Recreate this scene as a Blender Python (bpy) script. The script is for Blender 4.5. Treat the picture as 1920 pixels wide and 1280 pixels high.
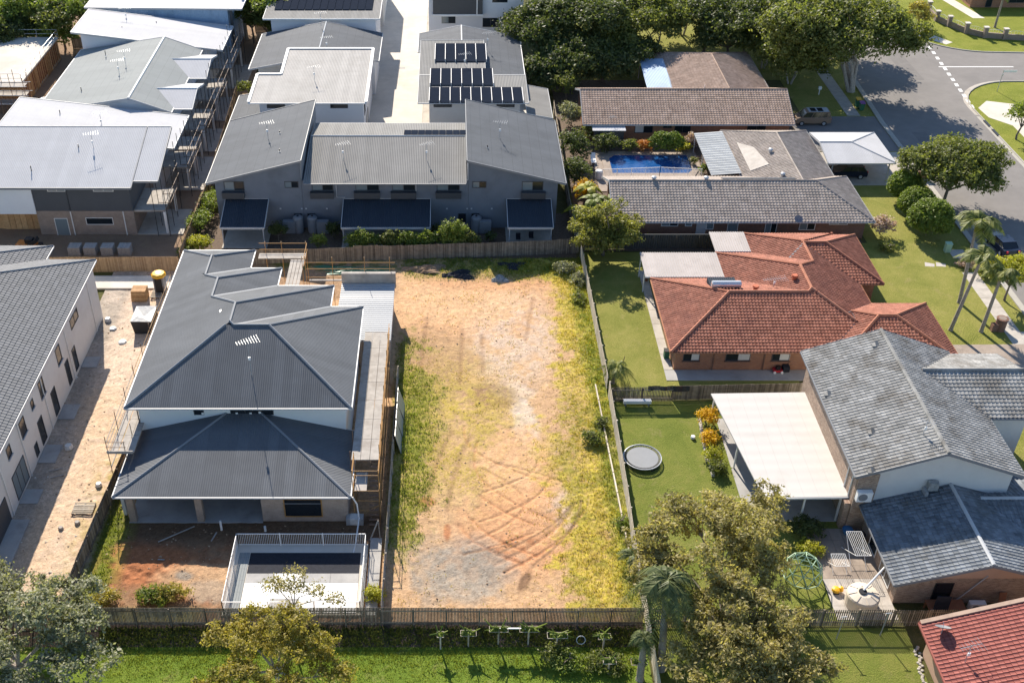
import bpy, bmesh, math, random
import numpy as np
from mathutils import Vector, Matrix
R = math.radians
for _o in list(bpy.data.objects): bpy.data.objects.remove(_o)
scene = bpy.context.scene
C = scene.collection
# ---------------------------------------------------------------- camera
CAM_H, FPX, PPX, PPY, PITCH = 60.0, 2061.0, 845.0, 640.0, R(35.7)
cd = bpy.data.cameras.new('camera'); cam = bpy.data.objects.new('camera', cd); C.objects.link(cam)
cam.location = (0, 0, CAM_H); cam.rotation_euler = (R(90) - PITCH, 0, 0)
cd.sensor_fit = 'HORIZONTAL'; cd.sensor_width = 36; cd.lens = FPX / 1920 * 36
cd.shift_x = (960 - PPX) / 1920; cd.clip_end = 3000; cd.clip_start = 1
scene.camera = cam
# ---------------------------------------------------------------- sky, sun, exposure
SUN_EL, SUN_AZ = R(34.5), R(-15)          # sun stands beyond the scene, a little to the left
w = bpy.data.worlds.new('World'); scene.world = w; w.use_nodes = True
nt = w.node_tree; bg = nt.nodes['Background']; sk = nt.nodes.new('ShaderNodeTexSky')
sk.sky_type = 'NISHITA'; sk.sun_disc = False; sk.dust_density = .3; sk.ozone_density = 3.0; sk.sun_elevation = SUN_EL; sk.sun_rotation = SUN_AZ
nt.links.new(sk.outputs[0], bg.inputs[0]); bg.inputs[1].default_value = 0.1
sd = bpy.data.lights.new('sun', 'SUN'); so = bpy.data.objects.new('sun', sd); C.objects.link(so)
sd.energy = 5.0; sd.angle = R(0.55); sd.color = (1.0, 0.905, 0.775)
_sv = Vector((math.sin(SUN_AZ) * math.cos(SUN_EL), math.cos(SUN_AZ) * math.cos(SUN_EL), math.sin(SUN_EL)))
so.rotation_euler = _sv.to_track_quat('Z', 'Y').to_euler(); so.location = (-60, 130, 120)
vs = scene.view_settings
vs.view_transform = 'Standard'; vs.look = 'None'; vs.gamma = 1; vs.use_curve_mapping = False; vs.exposure = 0.98
# ---------------------------------------------------------------- photo pixel -> place on a level of height z
_s, _c = math.sin(PITCH), math.cos(PITCH)
def P(px, py, z=0.0):
    u = (px - PPX) / FPX; v = (PPY - py) / FPX
    t = (z - CAM_H) / (-_s + _c * v)
    return (u * t, (_c + _s * v) * t, z)
def PX(px, py, z=0.0): return P(px, py, z)[0]
def PY(py, z=0.0): return P(PPX, py, z)[1]
def Qn(X, Y, Z=0.0):
    dz = Z - CAM_H; zc = Y * _c - dz * _s
    return PPX + FPX * X / zc, PPY - FPX * (Y * _s + dz * _c) / zc
rng = np.random.default_rng(7); random.seed(7)
# ---------------------------------------------------------------- materials
M = {}
def _new(name):
    m = bpy.data.materials.new(name); m.use_nodes = True; M[name] = m
    n = m.node_tree; return m, n, n.nodes['Principled BSDF']
def _node(n, t, **k):
    x = n.nodes.new(t)
    for a, b in k.items(): setattr(x, a, b)
    return x
def _math(n, op, a, b=None, c=None):
    x = n.nodes.new('ShaderNodeMath'); x.operation = op
    for i, q in enumerate((a, b, c)):
        if q is None: continue
        if isinstance(q, (int, float)): x.inputs[i].default_value = q
        else: n.links.new(q, x.inputs[i])
    return x.outputs[0]
def _noise(n, scale, detail=4, rough=.55, vec=None, dist=0):
    x = n.nodes.new('ShaderNodeTexNoise'); x.inputs['Scale'].default_value = scale
    x.inputs['Detail'].default_value = detail; x.inputs['Roughness'].default_value = rough; x.inputs['Distortion'].default_value = dist
    if vec is not None: n.links.new(vec, x.inputs['Vector'])
    return x.outputs['Fac']
def _pos(n): return n.nodes.new('ShaderNodeNewGeometry')
def _ramp(n, fac, stops):
    x = n.nodes.new('ShaderNodeValToRGB'); n.links.new(fac, x.inputs[0])
    e = x.color_ramp.elements
    while len(e) < len(stops): e.new(.5)
    for i, (p, c) in enumerate(stops): e[i].position = p; e[i].color = (*c, 1)
    return x.outputs[0]
def _mix(n, fac, a, b, mode='MIX'):
    x = n.nodes.new('ShaderNodeMix'); x.data_type = 'RGBA'; x.blend_type = mode
    for i, q in ((0, fac), (6, a), (7, b)):
        if isinstance(q, (int, float)): x.inputs[i].default_value = q
        elif isinstance(q, tuple): x.inputs[i].default_value = (*q, 1)
        else: n.links.new(q, x.inputs[i])
    return x.outputs[2]
def _bump(n, h, dist, bs, strength=1.0):
    x = n.nodes.new('ShaderNodeBump'); x.inputs['Distance'].default_value = dist; x.inputs['Strength'].default_value = strength
    n.links.new(h, x.inputs['Height']); n.links.new(x.outputs[0], bs.inputs['Normal'])
def mul(c, k): return tuple(min(1, x * k) for x in c)
def _across(n, g):
    """coordinate running across the fall of a roof or along a wall (x where it faces y, y where it faces x), and the other one"""
    p = _node(n, 'ShaderNodeSeparateXYZ'); q = _node(n, 'ShaderNodeSeparateXYZ')
    n.links.new(g.outputs['Position'], p.inputs[0]); n.links.new(g.outputs['True Normal'], q.inputs[0])
    sel = _math(n, 'GREATER_THAN', _math(n, 'ABSOLUTE', q.outputs[0]), _math(n, 'ABSOLUTE', q.outputs[1]))
    inv = _math(n, 'SUBTRACT', 1, sel)
    a = _math(n, 'ADD', _math(n, 'MULTIPLY', p.outputs[1], sel), _math(n, 'MULTIPLY', p.outputs[0], inv))
    b = _math(n, 'ADD', _math(n, 'MULTIPLY', p.outputs[0], sel), _math(n, 'MULTIPLY', p.outputs[1], inv))
    return a, b, p.outputs[2]
def plain(name, col, rough=.75, var=.12, scale=3, metal=0, bump=0, bscale=30, dirt=None, dscale=.6, spec=.4):
    m, n, b = _new(name); g = _pos(n)
    f = _noise(n, scale, 5, .6, g.outputs['Position'])
    c = _ramp(n, f, [(.3, mul(col, 1 - var)), (.7, mul(col, 1 + var))])
    if dirt:
        f2 = _noise(n, dscale, 6, .65, g.outputs['Position'])
        c = _mix(n, _ramp(n, f2, [(.48, (0, 0, 0)), (.68, (1, 1, 1))]), c, dirt)
    n.links.new(c, b.inputs['Base Color']); b.inputs['Roughness'].default_value = rough; b.inputs['Metallic'].default_value = metal
    b.inputs['Specular IOR Level'].default_value = spec
    if bump: _bump(n, _noise(n, bscale, 4, .6, g.outputs['Position']), bump, b)
    return m
def attr_mat(name, c0, c1, rough=.8, var=.15, scale=4, trans=0, spec=.3, dirt=None, dscale=.5, grain=None, dthr=.5):
    """colour between c0 and c1 by the per-piece attribute rnd, with grain on top"""
    m, n, b = _new(name); g = _pos(n); a = _node(n, 'ShaderNodeAttribute', attribute_name='rnd')
    stops = [(0, c0), (1, c1)] if not grain else [(0, c0), (.5, grain), (1, c1)]
    c = _ramp(n, a.outputs['Fac'], stops)
    f = _noise(n, scale, 5, .6, g.outputs['Position'])
    c = _mix(n, 1.0, c, _ramp(n, f, [(.3, (1 - var,) * 3), (.7, (1 + var,) * 3)]), 'MULTIPLY')
    if dirt:
        f2 = _noise(n, dscale, 7, .7, g.outputs['Position'])
        c = _mix(n, _ramp(n, f2, [(dthr, (0, 0, 0)), (dthr + .16, (.85,) * 3)]), c, dirt)
    n.links.new(c, b.inputs['Base Color']); b.inputs['Roughness'].default_value = rough; b.inputs['Specular IOR Level'].default_value = spec
    if trans:
        t = _node(n, 'ShaderNodeBsdfTranslucent'); mx = _node(n, 'ShaderNodeMixShader'); mx.inputs[0].default_value = trans
        n.links.new(_mix(n, 1.0, c, (1.5, 1.55, .75), 'MULTIPLY'), t.inputs[0])
        n.links.new(b.outputs[0], mx.inputs[1]); n.links.new(t.outputs[0], mx.inputs[2])
        n.links.new(mx.outputs[0], n.nodes['Material Output'].inputs[0])
    return m
def metal_roof(name, col, pitch=.1, depth=.012, rough=.45, var=.06, sheet=.78, dirt=None, lines=.1):
    """pressed sheet metal: ribs run down the fall, lap joints every few ribs"""
    m, n, b = _new(name); g = _pos(n); a, o, z = _across(n, g)
    ph = _math(n, 'MULTIPLY', a, 2 * math.pi / pitch)
    wv = _math(n, 'SINE', ph)
    f = _noise(n, .5, 6, .6, g.outputs['Position'])
    c = _ramp(n, f, [(.3, mul(col, 1 - var)), (.7, mul(col, 1 + var))])
    wn = _node(n, 'ShaderNodeTexWhiteNoise', noise_dimensions='1D')
    n.links.new(_math(n, 'FLOOR', _math(n, 'DIVIDE', a, sheet)), wn.inputs['W'])
    c = _mix(n, 1.0, c, _ramp(n, wn.outputs[0], [(0, (1 - var,) * 3), (1, (1 + var,) * 3)]), 'MULTIPLY')
    # screw rows across the sheets
    fr = _math(n, 'FRACT', _math(n, 'DIVIDE', o, 1.1))
    c = _mix(n, _math(n, 'MULTIPLY', _math(n, 'LESS_THAN', fr, .05), lines), c, mul(col, .55))
    if dirt:
        f2 = _noise(n, .35, 7, .7, g.outputs['Position'])
        c = _mix(n, _ramp(n, f2, [(.5, (0, 0, 0)), (.72, (.8,) * 3)]), c, dirt)
    n.links.new(c, b.inputs['Base Color']); b.inputs['Roughness'].default_value = rough; b.inputs['Specular IOR Level'].default_value = .12
    _bump(n, wv, depth, b)
    return m
def brick(name, c1, c2, mortar, bw=.24, bh=.085, rough=.85):
    m, n, b = _new(name); g = _pos(n); a, o, z = _across(n, g)
    cv = _node(n, 'ShaderNodeCombineXYZ'); n.links.new(a, cv.inputs[0]); n.links.new(z, cv.inputs[1])
    t = _node(n, 'ShaderNodeTexBrick'); n.links.new(cv.outputs[0], t.inputs[0])
    t.inputs['Color1'].default_value = (*c1, 1); t.inputs['Color2'].default_value = (*c2, 1); t.inputs['Mortar'].default_value = (*mortar, 1)
    t.inputs['Scale'].default_value = 1; t.inputs['Brick Width'].default_value = bw; t.inputs['Row Height'].default_value = bh; t.inputs['Mortar Size'].default_value = .009
    f = _noise(n, 1.2, 5, .6, g.outputs['Position'])
    c = _mix(n, 1.0, t.outputs[0], _ramp(n, f, [(.3, (.85,) * 3), (.7, (1.12,) * 3)]), 'MULTIPLY')
    n.links.new(c, b.inputs['Base Color']); b.inputs['Roughness'].default_value = rough
    _bump(n, t.outputs['Fac'], -.006, b)
    return m
def glassy(name, col, rough=.08):
    m, n, b = _new(name); g = _pos(n)
    b.inputs['Base Color'].default_value = (*col, 1); b.inputs['Roughness'].default_value = rough; b.inputs['Specular IOR Level'].default_value = .6
    return m
def lawn(name, stops, s1=.35, s2=6, bump=.05, dry=(.36, .28, .14), da=.55):
    m, n, b = _new(name); g = _pos(n)
    f1 = _noise(n, s1, 8, .68, g.outputs['Position'], .4); f2 = _noise(n, s2, 6, .8, g.outputs['Position'])
    f = _math(n, 'ADD', _math(n, 'MULTIPLY', f1, .58), _math(n, 'MULTIPLY', f2, .42))
    c = _ramp(n, f, stops)
    f3 = _noise(n, .75, 8, .72, g.outputs['Position'], .6); c = _mix(n, _ramp(n, f3, [(.56, (0,)*3), (.74, (da,)*3)]), c, dry)
    f4 = _noise(n, 16, 4, .8, g.outputs['Position']); c = _mix(n, 1.0, c, _ramp(n, f4, [(.3, (.72,)*3), (.7, (1.22,)*3)]), 'MULTIPLY')
    n.links.new(c, b.inputs['Base Color']); b.inputs['Roughness'].default_value = .95; b.inputs['Specular IOR Level'].default_value = .1
    _bump(n, _noise(n, 9, 6, .75, g.outputs['Position']), bump*3, b)
    return m

metal_roof('roof_charcoal', (.115, .122, .132), .17, .011, .6, .09, dirt=(.098, .103, .11))
metal_roof('roof_slate', (.108, .117, .13), .2, .02, .7, dirt=(.088, .095, .105), lines=.45)
metal_roof('roof_pale', (.37, .355, .335), .19, .016, .7, dirt=(.29, .275, .255), lines=.3)
metal_roof('roof_silver', (.23, .225, .215), .19, .026, .7, .07)
metal_roof('roof_white', (.46, .462, .475), .19, .012, .75, .035, lines=.12, dirt=(.42, .422, .435))
metal_roof('roof_sage', (.24, .257, .257), .19, .014, .7, .04, lines=.3)
metal_roof('roof_patio', (.42, .385, .365), .3, .0, .6, .06, dirt=(.30, .27, .25))
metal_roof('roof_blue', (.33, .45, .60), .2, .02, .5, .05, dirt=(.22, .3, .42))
metal_roof('roof_navy', (.035, .045, .06), .2, .02, .8)
plain('panel_dark', (.012, .018, .032), .95, .1, 2, spec=.02)
metal_roof('roof_cream', (.50, .475, .445), 1.1, .004, .5, .015, dirt=(.45, .425, .39), lines=.2)
metal_roof('zinc', (.46, .48, .485), .2, .02, .55, .06)
metal_roof('fence_steel', (.10, .095, .09), .24, .03, .5, .08)
attr_mat('tile_terracotta', (.23, .085, .054), (.325, .135, .09), .85, .28, 1.6, dirt=(.19, .072, .052), dscale=.5, dthr=.53)
attr_mat('tile_terracotta_old', (.34, .135, .08), (.40, .17, .105), .85, .2, 2)
attr_mat('tile_red', (.235, .072, .058), (.30, .10, .08), .8, .15, 2)
attr_mat('tile_brown', (.30, .215, .165), (.40, .295, .235), .9, .25, 1.2, dirt=(.19, .145, .115), dscale=.6, dthr=.54)
attr_mat('tile_taupe', (.275, .235, .205), (.36, .31, .27), .9, .22, 1.2, dirt=(.18, .165, .15), dscale=.6, dthr=.54)
attr_mat('tile_grey', (.125, .138, .152), (.205, .222, .24), .85, .3, 1.0, dirt=(.11, .11, .105), dscale=.45)
attr_mat('tile_lichen', (.20, .20, .193), (.30, .298, .288), .9, .3, .9, dirt=(.125, .112, .095), dscale=.42, dthr=.5)
attr_mat('tile_slate', (.115, .12, .128), (.15, .155, .165), .75, .1, 2)
attr_mat('paling', (.12, .095, .072), (.30, .245, .185), .9, .25, 3)
attr_mat('paling_new', (.29, .185, .10), (.46, .315, .18), .85, .2, 3)
attr_mat('paling_pale', (.44, .385, .30), (.64, .57, .46), .9, .2, 3)
attr_mat('timber', (.36, .20, .09), (.58, .37, .19), .8, .2, 4)
attr_mat('timber_grey', (.26, .22, .17), (.46, .41, .34), .9, .2, 4)
brick('brick_orange', (.34, .14, .062), (.26, .10, .047), (.36, .29, .23))
brick('brick_brown', (.19, .085, .05), (.13, .06, .04), (.24, .19, .16))
brick('brick_tan', (.40, .30, .235), (.33, .24, .185), (.42, .37, .32))
brick('brick_mottled', (.40, .285, .205), (.22, .135, .095), (.42, .36, .29))
brick('brick_mauve', (.27, .205, .165), (.23, .165, .125), (.34, .30, .265))
plain('render_white', (.62, .60, .57), .85, .05, .7, dirt=(.54, .51, .475), dscale=.35)
plain('render_grey', (.145, .163, .19), .85, .08, .6, dirt=(.122, .137, .158), dscale=.5)
plain('render_dark', (.075, .08, .088), .85, .06, .6)
plain('wall_white', (.68, .69, .71), .8, .03, .7)
plain('cladding', (.70, .71, .69), .7, .03, 1)
plain('trim_white', (.70, .69, .67), .6, .03, 2)
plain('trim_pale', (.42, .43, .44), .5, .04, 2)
plain('trim_dark', (.05, .055, .062), .5, .05, 2)
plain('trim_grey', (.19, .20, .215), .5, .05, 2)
plain('concrete', (.42, .385, .335), .9, .1, 1.2, dirt=(.33, .295, .25), dscale=.5, bump=.004)
plain('concrete_light', (.55, .505, .44), .9, .07, .8, dirt=(.46, .42, .36), dscale=.22, bump=.004)
plain('concrete_grey', (.36, .35, .335), .9, .12, 1.6, dirt=(.27, .26, .245), dscale=.8)
plain('asphalt', (.185, .172, .162), .9, .09, .5, dirt=(.155, .145, .137), dscale=.12, bump=.006, bscale=40)
plain('asphalt_dark', (.155, .145, .138), .9, .12, .8)
plain('line_paint', (.72, .72, .7), .7, .08, 6)
plain('kerb', (.36, .34, .30), .9, .1, 2)
plain('path', (.42, .385, .345), .9, .12, 1.5, dirt=(.33, .30, .265), dscale=.6)
plain('paving', (.30, .245, .20), .9, .12, 1.8, dirt=(.22, .18, .15), dscale=.7)
plain('bark', (.17, .135, .105), .95, .3, 5, bump=.03, bscale=10)
plain('bark_pale', (.36, .32, .28), .95, .3, 4, bump=.02, bscale=10)
plain('bark_palm', (.28, .245, .20), .95, .25, 5, bump=.02, bscale=12)
plain('soil_dark', (.07, .05, .035), .95, .25, 3, bump=.05, bscale=5)
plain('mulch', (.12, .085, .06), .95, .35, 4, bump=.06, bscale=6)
plain('galv', (.45, .46, .47), .4, .08, 5, metal=.4)
plain('steel_white', (.75, .75, .74), .4, .03, 5)
plain('steel_black', (.02, .02, .022), .45, .1, 5)
plain('steel_orange', (.36, .19, .06), .5, .18, 3)
plain('steel_rust', (.20, .12, .075), .6, .25, 6)
plain('plank', (.36, .33, .295), .9, .14, 2, dirt=(.27, .24, .21), dscale=.8)
plain('plastic_yellow', (.75, .40, .02), .4, .05, 4)
plain('plastic_purple', (.22, .07, .25), .45, .05, 4)
plain('plastic_green', (.03, .13, .07), .45, .08, 4)
plain('plastic_blue', (.05, .16, .32), .4, .08, 4)
plain('plastic_red', (.42, .03, .04), .4, .06, 4)
plain('digger_orange', (.62, .20, .035), .45, .1, 4)
plain('rubber', (.018, .018, .018), .8, .1, 5)
plain('net_black', (.03, .03, .032), .7, .05, 3)
plain('mat_grey', (.20, .21, .22), .6, .05, 2)
plain('wrap', (.62, .61, .58), .5, .12, 4, bump=.04, bscale=4)
plain('stone_grey', (.30, .30, .29), .95, .3, 5, bump=.05, bscale=8)
plain('tank_cream', (.60, .52, .42), .6, .05, 3)
plain('soffit', (.55, .55, .54), .8, .03, 3)
plain('render_peach', (.50, .33, .235), .85, .05, 1)
plain('pot', (.26, .11, .055), .85, .15, 4)
plain('dome_green', (.36, .50, .34), .5, .05, 4)
plain('blind_white', (.55, .55, .52), .7, .04, 3)
plain('hwater_steel', (.62, .62, .62), .25, .03, 4, metal=.5)
plain('vent_terracotta', (.44, .115, .05), .7, .1, 4)
plain('paint_navy', (.012, .018, .035), .25, .02, 4)
plain('paint_bronze', (.26, .185, .13), .3, .04, 4)
plain('paint_silver', (.45, .47, .49), .3, .02, 4, metal=.3)
plain('brick_stack', (.36, .33, .30), .9, .2, 8)
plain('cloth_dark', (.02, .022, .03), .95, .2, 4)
glassy('glass', (.015, .02, .026)); glassy('glass_blind', (.30, .32, .33), .25); glassy('solar', (.012, .018, .03), .6)
glassy('glass_pale', (.16, .20, .22), .12)
lawn('lawn_yellow', [(.28, (.13, .15, .028)), (.44, (.215, .225, .05)), (.57, (.29, .275, .075)), (.73, (.39, .32, .14))])
lawn('lawn_green', [(.3, (.11, .145, .024)), (.48, (.175, .205, .04)), (.62, (.245, .24, .062)), (.78, (.33, .275, .11))])
lawn('lawn_fresh', [(.28, (.095, .15, .018)), (.5, (.155, .225, .030)), (.72, (.235, .27, .05)), (.85, (.28, .26, .07))])
lawn('lawn_lime', [(.3, (.14, .17, .024)), (.48, (.21, .235, .038)), (.62, (.27, .275, .055)), (.78, (.33, .29, .09))], da=.3)
lawn('ground_rough', [(.25, (.055, .065, .022)), (.5, (.10, .10, .035)), (.75, (.17, .14, .07))])
lawn('dirt_rough', [(.25, (.20, .135, .09)), (.5, (.31, .215, .145)), (.75, (.42, .31, .22))])
LEAF = {}
def leafmat(name, c0, c1, trans=.3, grain=None):
    attr_mat(name, c0, c1, .55, .22, .7, trans, .35, grain=grain)
leafmat('leaf_olive', (.17, .155, .055), (.47, .40, .185), .45)
leafmat('leaf_silver', (.13, .145, .08), (.36, .355, .24), .36)
leafmat('leaf_gold', (.18, .17, .035), (.43, .345, .09), .45)
leafmat('leaf_dark', (.036, .058, .017), (.135, .155, .05), .42)
leafmat('leaf_mid', (.068, .095, .024), (.225, .235, .068), .46)
leafmat('leaf_round', (.11, .125, .026), (.33, .31, .08), .42)
leafmat('leaf_bright', (.095, .145, .022), (.25, .29, .06), .4)
leafmat('leaf_lime', (.20, .23, .02), (.44, .40, .045), .4)
leafmat('leaf_yellow', (.46, .27, .01), (.65, .42, .02), .35)
leafmat('leaf_orange', (.36, .12, .025), (.52, .24, .035), .35)
leafmat('leaf_pink', (.33, .19, .17), (.55, .45, .39), .3)
leafmat('leaf_hedge', (.085, .135, .016), (.21, .26, .038), .3)
leafmat('leaf_palm', (.08, .11, .022), (.28, .29, .08), .4)
leafmat('leaf_palm_dark', (.06, .09, .03), (.19, .215, .085), .38)
leafmat('grass_wild', (.20, .18, .018), (.48, .35, .045), .42)
leafmat('grass_green', (.10, .145, .018), (.26, .27, .05), .4)
# ---------------------------------------------------------------- building meshes
ROOT = {}
class MB:
    def __init__(s): s.v = []; s.f = []; s.mi = []; s.r = []
    def add(s, vs, fs, mi=0, r=None):
        o = len(s.v); s.v += [tuple(p) for p in vs]; r = random.random() if r is None else r
        for f in fs: s.f.append([o + i for i in f]); s.mi.append(mi); s.r.append(r)
        return s
    def box(s, x0, x1, y0, y1, z0, z1, mi=0, r=None):
        return s.add([(x0,y0,z0),(x1,y0,z0),(x1,y1,z0),(x0,y1,z0),(x0,y0,z1),(x1,y0,z1),(x1,y1,z1),(x0,y1,z1)],
            [(0,3,2,1),(4,5,6,7),(0,1,5,4),(1,2,6,5),(2,3,7,6),(3,0,4,7)], mi, r)
    def bar(s, p, q, wx, wz, mi=0, r=None, up=(0,0,1)):
        p, q = Vector(p), Vector(q); d = (q - p).normalized(); u = Vector(up)
        if abs(d.dot(u)) > .98: u = Vector((0, 1, 0))
        a = d.cross(u).normalized() * wx / 2; b = a.cross(d).normalized() * wz / 2
        vs = [c + sa * a + sb * b for c in (p, q) for sa, sb in ((-1,-1),(1,-1),(1,1),(-1,1))]
        return s.add(vs, [(0,1,2,3),(7,6,5,4),(0,4,5,1),(1,5,6,2),(2,6,7,3),(3,7,4,0)], mi, r)
    def tube(s, pts, rad, n=6, mi=0, r=None, cap=True):
        pts = [Vector(p) for p in pts]; m = len(pts)
        rs = rad if isinstance(rad, (list, tuple)) else [rad] * m
        vs = []; u = None
        for i, p in enumerate(pts):
            d = (pts[min(i+1, m-1)] - pts[max(i-1, 0)]).normalized()
            if u is None: u = d.orthogonal().normalized()
            u = (u - d * u.dot(d)).normalized(); b = d.cross(u)
            vs += [p + (u * math.cos(k*2*math.pi/n) + b * math.sin(k*2*math.pi/n)) * rs[i] for k in range(n)]
        fs = [(i*n+k, i*n+(k+1)%n, (i+1)*n+(k+1)%n, (i+1)*n+k) for i in range(m-1) for k in range(n)]
        if cap: fs += [tuple(range(n))[::-1], tuple(range((m-1)*n, m*n))]
        return s.add(vs, fs, mi, r)
    def cyl(s, x, y, z0, z1, r0, r1=None, n=16, mi=0, r=None):
        return s.tube([(x,y,z0),(x,y,z1)], [r0, r0 if r1 is None else r1], n, mi, r)
    def lathe(s, x, y, prof, n=16, mi=0, r=None):
        vs = [(x + a*math.cos(k*2*math.pi/n), y + a*math.sin(k*2*math.pi/n), z) for a, z in prof for k in range(n)]
        m = len(prof)
        fs = [(i*n+k, i*n+(k+1)%n, (i+1)*n+(k+1)%n, (i+1)*n+k) for i in range(m-1) for k in range(n)]
        fs += [tuple(range(n))[::-1], tuple(range((m-1)*n, m*n))]
        return s.add(vs, fs, mi, r)
    def prism(s, pts, z0, z1, mi=0, r=None):
        n = len(pts); vs = [(x, y, z0) for x, y in pts] + [(x, y, z1) for x, y in pts]
        ar = sum(pts[i][0]*pts[(i+1)%n][1] - pts[(i+1)%n][0]*pts[i][1] for i in range(n))
        t = tuple(range(n)); fs = [t[::-1], tuple(i+n for i in t)] + [(i, (i+1)%n, (i+1)%n+n, i+n) for i in range(n)]
        if ar < 0: fs = [f[::-1] for f in fs]
        return s.add(vs, fs, mi, r)
    def slab(s, poly, th, mi=0, r=None):
        """a plate: 3-D polygon (top face) given a thickness straight down"""
        n = len(poly); vs = list(poly) + [(x, y, z - th) for x, y, z in poly]
        nz = sum(poly[i][0]*poly[(i+1)%n][1] - poly[(i+1)%n][0]*poly[i][1] for i in range(n))
        t = tuple(range(n)); fs = [t, tuple(i+n for i in t)[::-1]] + [(i, i+n, (i+1)%n+n, (i+1)%n) for i in range(n)]
        if nz < 0: fs = [f[::-1] for f in fs]
        return s.add(vs, fs, mi, r)
    def poly(s, pts, mi=0, r=None): return s.add(pts, [tuple(range(len(pts)))], mi, r)
    def build(s, name, mats, parent=None, kind=None, label=None, cat=None, group=None, smooth=False, origin=None):
        if isinstance(mats, str): mats = [mats]
        v = np.array(s.v, dtype=np.float32).reshape(-1, 3)
        if parent is not None: org = np.array(ROOT[parent.name], dtype=np.float32)
        elif origin is not None: org = np.array(origin, dtype=np.float32)
        elif kind in ('structure', 'stuff') and cat is None: org = np.zeros(3, dtype=np.float32)
        else:
            org = np.array([(v[:,0].min()+v[:,0].max())/2, (v[:,1].min()+v[:,1].max())/2, v[:,2].min()], dtype=np.float32)
        me = bpy.data.meshes.new(name); me.from_pydata((v - org).tolist(), [], s.f)
        me.polygons.foreach_set('material_index', s.mi)
        if smooth: me.polygons.foreach_set('use_smooth', [True] * len(s.f))
        a = me.attributes.new('rnd', 'FLOAT', 'FACE'); a.data.foreach_set('value', s.r)
        for m in mats: me.materials.append(M[m])
        return link(name, me, parent, kind, label, cat, group, org)
def link(name, me, parent=None, kind=None, label=None, cat=None, group=None, org=(0,0,0)):
    o = bpy.data.objects.new(name, me); C.objects.link(o)
    if parent is not None: o.parent = parent; ROOT[o.name] = ROOT[parent.name]
    else: o.location = tuple(float(q) for q in org); ROOT[o.name] = tuple(float(q) for q in org)
    return tag(o, label, cat, group, kind)
def tag(o, label=None, cat=None, group=None, kind=None):
    for k, q in (('label', label), ('category', cat), ('group', group), ('kind', kind)):
        if q: o[k] = q
    return o
def thing(name, label, cat, loc, group=None):
    o = bpy.data.objects.new(name, None); C.objects.link(o); o.location = loc; o.empty_display_size = .3
    ROOT[o.name] = tuple(float(q) for q in loc)
    return tag(o, label, cat, group)
def copy_tree(src, loc, rotz=0, label=None, parent=None, scale=None):
    o = src.copy(); C.objects.link(o)
    if parent is None:
        o.location = loc; o.rotation_euler = (0, 0, rotz); ROOT[o.name] = tuple(loc)
        if label: o['label'] = label
        if scale: o.scale = (scale,)*3
    else: o.parent = parent
    for ch in src.children: copy_tree(ch, None, parent=o)
    return o
def fastmesh(name, V, F4, rnd, mat, parent=None, **k):
    """big quad meshes straight from arrays; V (n,3), F4 (m,4)"""
    org = np.array(ROOT[parent.name]) if parent is not None else np.array(k.pop('origin', (0,0,0)), dtype=float)
    me = bpy.data.meshes.new(name); n, m = len(V), len(F4)
    me.vertices.add(n); me.vertices.foreach_set('co', (V - org).astype(np.float32).ravel())
    q = F4.shape[1]
    me.loops.add(m * q); me.loops.foreach_set('vertex_index', F4.astype(np.int32).ravel())
    me.polygons.add(m); me.polygons.foreach_set('loop_start', np.arange(0, m * q, q, dtype=np.int32))
    me.update(calc_edges=True)
    if rnd is not None:
        a = me.attributes.new('rnd', 'FLOAT', 'FACE'); a.data.foreach_set('value', rnd.astype(np.float32))
    me.materials.append(M[mat])
    return link(name, me, parent, org=org, **k)
# ---------------------------------------------------------------- roofs: upper envelope of hipped, gabled or skillion rectangles
class Rect:
    """x0,x1,y0,y1 at the eaves, eave height, slope; sides = eaves the roof falls to ('S','N','W','E')"""
    def __init__(s, x0, x1, y0, y1, z, t, sides='SNWE'): s.b = (x0, x1, y0, y1); s.z = z; s.t = t; s.sides = sides
    def dist(s, side, p):
        x0, x1, y0, y1 = s.b
        return {'W': p[0]-x0, 'E': x1-p[0], 'S': p[1]-y0, 'N': y1-p[1]}[side]
    def has(s, p, e=1e-6):
        x0, x1, y0, y1 = s.b; return x0-e <= p[0] <= x1+e and y0-e <= p[1] <= y1+e
    def plane(s, side):                       # z = a x + b y + c
        x0, x1, y0, y1 = s.b; t = s.t
        return {'W': (t,0,s.z-t*x0), 'E': (-t,0,s.z+t*x1), 'S': (0,t,s.z-t*y0), 'N': (0,-t,s.z+t*y1)}[side]
def _zp(pl, p): return pl[0]*p[0] + pl[1]*p[1] + pl[2]
def roof_eval(rects, p):
    best = None
    for i, r in enumerate(rects):
        if not r.has(p): continue
        z, sd = min(((r.z + r.t*r.dist(q, p)), q) for q in sorted(r.sides))
        if best is None or z > best[0] + 1e-7: best = (z, i, sd)
    return best
def _split(poly, line):
    a, b, c = line; A = []; B = []; n = len(poly)
    for i in range(n):
        p, q = poly[i], poly[(i+1) % n]; dp = a*p[0]+b*p[1]+c; dq = a*q[0]+b*q[1]+c
        if dp >= -1e-7: A.append(p)
        if dp <= 1e-7: B.append(p)
        if dp*dq < 0 and abs(dp) > 1e-7 and abs(dq) > 1e-7:
            t = dp/(dp-dq); x = (p[0]+t*(q[0]-p[0]), p[1]+t*(q[1]-p[1])); A.append(x); B.append(x)
    f = lambda P_: P_ if len(P_) > 2 and abs(_area(P_)) > 1e-4 else None
    return f(A), f(B)
def _area(p): return sum(p[i][0]*p[(i+1)%len(p)][1]-p[(i+1)%len(p)][0]*p[i][1] for i in range(len(p)))/2
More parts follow.
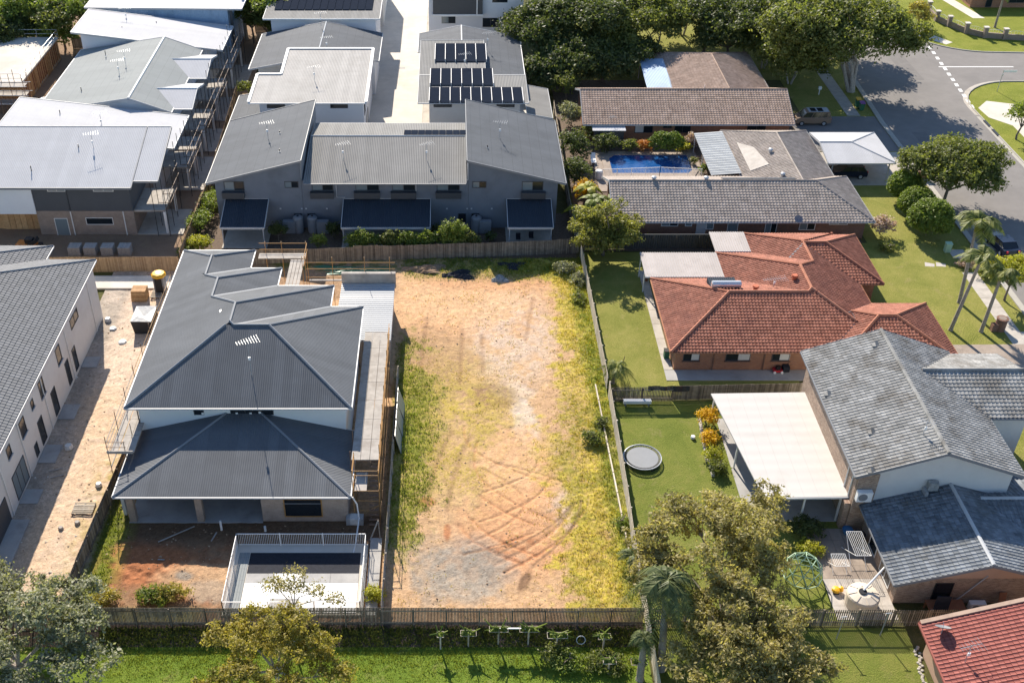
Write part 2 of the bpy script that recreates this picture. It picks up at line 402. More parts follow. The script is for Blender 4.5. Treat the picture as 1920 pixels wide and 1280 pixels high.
def roof_grid(rects, X, Y):
    best = np.full(X.shape, -1e9); bi = np.full(X.shape, -1); bs = np.full(X.shape, -1)
    for i, r in enumerate(rects):
        x0, x1, y0, y1 = r.b; ins = (X >= x0-1e-6) & (X <= x1+1e-6) & (Y >= y0-1e-6) & (Y <= y1+1e-6)
        D = np.stack([r.z + r.t*{'W': X-x0, 'E': x1-X, 'S': Y-y0, 'N': y1-Y}[q] for q in sorted(r.sides)]); z = D.min(0); k = D.argmin(0)
        up = ins & (z > best + 1e-7); best[up] = z[up]; bi[up] = i; bs[up] = k[up]
    return best, bi, bs
def _inside(poly, X, Y, e):
    s = 1 if _area(poly) > 0 else -1; ok = np.ones(X.shape, bool); n = len(poly)
    for k in range(n):
        A, B = poly[k], poly[(k+1) % n]; L = math.hypot(B[0]-A[0], B[1]-A[1])
        if L < 1e-6: continue
        ok &= s*((B[0]-A[0])*(Y-A[1]) - (B[1]-A[1])*(X-A[0]))/L > e
    return ok
def roof_pieces(rects):
    planes = [(i, sd, r.plane(sd)) for i, r in enumerate(rects) for sd in r.sides]
    edges = []
    for r in rects:
        x0, x1, y0, y1 = r.b; edges += [(1,0,-x0),(1,0,-x1),(0,1,-y0),(0,1,-y1)]
    out = []
    for i, sd, pl in planes:
        x0, x1, y0, y1 = rects[i].b
        ks = sorted(rects[i].sides).index(sd); same = [(j, sorted(r.sides).index(q)) for j, r in enumerate(rects) for q in r.sides if sum(abs(u-v) for u, v in zip(r.plane(q), pl)) < 1e-5]
        lines = edges + [(pl[0]-q[2][0], pl[1]-q[2][1], pl[2]-q[2][2]) for q in planes if abs(pl[0]-q[2][0])+abs(pl[1]-q[2][1]) > 1e-6]
        def rec(poly, ls):
            xs = [p[0] for p in poly]; ys = [p[1] for p in poly]; w_, h_ = max(xs)-min(xs), max(ys)-min(ys)
            nx, ny = int(min(60, max(5, w_/.3))), int(min(60, max(5, h_/.3)))
            X, Y = np.meshgrid(min(xs)+w_*(np.arange(nx)+.47)/nx, min(ys)+h_*(np.arange(ny)+.53)/ny); m = _inside(poly, X, Y, min(.03, w_*.05, h_*.05))
            if not m.any(): return
            X, Y = X[m], Y[m]; b_, bi, bs = roof_grid(rects, X, Y); v = (bi == i) & (bs == ks)
            if v.all(): out.append((i, sd, poly)); return
            if not v.any(): return
            for k, l in enumerate(ls):
                A, B = _split(poly, l)
                if A and B:
                    sgn = l[0]*X+l[1]*Y+l[2] > 0
                    if v[sgn].any() and v[~sgn].any() and not (v[sgn].all() or v[~sgn].all()): continue     # first cut where it separates cleanly
                    rec(A, ls[:k]+ls[k+1:]); rec(B, ls[:k]+ls[k+1:]); return
            for k, l in enumerate(ls):
                A, B = _split(poly, l)
                if A and B: rec(A, ls[:k]+ls[k+1:]); rec(B, ls[:k]+ls[k+1:]); return
            if v.mean() > .5: out.append((i, sd, poly))
        rec([(x0,y0),(x1,y0),(x1,y1),(x0,y1)], lines)
    return out
def _merge(segs):
    segs = [list(map(Vector, q)) for q in segs]; ch = True
    while ch:
        ch = False
        for a in range(len(segs)):
            for b in range(a+1, len(segs)):
                A, B = segs[a], segs[b]; da = (A[1]-A[0]).normalized(); db = (B[1]-B[0]).normalized()
                if abs(abs(da.dot(db))-1) > 1e-4: continue
                for p in (0, 1):
                    for q in (0, 1):
                        if (A[p]-B[q]).length < .03: segs[a] = [A[1-p], B[1-q]]; del segs[b]; ch = True; break
                    if ch: break
                if ch: break
            if ch: break
    return segs
def tile_mesh(rects, pieces, w=.30, h=.31, amp=.05, lip=.055, sub=4):
    Vs, Fs, Rs, off = [], [], [], 0
    prof = amp * np.clip(np.sin(np.arange(sub)/sub*2*np.pi), -.25, 1)
    for i, sd, poly in pieces:
        r = rects[i]; P_ = np.array(poly); x0, x1, y0, y1 = r.b
        if sd in 'WE': a = P_[:,1]; s = P_[:,0]-x0 if sd == 'W' else x1-P_[:,0]
        else: a = P_[:,0]; s = P_[:,1]-y0 if sd == 'S' else y1-P_[:,1]
        j0, j1 = math.floor(a.min()/w), math.ceil(a.max()/w); k0, k1 = math.floor(s.min()/h+1e-4), math.ceil(s.max()/h-1e-4)
        J = np.arange(j0*sub, j1*sub+1); nJ = len(J); K = np.arange(k0, k1)
        aa = J*w/sub; pz = prof[J % sub]
        rows = []
        for k in K:
            for (sv, dz) in ((k*h, -.01 if k == 0 else .008), (k*h-.004, lip), (k*h+h*.98, .012)):
                z = r.z + r.t*sv + dz + (pz if dz > .01 or k else pz*0)
                if sd == 'W': v = np.stack([np.full(nJ, x0+sv), aa, z], 1)
                elif sd == 'E': v = np.stack([np.full(nJ, x1-sv), aa, z], 1)
                elif sd == 'S': v = np.stack([aa, np.full(nJ, y0+sv), z], 1)
                else: v = np.stack([aa, np.full(nJ, y1-sv), z], 1)
                rows.append(v)
        V = np.concatenate(rows); nr = len(rows); F = []; RR = []
        jj = np.arange(nJ-1)
        rt = rng.random((len(K), (j1-j0)+1))
        for ri in range(nr-1):
            if ri % 3 == 2: continue
            F.append(np.stack([ri*nJ+jj, ri*nJ+jj+1, (ri+1)*nJ+jj+1, (ri+1)*nJ+jj], 1)); RR.append(rt[ri//3, (jj//sub)])
        F = np.concatenate(F); RR = np.concatenate(RR)
        me = bpy.data.meshes.new('t'); me.from_pydata(V.tolist(), [], F.tolist())
        bm = bmesh.new(); bm.from_mesh(me); bpy.data.meshes.remove(me)
        bm.faces.ensure_lookup_table(); lay = bm.faces.layers.float.new('rnd')
        for f, q in zip(bm.faces, RR): f[lay] = q
        ar = _area(poly); n = len(poly)
        for q in range(n):
            A, B = poly[q], poly[(q+1) % n]; dx, dy = B[0]-A[0], B[1]-A[1]
            if math.hypot(dx, dy) < 1e-5: continue
            nx, ny = (dy, -dx) if ar > 0 else (-dy, dx)
            bmesh.ops.bisect_plane(bm, geom=bm.verts[:]+bm.edges[:]+bm.faces[:], plane_co=(A[0], A[1], 0), plane_no=(nx, ny, 0), clear_outer=True)
        bm.verts.index_update()
        flip = 1
        for f in bm.faces:
            f.normal_update()
        Vs.append(np.array([v.co[:] for v in bm.verts]).reshape(-1, 3))
        for f in bm.faces:
            idx = [v.index + off for v in f.verts]
            if f.normal.z < 0: idx = idx[::-1]
            Fs.append(idx); Rs.append(f[lay])
        off += len(bm.verts); bm.free()
    return np.concatenate(Vs), Fs, Rs
def make_roof(parent, rects, mat, tiled=False, cap=None, fascia='trim_pale', soffit='soffit', th=.16, gut=.09, ridge_r=.09, valley=True, verge=True, tw=.30, thh=.31, name='roof', part=True, lip=.055, amp=.05):
    pcs = roof_pieces(rects)
    rb = MB(); gut_s, ver_s, rid_s, val_s = [], [], [], []
    for i, sd, poly in pcs:
        pl = rects[i].plane(sd); top = [(x, y, _zp(pl, (x, y)) - (.02 if tiled else 0)) for x, y in poly]
        if _area(poly) < 0: top = top[::-1]
        rb.poly(top, 0, .5); rb.poly([(x, y, z-th) for x, y, z in top][::-1], 1, .5)
        n = len(poly); cx = sum(p[0] for p in poly)/n; cy = sum(p[1] for p in poly)/n
        for k in range(n):
            A, B = poly[k], poly[(k+1) % n]; L = math.hypot(B[0]-A[0], B[1]-A[1])
            if L < .05: continue
            nx, ny = (B[1]-A[1])/L, -(B[0]-A[0])/L; mx, my = (A[0]+B[0])/2, (A[1]+B[1])/2
            if (mx-cx)*nx+(my-cy)*ny < 0: nx, ny = -nx, -ny
            e = roof_eval(rects, (mx+nx*.01, my+ny*.01)); zm = _zp(pl, (mx, my))
            a3 = (A[0], A[1], _zp(pl, A)); b3 = (B[0], B[1], _zp(pl, B))
            if e is None or e[0] < zm - .06:
                lev = abs(a3[2]-b3[2]) < .01
                if lev and abs(pl[0]*nx + pl[1]*ny) > 1e-4 and (pl[0]*nx+pl[1]*ny) < 0:      # eave: gutter hung outside
                    o = gut/2 + .003; gut_s.append(((A[0]+nx*o, A[1]+ny*o, a3[2]-.07), (B[0]+nx*o, B[1]+ny*o, b3[2]-.07)))
                else:
                    ver_s.append(((A[0]+nx*.023, A[1]+ny*.023, a3[2]-.07), (B[0]+nx*.023, B[1]+ny*.023, b3[2]-.07)))
            elif (e[1], e[2]) != (i, sd) and abs(e[0]-zm) < .06:
                pl2 = rects[e[1]].plane(e[2])
                if abs(pl2[0]-pl[0]) + abs(pl2[1]-pl[1]) + abs(pl2[2]-pl[2]) < 1e-5: continue
                ridge = (pl[0]*nx+pl[1]*ny) - (pl2[0]*nx+pl2[1]*ny) > 0
                if (i, sd) > (e[1], e[2]): continue
                if ridge:
                    dz = .05 if tiled else .02; rid_s.append(((a3[0], a3[1], a3[2]+dz-.02), (b3[0], b3[1], b3[2]+dz-.02)))
                elif valley: val_s.append(((a3[0], a3[1], a3[2]+.012), (b3[0], b3[1], b3[2]+.012)))
    ro = rb.build(name, [mat, soffit], parent)
    for A, B in _merge(gut_s): MB().bar(A, B, gut, .13).build('gutter', fascia, ro)
    for A, B in _merge(ver_s): MB().bar(A, B, .04, .24 if verge else .16).build('barge_board', fascia, ro)
    for A, B in _merge(rid_s): MB().tube([A, B], ridge_r, 6).build('ridge_cap', cap or mat, ro)
    for A, B in _merge(val_s): MB().bar(A, B, .22, .03).build('valley_gutter', 'trim_grey', ro)
    if tiled:
        V, F, RR = tile_mesh(rects, pcs, tw, thh, amp, lip)
        t = MB(); t.v = V.tolist(); t.f = F; t.mi = [0]*len(F); t.r = list(map(float, RR))
        t.build('roof_tiles', tiled if isinstance(tiled, str) else mat, ro, kind='stuff')
    return ro
# ---------------------------------------------------------------- wall pieces
def window(parent, face, pos, a0, a1, z0, z1, frame='trim_dark', pane='glass', bars=1, sill=None, fw=.06, blind=None, name='window', d=.05):
    """face S: wall at y=pos seen from -y; E / W: wall at x=pos; a0..a1 along the wall"""
    def bx(mb, u0, u1, v0, v1, d0, d1, mi=0):
        if face == 'S': mb.box(u0, u1, pos-d1, pos-d0, v0, v1, mi)
        elif face == 'E': mb.box(pos+d0, pos+d1, u0, u1, v0, v1, mi)
        else: mb.box(pos-d1, pos-d0, u0, u1, v0, v1, mi)
    f = MB(); bx(f, a0, a1, z1-fw, z1, .0, d); bx(f, a0, a1, z0, z0+fw, .0, d)
    bx(f, a0, a0+fw, z0+fw, z1-fw, .0, d); bx(f, a1-fw, a1, z0+fw, z1-fw, .0, d)
    n = bars + 1; wd = (a1-a0-2*fw)/n
    for k in range(1, n): bx(f, a0+fw+k*wd-.025, a0+fw+k*wd+.025, z0+fw, z1-fw, .0, d-.01)
    o = f.build(name, frame, parent)
    for k in range(n):
        g = MB(); bx(g, a0+fw+k*wd, a0+fw+(k+1)*wd, z0+fw, z1-fw, .004, .016)
        g.build('pane', blind if (blind and k == 0) else pane, o)
    if sill:
        s = MB(); bx(s, a0-.08, a1+.08, z0-.09, z0-.003, .0, d+.07); s.build('sill', sill, o)
    return o
def downpipe(parent, x, y, z0, z1, mat='trim_pale', r=.045):
    return MB().tube([(x, y, z0), (x, y, z1)], r, 6).build('downpipe', mat, parent)
def walls(parent, x0, x1, y0, y1, z0, z1, mat, name='wall'):
    return MB().box(x0, x1, y0, y1, z0, z1).build(name, mat, parent)
def gable(parent, pts, y0, y1, mat, name='gable_wall'):
    """upright wall with the outline pts (x,z), between y0 and y1"""
    n = len(pts); m = MB(); vs = [(x, y0, z) for x, z in pts] + [(x, y1, z) for x, z in pts]; t = tuple(range(n))
    m.add(vs, [t, tuple(i+n for i in t)[::-1]] + [(i, i+n, (i+1)%n+n, (i+1)%n) for i in range(n)])
    return m.build(name, mat, parent)
def antenna(x, y, z, h, label, rot=0, mat='galv', tilt=0, n=7, L=1.5, dish=False, group='television aerials on the roofs'):
    t = thing('roof_antenna', label, 'antenna', (x, y, z-.05), group)
    MB().tube([(x, y, z-.05), (x, y, z+h)], .03, 6).build('mast', mat, t)
    b = MB(); ca, sa = math.cos(rot), math.sin(rot); zz = z+h-.05
    b.tube([(x-ca*L/2, y-sa*L/2, zz), (x+ca*L/2, y+sa*L/2, zz)], .014, 5)
    b.build('boom', 'galv', t); e = MB()
    for k in range(n):
        s = (k/(n-1)-.5)*L; l = .24+.35*abs(k)/n; cx, cy = x+ca*s, y+sa*s
        e.tube([(cx+sa*l, cy-ca*l, zz+.01), (cx-sa*l, cy+ca*l, zz+.01)], .009, 4)
    e.build('elements', 'galv', t)
    if h > .9: MB().box(x-.09, x+.09, y-.12, y-.035, z+h*.45, z+h*.45+.26).build('junction_box', 'steel_white', t)
    return t
def roof_pipe(x, y, z, label, h=.35, mat='steel_black', group='vent pipes on the roofs'):
    t = thing('vent_pipe', label, 'vent', (x, y, z-.05), group)
    p = MB().tube([(x, y, z-.05), (x, y, z+h)], .05, 8).build('pipe', mat, t)
    MB().cyl(x, y, z-.04, z+.05, .13, .07, 8).build('flashing', 'galv', t)
    return t
def whirly(x, y, z, label, mat='galv', s=1.0):
    t = thing('roof_ventilator', label, 'vent', (x, y, z-.05), 'turbine ventilators on the roofs')
    MB().cyl(x, y, z-.05, z+.22*s, .2*s, None, 14).build('base', mat, t)
    MB().lathe(x, y, [(.16*s, z+.22*s), (.29*s, z+.3*s), (.33*s, z+.42*s), (.26*s, z+.54*s), (.1*s, z+.6*s)], 14).build('head', mat, t, smooth=False)
    return t
def fence(name, label, pts, z1, mat='paling', bay=2.4, pw=.1, gap=.012, side=1, z0=.02, post='paling', rails=True, lean=0, group=None, wob=.04, cap=False):
    """timber paling fence along ground points; each bay one panel of palings plus post and rails"""
    x, y = pts[0]; t = thing(name, label, 'fence', (x, y, 0), group)
    for (A, B) in zip(pts[:-1], pts[1:]):
        L = math.hypot(B[0]-A[0], B[1]-A[1]); n = max(1, round(L/bay)); ux, uy = (B[0]-A[0])/L, (B[1]-A[1])/L; nx, ny = -uy*side, ux*side
        for k in range(n):
            s0, s1 = k*L/n, (k+1)*L/n; m = MB(); s = s0; top = z1 + random.uniform(-wob, wob)
            while s < s1 - .03:
                w_ = min(pw, s1-s); hh = top + random.uniform(-.015, .015); o = random.uniform(-.006, .006)
                p = (A[0]+ux*(s+w_/2)+nx*o, A[1]+uy*(s+w_/2)+ny*o)
                m.bar((p[0], p[1], z0), (p[0]+nx*lean, p[1]+ny*lean, hh), w_-gap, .018, up=(nx, ny, 0)); s += pw
            m.build('paling_panel', mat, t, kind='stuff')
            px_, py_ = A[0]+ux*s0-nx*.075, A[1]+uy*s0-ny*.075
            MB().bar((px_, py_, 0), (px_, py_, top-.06), .1, .1, up=(nx, ny, 0)).build('post', post, t)
            if rails:
                for zr in (.35, top-.3):
                    MB().bar((A[0]+ux*s0-nx*.04, A[1]+uy*s0-ny*.04, zr), (A[0]+ux*s1-nx*.04, A[1]+uy*s1-ny*.04, zr), .05, .08).build('rail', post, t)
    return t
# ---------------------------------------------------------------- the ground
def sheet(name, pts, z, mat, th=.0, parent=None, kind='structure'):
    m = MB()
    if th: m.prism(pts, z-th, z)
    else:
        n = len(pts); a = _area(pts); q = [(x, y, z) for x, y in pts]; m.poly(q if a > 0 else q[::-1])
    return m.build(name, mat, parent, kind=kind)
def pxs(s, z=0): return [P(*map(float, q.split(',')), z)[:2] for q in s.split()]
def rc(x0, x1, y0, y1): return [(x0,y0),(x1,y0),(x1,y1),(x0,y1)]
sheet('ground', rc(-700, 700, -60, 1400), -.012, 'ground_rough')
def vnoise(x, y, seed, oct=4):
    r = np.random.default_rng(seed); T = r.random((256, 256)); out = 0; amp = 1; tot = 0
    for o in range(oct):
        xi = np.floor(x).astype(int); yi = np.floor(y).astype(int); fx = x-xi; fy = y-yi
        fx = fx*fx*(3-2*fx); fy = fy*fy*(3-2*fy)
        g = lambda a, b: T[(yi+b) % 256, (xi+a) % 256]
        out = out + amp*((g(0,0)*(1-fx)+g(1,0)*fx)*(1-fy)+(g(0,1)*(1-fx)+g(1,1)*fx)*fy)
        tot += amp; amp *= .5; x = x*2+17.3; y = y*2+5.1
    return out/tot
# bare building land: one fine sheet; soil, clay, gravel and grass cover laid in as they lie on the site
gx = np.arange(-34.5, 13.75, 0.1); gy = np.arange(50.2, 98.3, 0.1)
GX, GY = np.meshgrid(gx, gy); U, W = Qn(GX, GY)
n1 = vnoise(GX*.45, GY*.45, 1); n2 = vnoise(GX*1.7, GY*1.7, 2); n3 = vnoise(GX*5, GY*5, 3, 3); n4 = vnoise(GX*.18, GY*.18, 4, 3); n5 = vnoise(GX*3.2, GY*.5, 6, 3); n6 = rng.random(GX.shape)
SAND = np.array((.53, .345, .20)); TAN = np.array((.42, .268, .15)); CLAY = np.array((.52, .285, .15)); RED = np.array((.36, .145, .066))
GREY = np.array((.30, .262, .215)); WHITE = np.array((.55, .45, .37)); DARK = np.array((.17, .11, .068)); GRS = np.array((.205, .20, .035)); GRY = np.array((.40, .32, .05)); GRN = np.array((.115, .155, .024)); MUD = np.array((.23, .135, .08))
col = SAND[None,None,:]*(.8+.4*n1)[...,None]
def lay(c, a): 
    global col
    a = np.clip(a, 0, 1)[...,None]; col = col*(1-a) + np.array(c)*a
def ell(cx, cy, rx, ry, rot=0, soft=.5, warp=.5):
    ca, sa = math.cos(R(rot)), math.sin(R(rot)); dx, dy = U-cx, W-cy
    d = np.sqrt(((dx*ca+dy*sa)/rx)**2 + ((-dx*sa+dy*ca)/ry)**2) + warp*(n2-.5)*1.2 + warp*(n1-.5)
    return np.clip((1-d)/soft+.5, 0, 1)
sm = lambda a, lo, hi: np.clip((a-lo)/(hi-lo), 0, 1)
lotL = sm(GX, -5.2, -4.5); lot = lotL
lay(TAN, sm(n1+.4*n2, .55, .95)*.7)
# vacant lot
lay(CLAY*1.05, lot*ell(880, 560, 170, 75)*.7*sm(n2, .2, .6)); lay(WHITE, lot*ell(960, 640, 85, 95)*.6*sm(n2+n1, .75, 1.15)); lay(SAND*1.12, lot*ell(860, 560, 130, 55)*.7)
lay(CLAY*.95, lot*ell(930, 525, 140, 22)*.7); lay(TAN*.8, lot*ell(800, 690, 90, 70)*.6)
lay(WHITE*1.05, lot*ell(985, 800, 22, 55, -18, .5, .7)*.85); lay(WHITE, lot*ell(960, 735, 40, 18)*.6); lay(MUD*1.05, lot*ell(925, 745, 42, 26)*.7)
lay(GRY*.95, lot*ell(865, 800, 105, 120, 0, .8)*.62*sm(n2+.5*n3, .45, .95)); lay(TAN, lot*ell(850, 840, 90, 60)*.3)
lay(CLAY*1.12, lot*ell(975, 900, 75, 85)*.8); lay(SAND*1.08, lot*ell(960, 870, 60, 50)*.5); lay(CLAY, lot*ell(970, 1015, 120, 75)*.85)
lay(RED*1.1, lot*ell(960, 1030, 70, 30, -8, .6, .9)*.65*sm(n2, .4, .7)); lay(RED, lot*ell(800, 942, 16, 9)*.9); lay(RED*1.1, lot*ell(838, 1000, 7, 16)*.8)
lay(GREY, lot*ell(850, 1075, 110, 62, 0, .5, .8)*(.55+.4*sm(n2, .3, .6))); lay(GREY*.85, lot*ell(900, 1062, 45, 28)*.4); lay(GREY*1.25, lot*ell(860, 1105, 55, 25)*.4*n3)
lay(SAND, lot*ell(748, 1085, 22, 45)*.8); lay(MUD*.7, lot*ell(985, 1092, 10, 22, 30, .5, .9)*.8)
lay(WHITE*.95, lot*ell(1060, 960, 38, 50, 30)*.5*sm(n2, .35, .65))
# grass cover
elg = lambda cx, cy, rx, ry: ell(cx, cy, rx, ry, 0, .8, 1.4)
gr = lot*np.clip(elg(1090, 560, 50, 110) + elg(1050, 500, 110, 24)*.9 + elg(1100, 760, 52, 130)*1.0 + elg(1110, 950, 55, 150) + elg(1130, 1090, 70, 80) + elg(1060, 860, 45, 60)*.5, 0, 1)
grg = lot*np.clip(elg(765, 820, 50, 130) + elg(750, 960, 34, 80)*.8 + elg(742, 700, 22, 50)*.8 + elg(775, 730, 40, 30)*.5, 0, 1)
gstrip = lot*np.clip(sm(GX, 11.6, 12.8) + sm(GY, 93.5, 95.5)*.8, 0, 1)
gr = np.clip(gr*1.15, 0, 1); sp = sm(n3*.6+n6*.5, .42, .62); lay(GRY*1.05, gr*(.55+.45*sp)); lay(GRS, gr*sm(n1+.6*n2, .7, 1.0)*.8); lay(GRS*1.1, grg*(.45+.55*sp)); mid = lot*np.clip(ell(850, 850, 140, 110, 0, .9)+ell(800, 740, 90, 60, 0, .9)*.7, 0, 1); lay(GRY*.9, mid*sp*.6*sm(n1+.4*n2, .5, .8)); lay(GRN, grg*sm(n1+.5*n2, .65, .95)*.8); lay(GRN*1.15, gstrip*(.35+.65*n2))
lay(np.array((.36,.22,.07)), lot*ell(1110, 1010, 40, 60)*.5*sm(n2, .45, .7)); lay(TAN*.9, lot*ell(1075, 800, 30, 90)*.55*sm(n3, .45, .6))
# wheel ruts
def rut(x0, y0, x1, y1, bend, w_, c, a, wy=None):
    t = np.linspace(0, 1, 60); cx = x0+(x1-x0)*t+bend*np.sin(math.pi*t); cy = y0+(y1-y0)*t
    A = np.array([P(a_, b_) for a_, b_ in zip(cx, cy)]); sel = (GX > A[:,0].min()-2) & (GX < A[:,0].max()+2) & (GY > A[:,1].min()-2) & (GY < A[:,1].max()+2)
    d = np.full(GX.shape, 9.); X_, Y_ = GX[sel], GY[sel]; dd = np.full(X_.shape, 9.)
    for k in range(len(A)-1):
        p, q = A[k,:2], A[k+1,:2]; v = q-p; tt = np.clip(((X_-p[0])*v[0]+(Y_-p[1])*v[1])/(v@v), 0, 1); dd = np.minimum(dd, np.hypot(X_-p[0]-tt*v[0], Y_-p[1]-tt*v[1]))
    d[sel] = dd; m = np.clip(1.3-d/w_, 0, 1)*sm(n3+.4*n2, .3, .6); lay(c, m*a); return m
dz = np.zeros_like(GX)
for a in ((870,800,1010,900,-45),(895,830,1040,980,-60),(905,880,880,1020,90),(1010,860,905,925,30),(930,870,1055,905,10),(1000,1000,870,1040,10),(1080,945,930,1060,25),(1095,960,945,1075,25),(860,985,980,1060,-20),(885,975,1010,1045,-20),(900,930,1000,985,-10),(1030,900,900,980,30)):
    dz -= .07*rut(*a, .12+.06*random.random(), RED*1.05, random.uniform(.12, .38))
for a in ((848,810,800,960,-10),(880,820,838,960,-6),(868,620,862,720,0),(905,630,905,700,0),(800,600,790,690,0),(1000,560,985,640,0)):
    dz -= .03*rut(*a, .25, MUD, .45)
for a in ((1090,940,1000,1060,20),(1070,950,930,1040,20),(960,1020,870,1040,5)): rut(*a, .13, DARK, .7)
# land left of the new house and its yard
yard = sm(-5.0-GX, -.1, .3)*sm(GX, -26.9, -26.4)*sm(61-GY, 0, 1)
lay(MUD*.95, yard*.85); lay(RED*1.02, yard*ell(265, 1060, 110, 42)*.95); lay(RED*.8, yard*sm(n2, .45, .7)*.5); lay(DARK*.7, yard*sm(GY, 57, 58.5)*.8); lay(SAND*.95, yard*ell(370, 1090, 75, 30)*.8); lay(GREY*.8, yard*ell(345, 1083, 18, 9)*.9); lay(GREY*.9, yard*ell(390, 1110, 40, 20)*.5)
lay(GRS, yard*sm(-GX, 23.4, 24.6)*.8*sm(n2, .3, .5)); lay(GRS, yard*sm(51.8-GY, 0, .9)*.7*sm(-GX, 17, 18)); lay(GRN, sm(-GX, 24.3, 25.2)*sm(GX, -27, -26.5)*sm(66-GY, 0, 2)*.7)
side = sm(-26.2-GX, -.1, .4)
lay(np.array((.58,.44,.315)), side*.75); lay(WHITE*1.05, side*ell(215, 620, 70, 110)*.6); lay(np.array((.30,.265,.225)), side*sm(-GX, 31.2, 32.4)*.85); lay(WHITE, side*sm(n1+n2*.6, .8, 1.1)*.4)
lay(GRY*.8, side*sm(GX, -29, -27)*sm(72-GY, 0, 2)*.7*sm(n2, .35, .65));
side2 = sm(GX, -26.4, -26)*sm(-5.2-GX, 0, .3)*sm(GY, 90, 91); lay(DARK*1.6, side2*.8); lay(SAND, side2*sm(GX, -12, -9)*.6)
bk = sm(GY, 95.2, 96.2)*sm(GX, -20, -18); lay(GRN*.8, bk*.7*sm(n2, .3, .6)); lay(GREY*1.2, lot*ell(937, 524, 14, 7)*.6)
col *= (.84+.32*n3)[...,None]; col *= (.9+.2*rng.random(GX.shape))[...,None]
col *= (1-.09*sm(n5, .5, .8)*lot*(1-np.clip(gr+grg, 0, 1)))[...,None]; col *= (1-.4*(n6 > .985)*sm(n2, .4, .6))[...,None]; dz += .10*(n2-.5) + .045*(n3-.5) + .014*(rng.random(GX.shape)-.5)
dz += .22*ell(265, 1060, 110, 42)*yard*n2 + .1*np.clip(gr+grg, 0, 1)*n3
GZ = .1 + np.clip(dz, -.09, .3); slabm = (GX > -25.2)&(GX < -7.2)&(GY > 60)&(GY < 91); GZ[slabm] = .05
ny_, nx_ = GX.shape; idx = np.arange(ny_*nx_).reshape(ny_, nx_)
F4 = np.stack([idx[:-1,:-1], idx[:-1,1:], idx[1:,1:], idx[1:,:-1]], -1).reshape(-1, 4)
m, n, b = _new('site_soil'); a = _node(n, 'ShaderNodeVertexColor', layer_name='soil'); g = _pos(n)
f = _noise(n, 2.2, 9, .78, g.outputs['Position'], .4); f2 = _noise(n, 9, 7, .8, g.outputs['Position'])
c = _mix(n, 1.0, a.outputs[0], _ramp(n, f, [(.32, (.78, .77, .76)), (.5, (1, 1, 1)), (.68, (1.18, 1.17, 1.16))]), 'MULTIPLY')
c = _mix(n, 1.0, c, _ramp(n, f2, [(.33, (.76,)*3), (.5, (1,)*3), (.68, (1.18,)*3)]), 'MULTIPLY')
n.links.new(c, b.inputs['Base Color'])
b.inputs['Roughness'].default_value = .95; b.inputs['Specular IOR Level'].default_value = .1; _bump(n, _noise(n, 7, 8, .75, g.outputs['Position']), .07, b)
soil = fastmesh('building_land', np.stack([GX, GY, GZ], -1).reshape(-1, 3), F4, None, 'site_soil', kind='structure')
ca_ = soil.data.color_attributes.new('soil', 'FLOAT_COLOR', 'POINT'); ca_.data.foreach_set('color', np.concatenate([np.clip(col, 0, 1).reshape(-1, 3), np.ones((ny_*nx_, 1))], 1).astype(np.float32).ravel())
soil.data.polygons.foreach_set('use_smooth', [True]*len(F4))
def clods(name, label, prob, n, s0, s1, mat):
    x = rng.uniform(gx[0], gx[-1], n); y = rng.uniform(gy[0], gy[-1], n); ix = np.clip(((x-gx[0])/.1).astype(int), 0, nx_-1); iy = np.clip(((y-gy[0])/.1).astype(int), 0, ny_-1)
    k = rng.random(n) < prob[iy, ix]; x, y, z = x[k], y[k], GZ[iy, ix][k]; m = len(x); s = (s0+(s1-s0)*rng.random(m)**3)[:,None]
    V = np.stack([np.stack([x, y, z], 1)+np.concatenate([s*np.cos(a+rng.uniform(-.4, .4, (m, 1))), s*.8*np.sin(a+rng.uniform(-.4, .4, (m, 1))), np.full((m, 1), -.01)], 1) for a in (0, 1.57, 3.14, 4.71)]+[np.stack([x, y, z], 1)+np.concatenate([s*rng.uniform(-.4, .4, (m, 1)), s*rng.uniform(-.4, .4, (m, 1)), s*rng.uniform(.5, .9, (m, 1))], 1)], 1).reshape(-1, 3)
    o = np.arange(m)[:,None]*5; F = np.concatenate([o+np.array([q]) for q in ((0, 1, 4), (1, 2, 4), (2, 3, 4), (3, 0, 4))]); r = np.tile(rng.random(m), 4)
    return fastmesh(name, V, F, r, mat, None, kind='stuff', label=label, cat='soil')
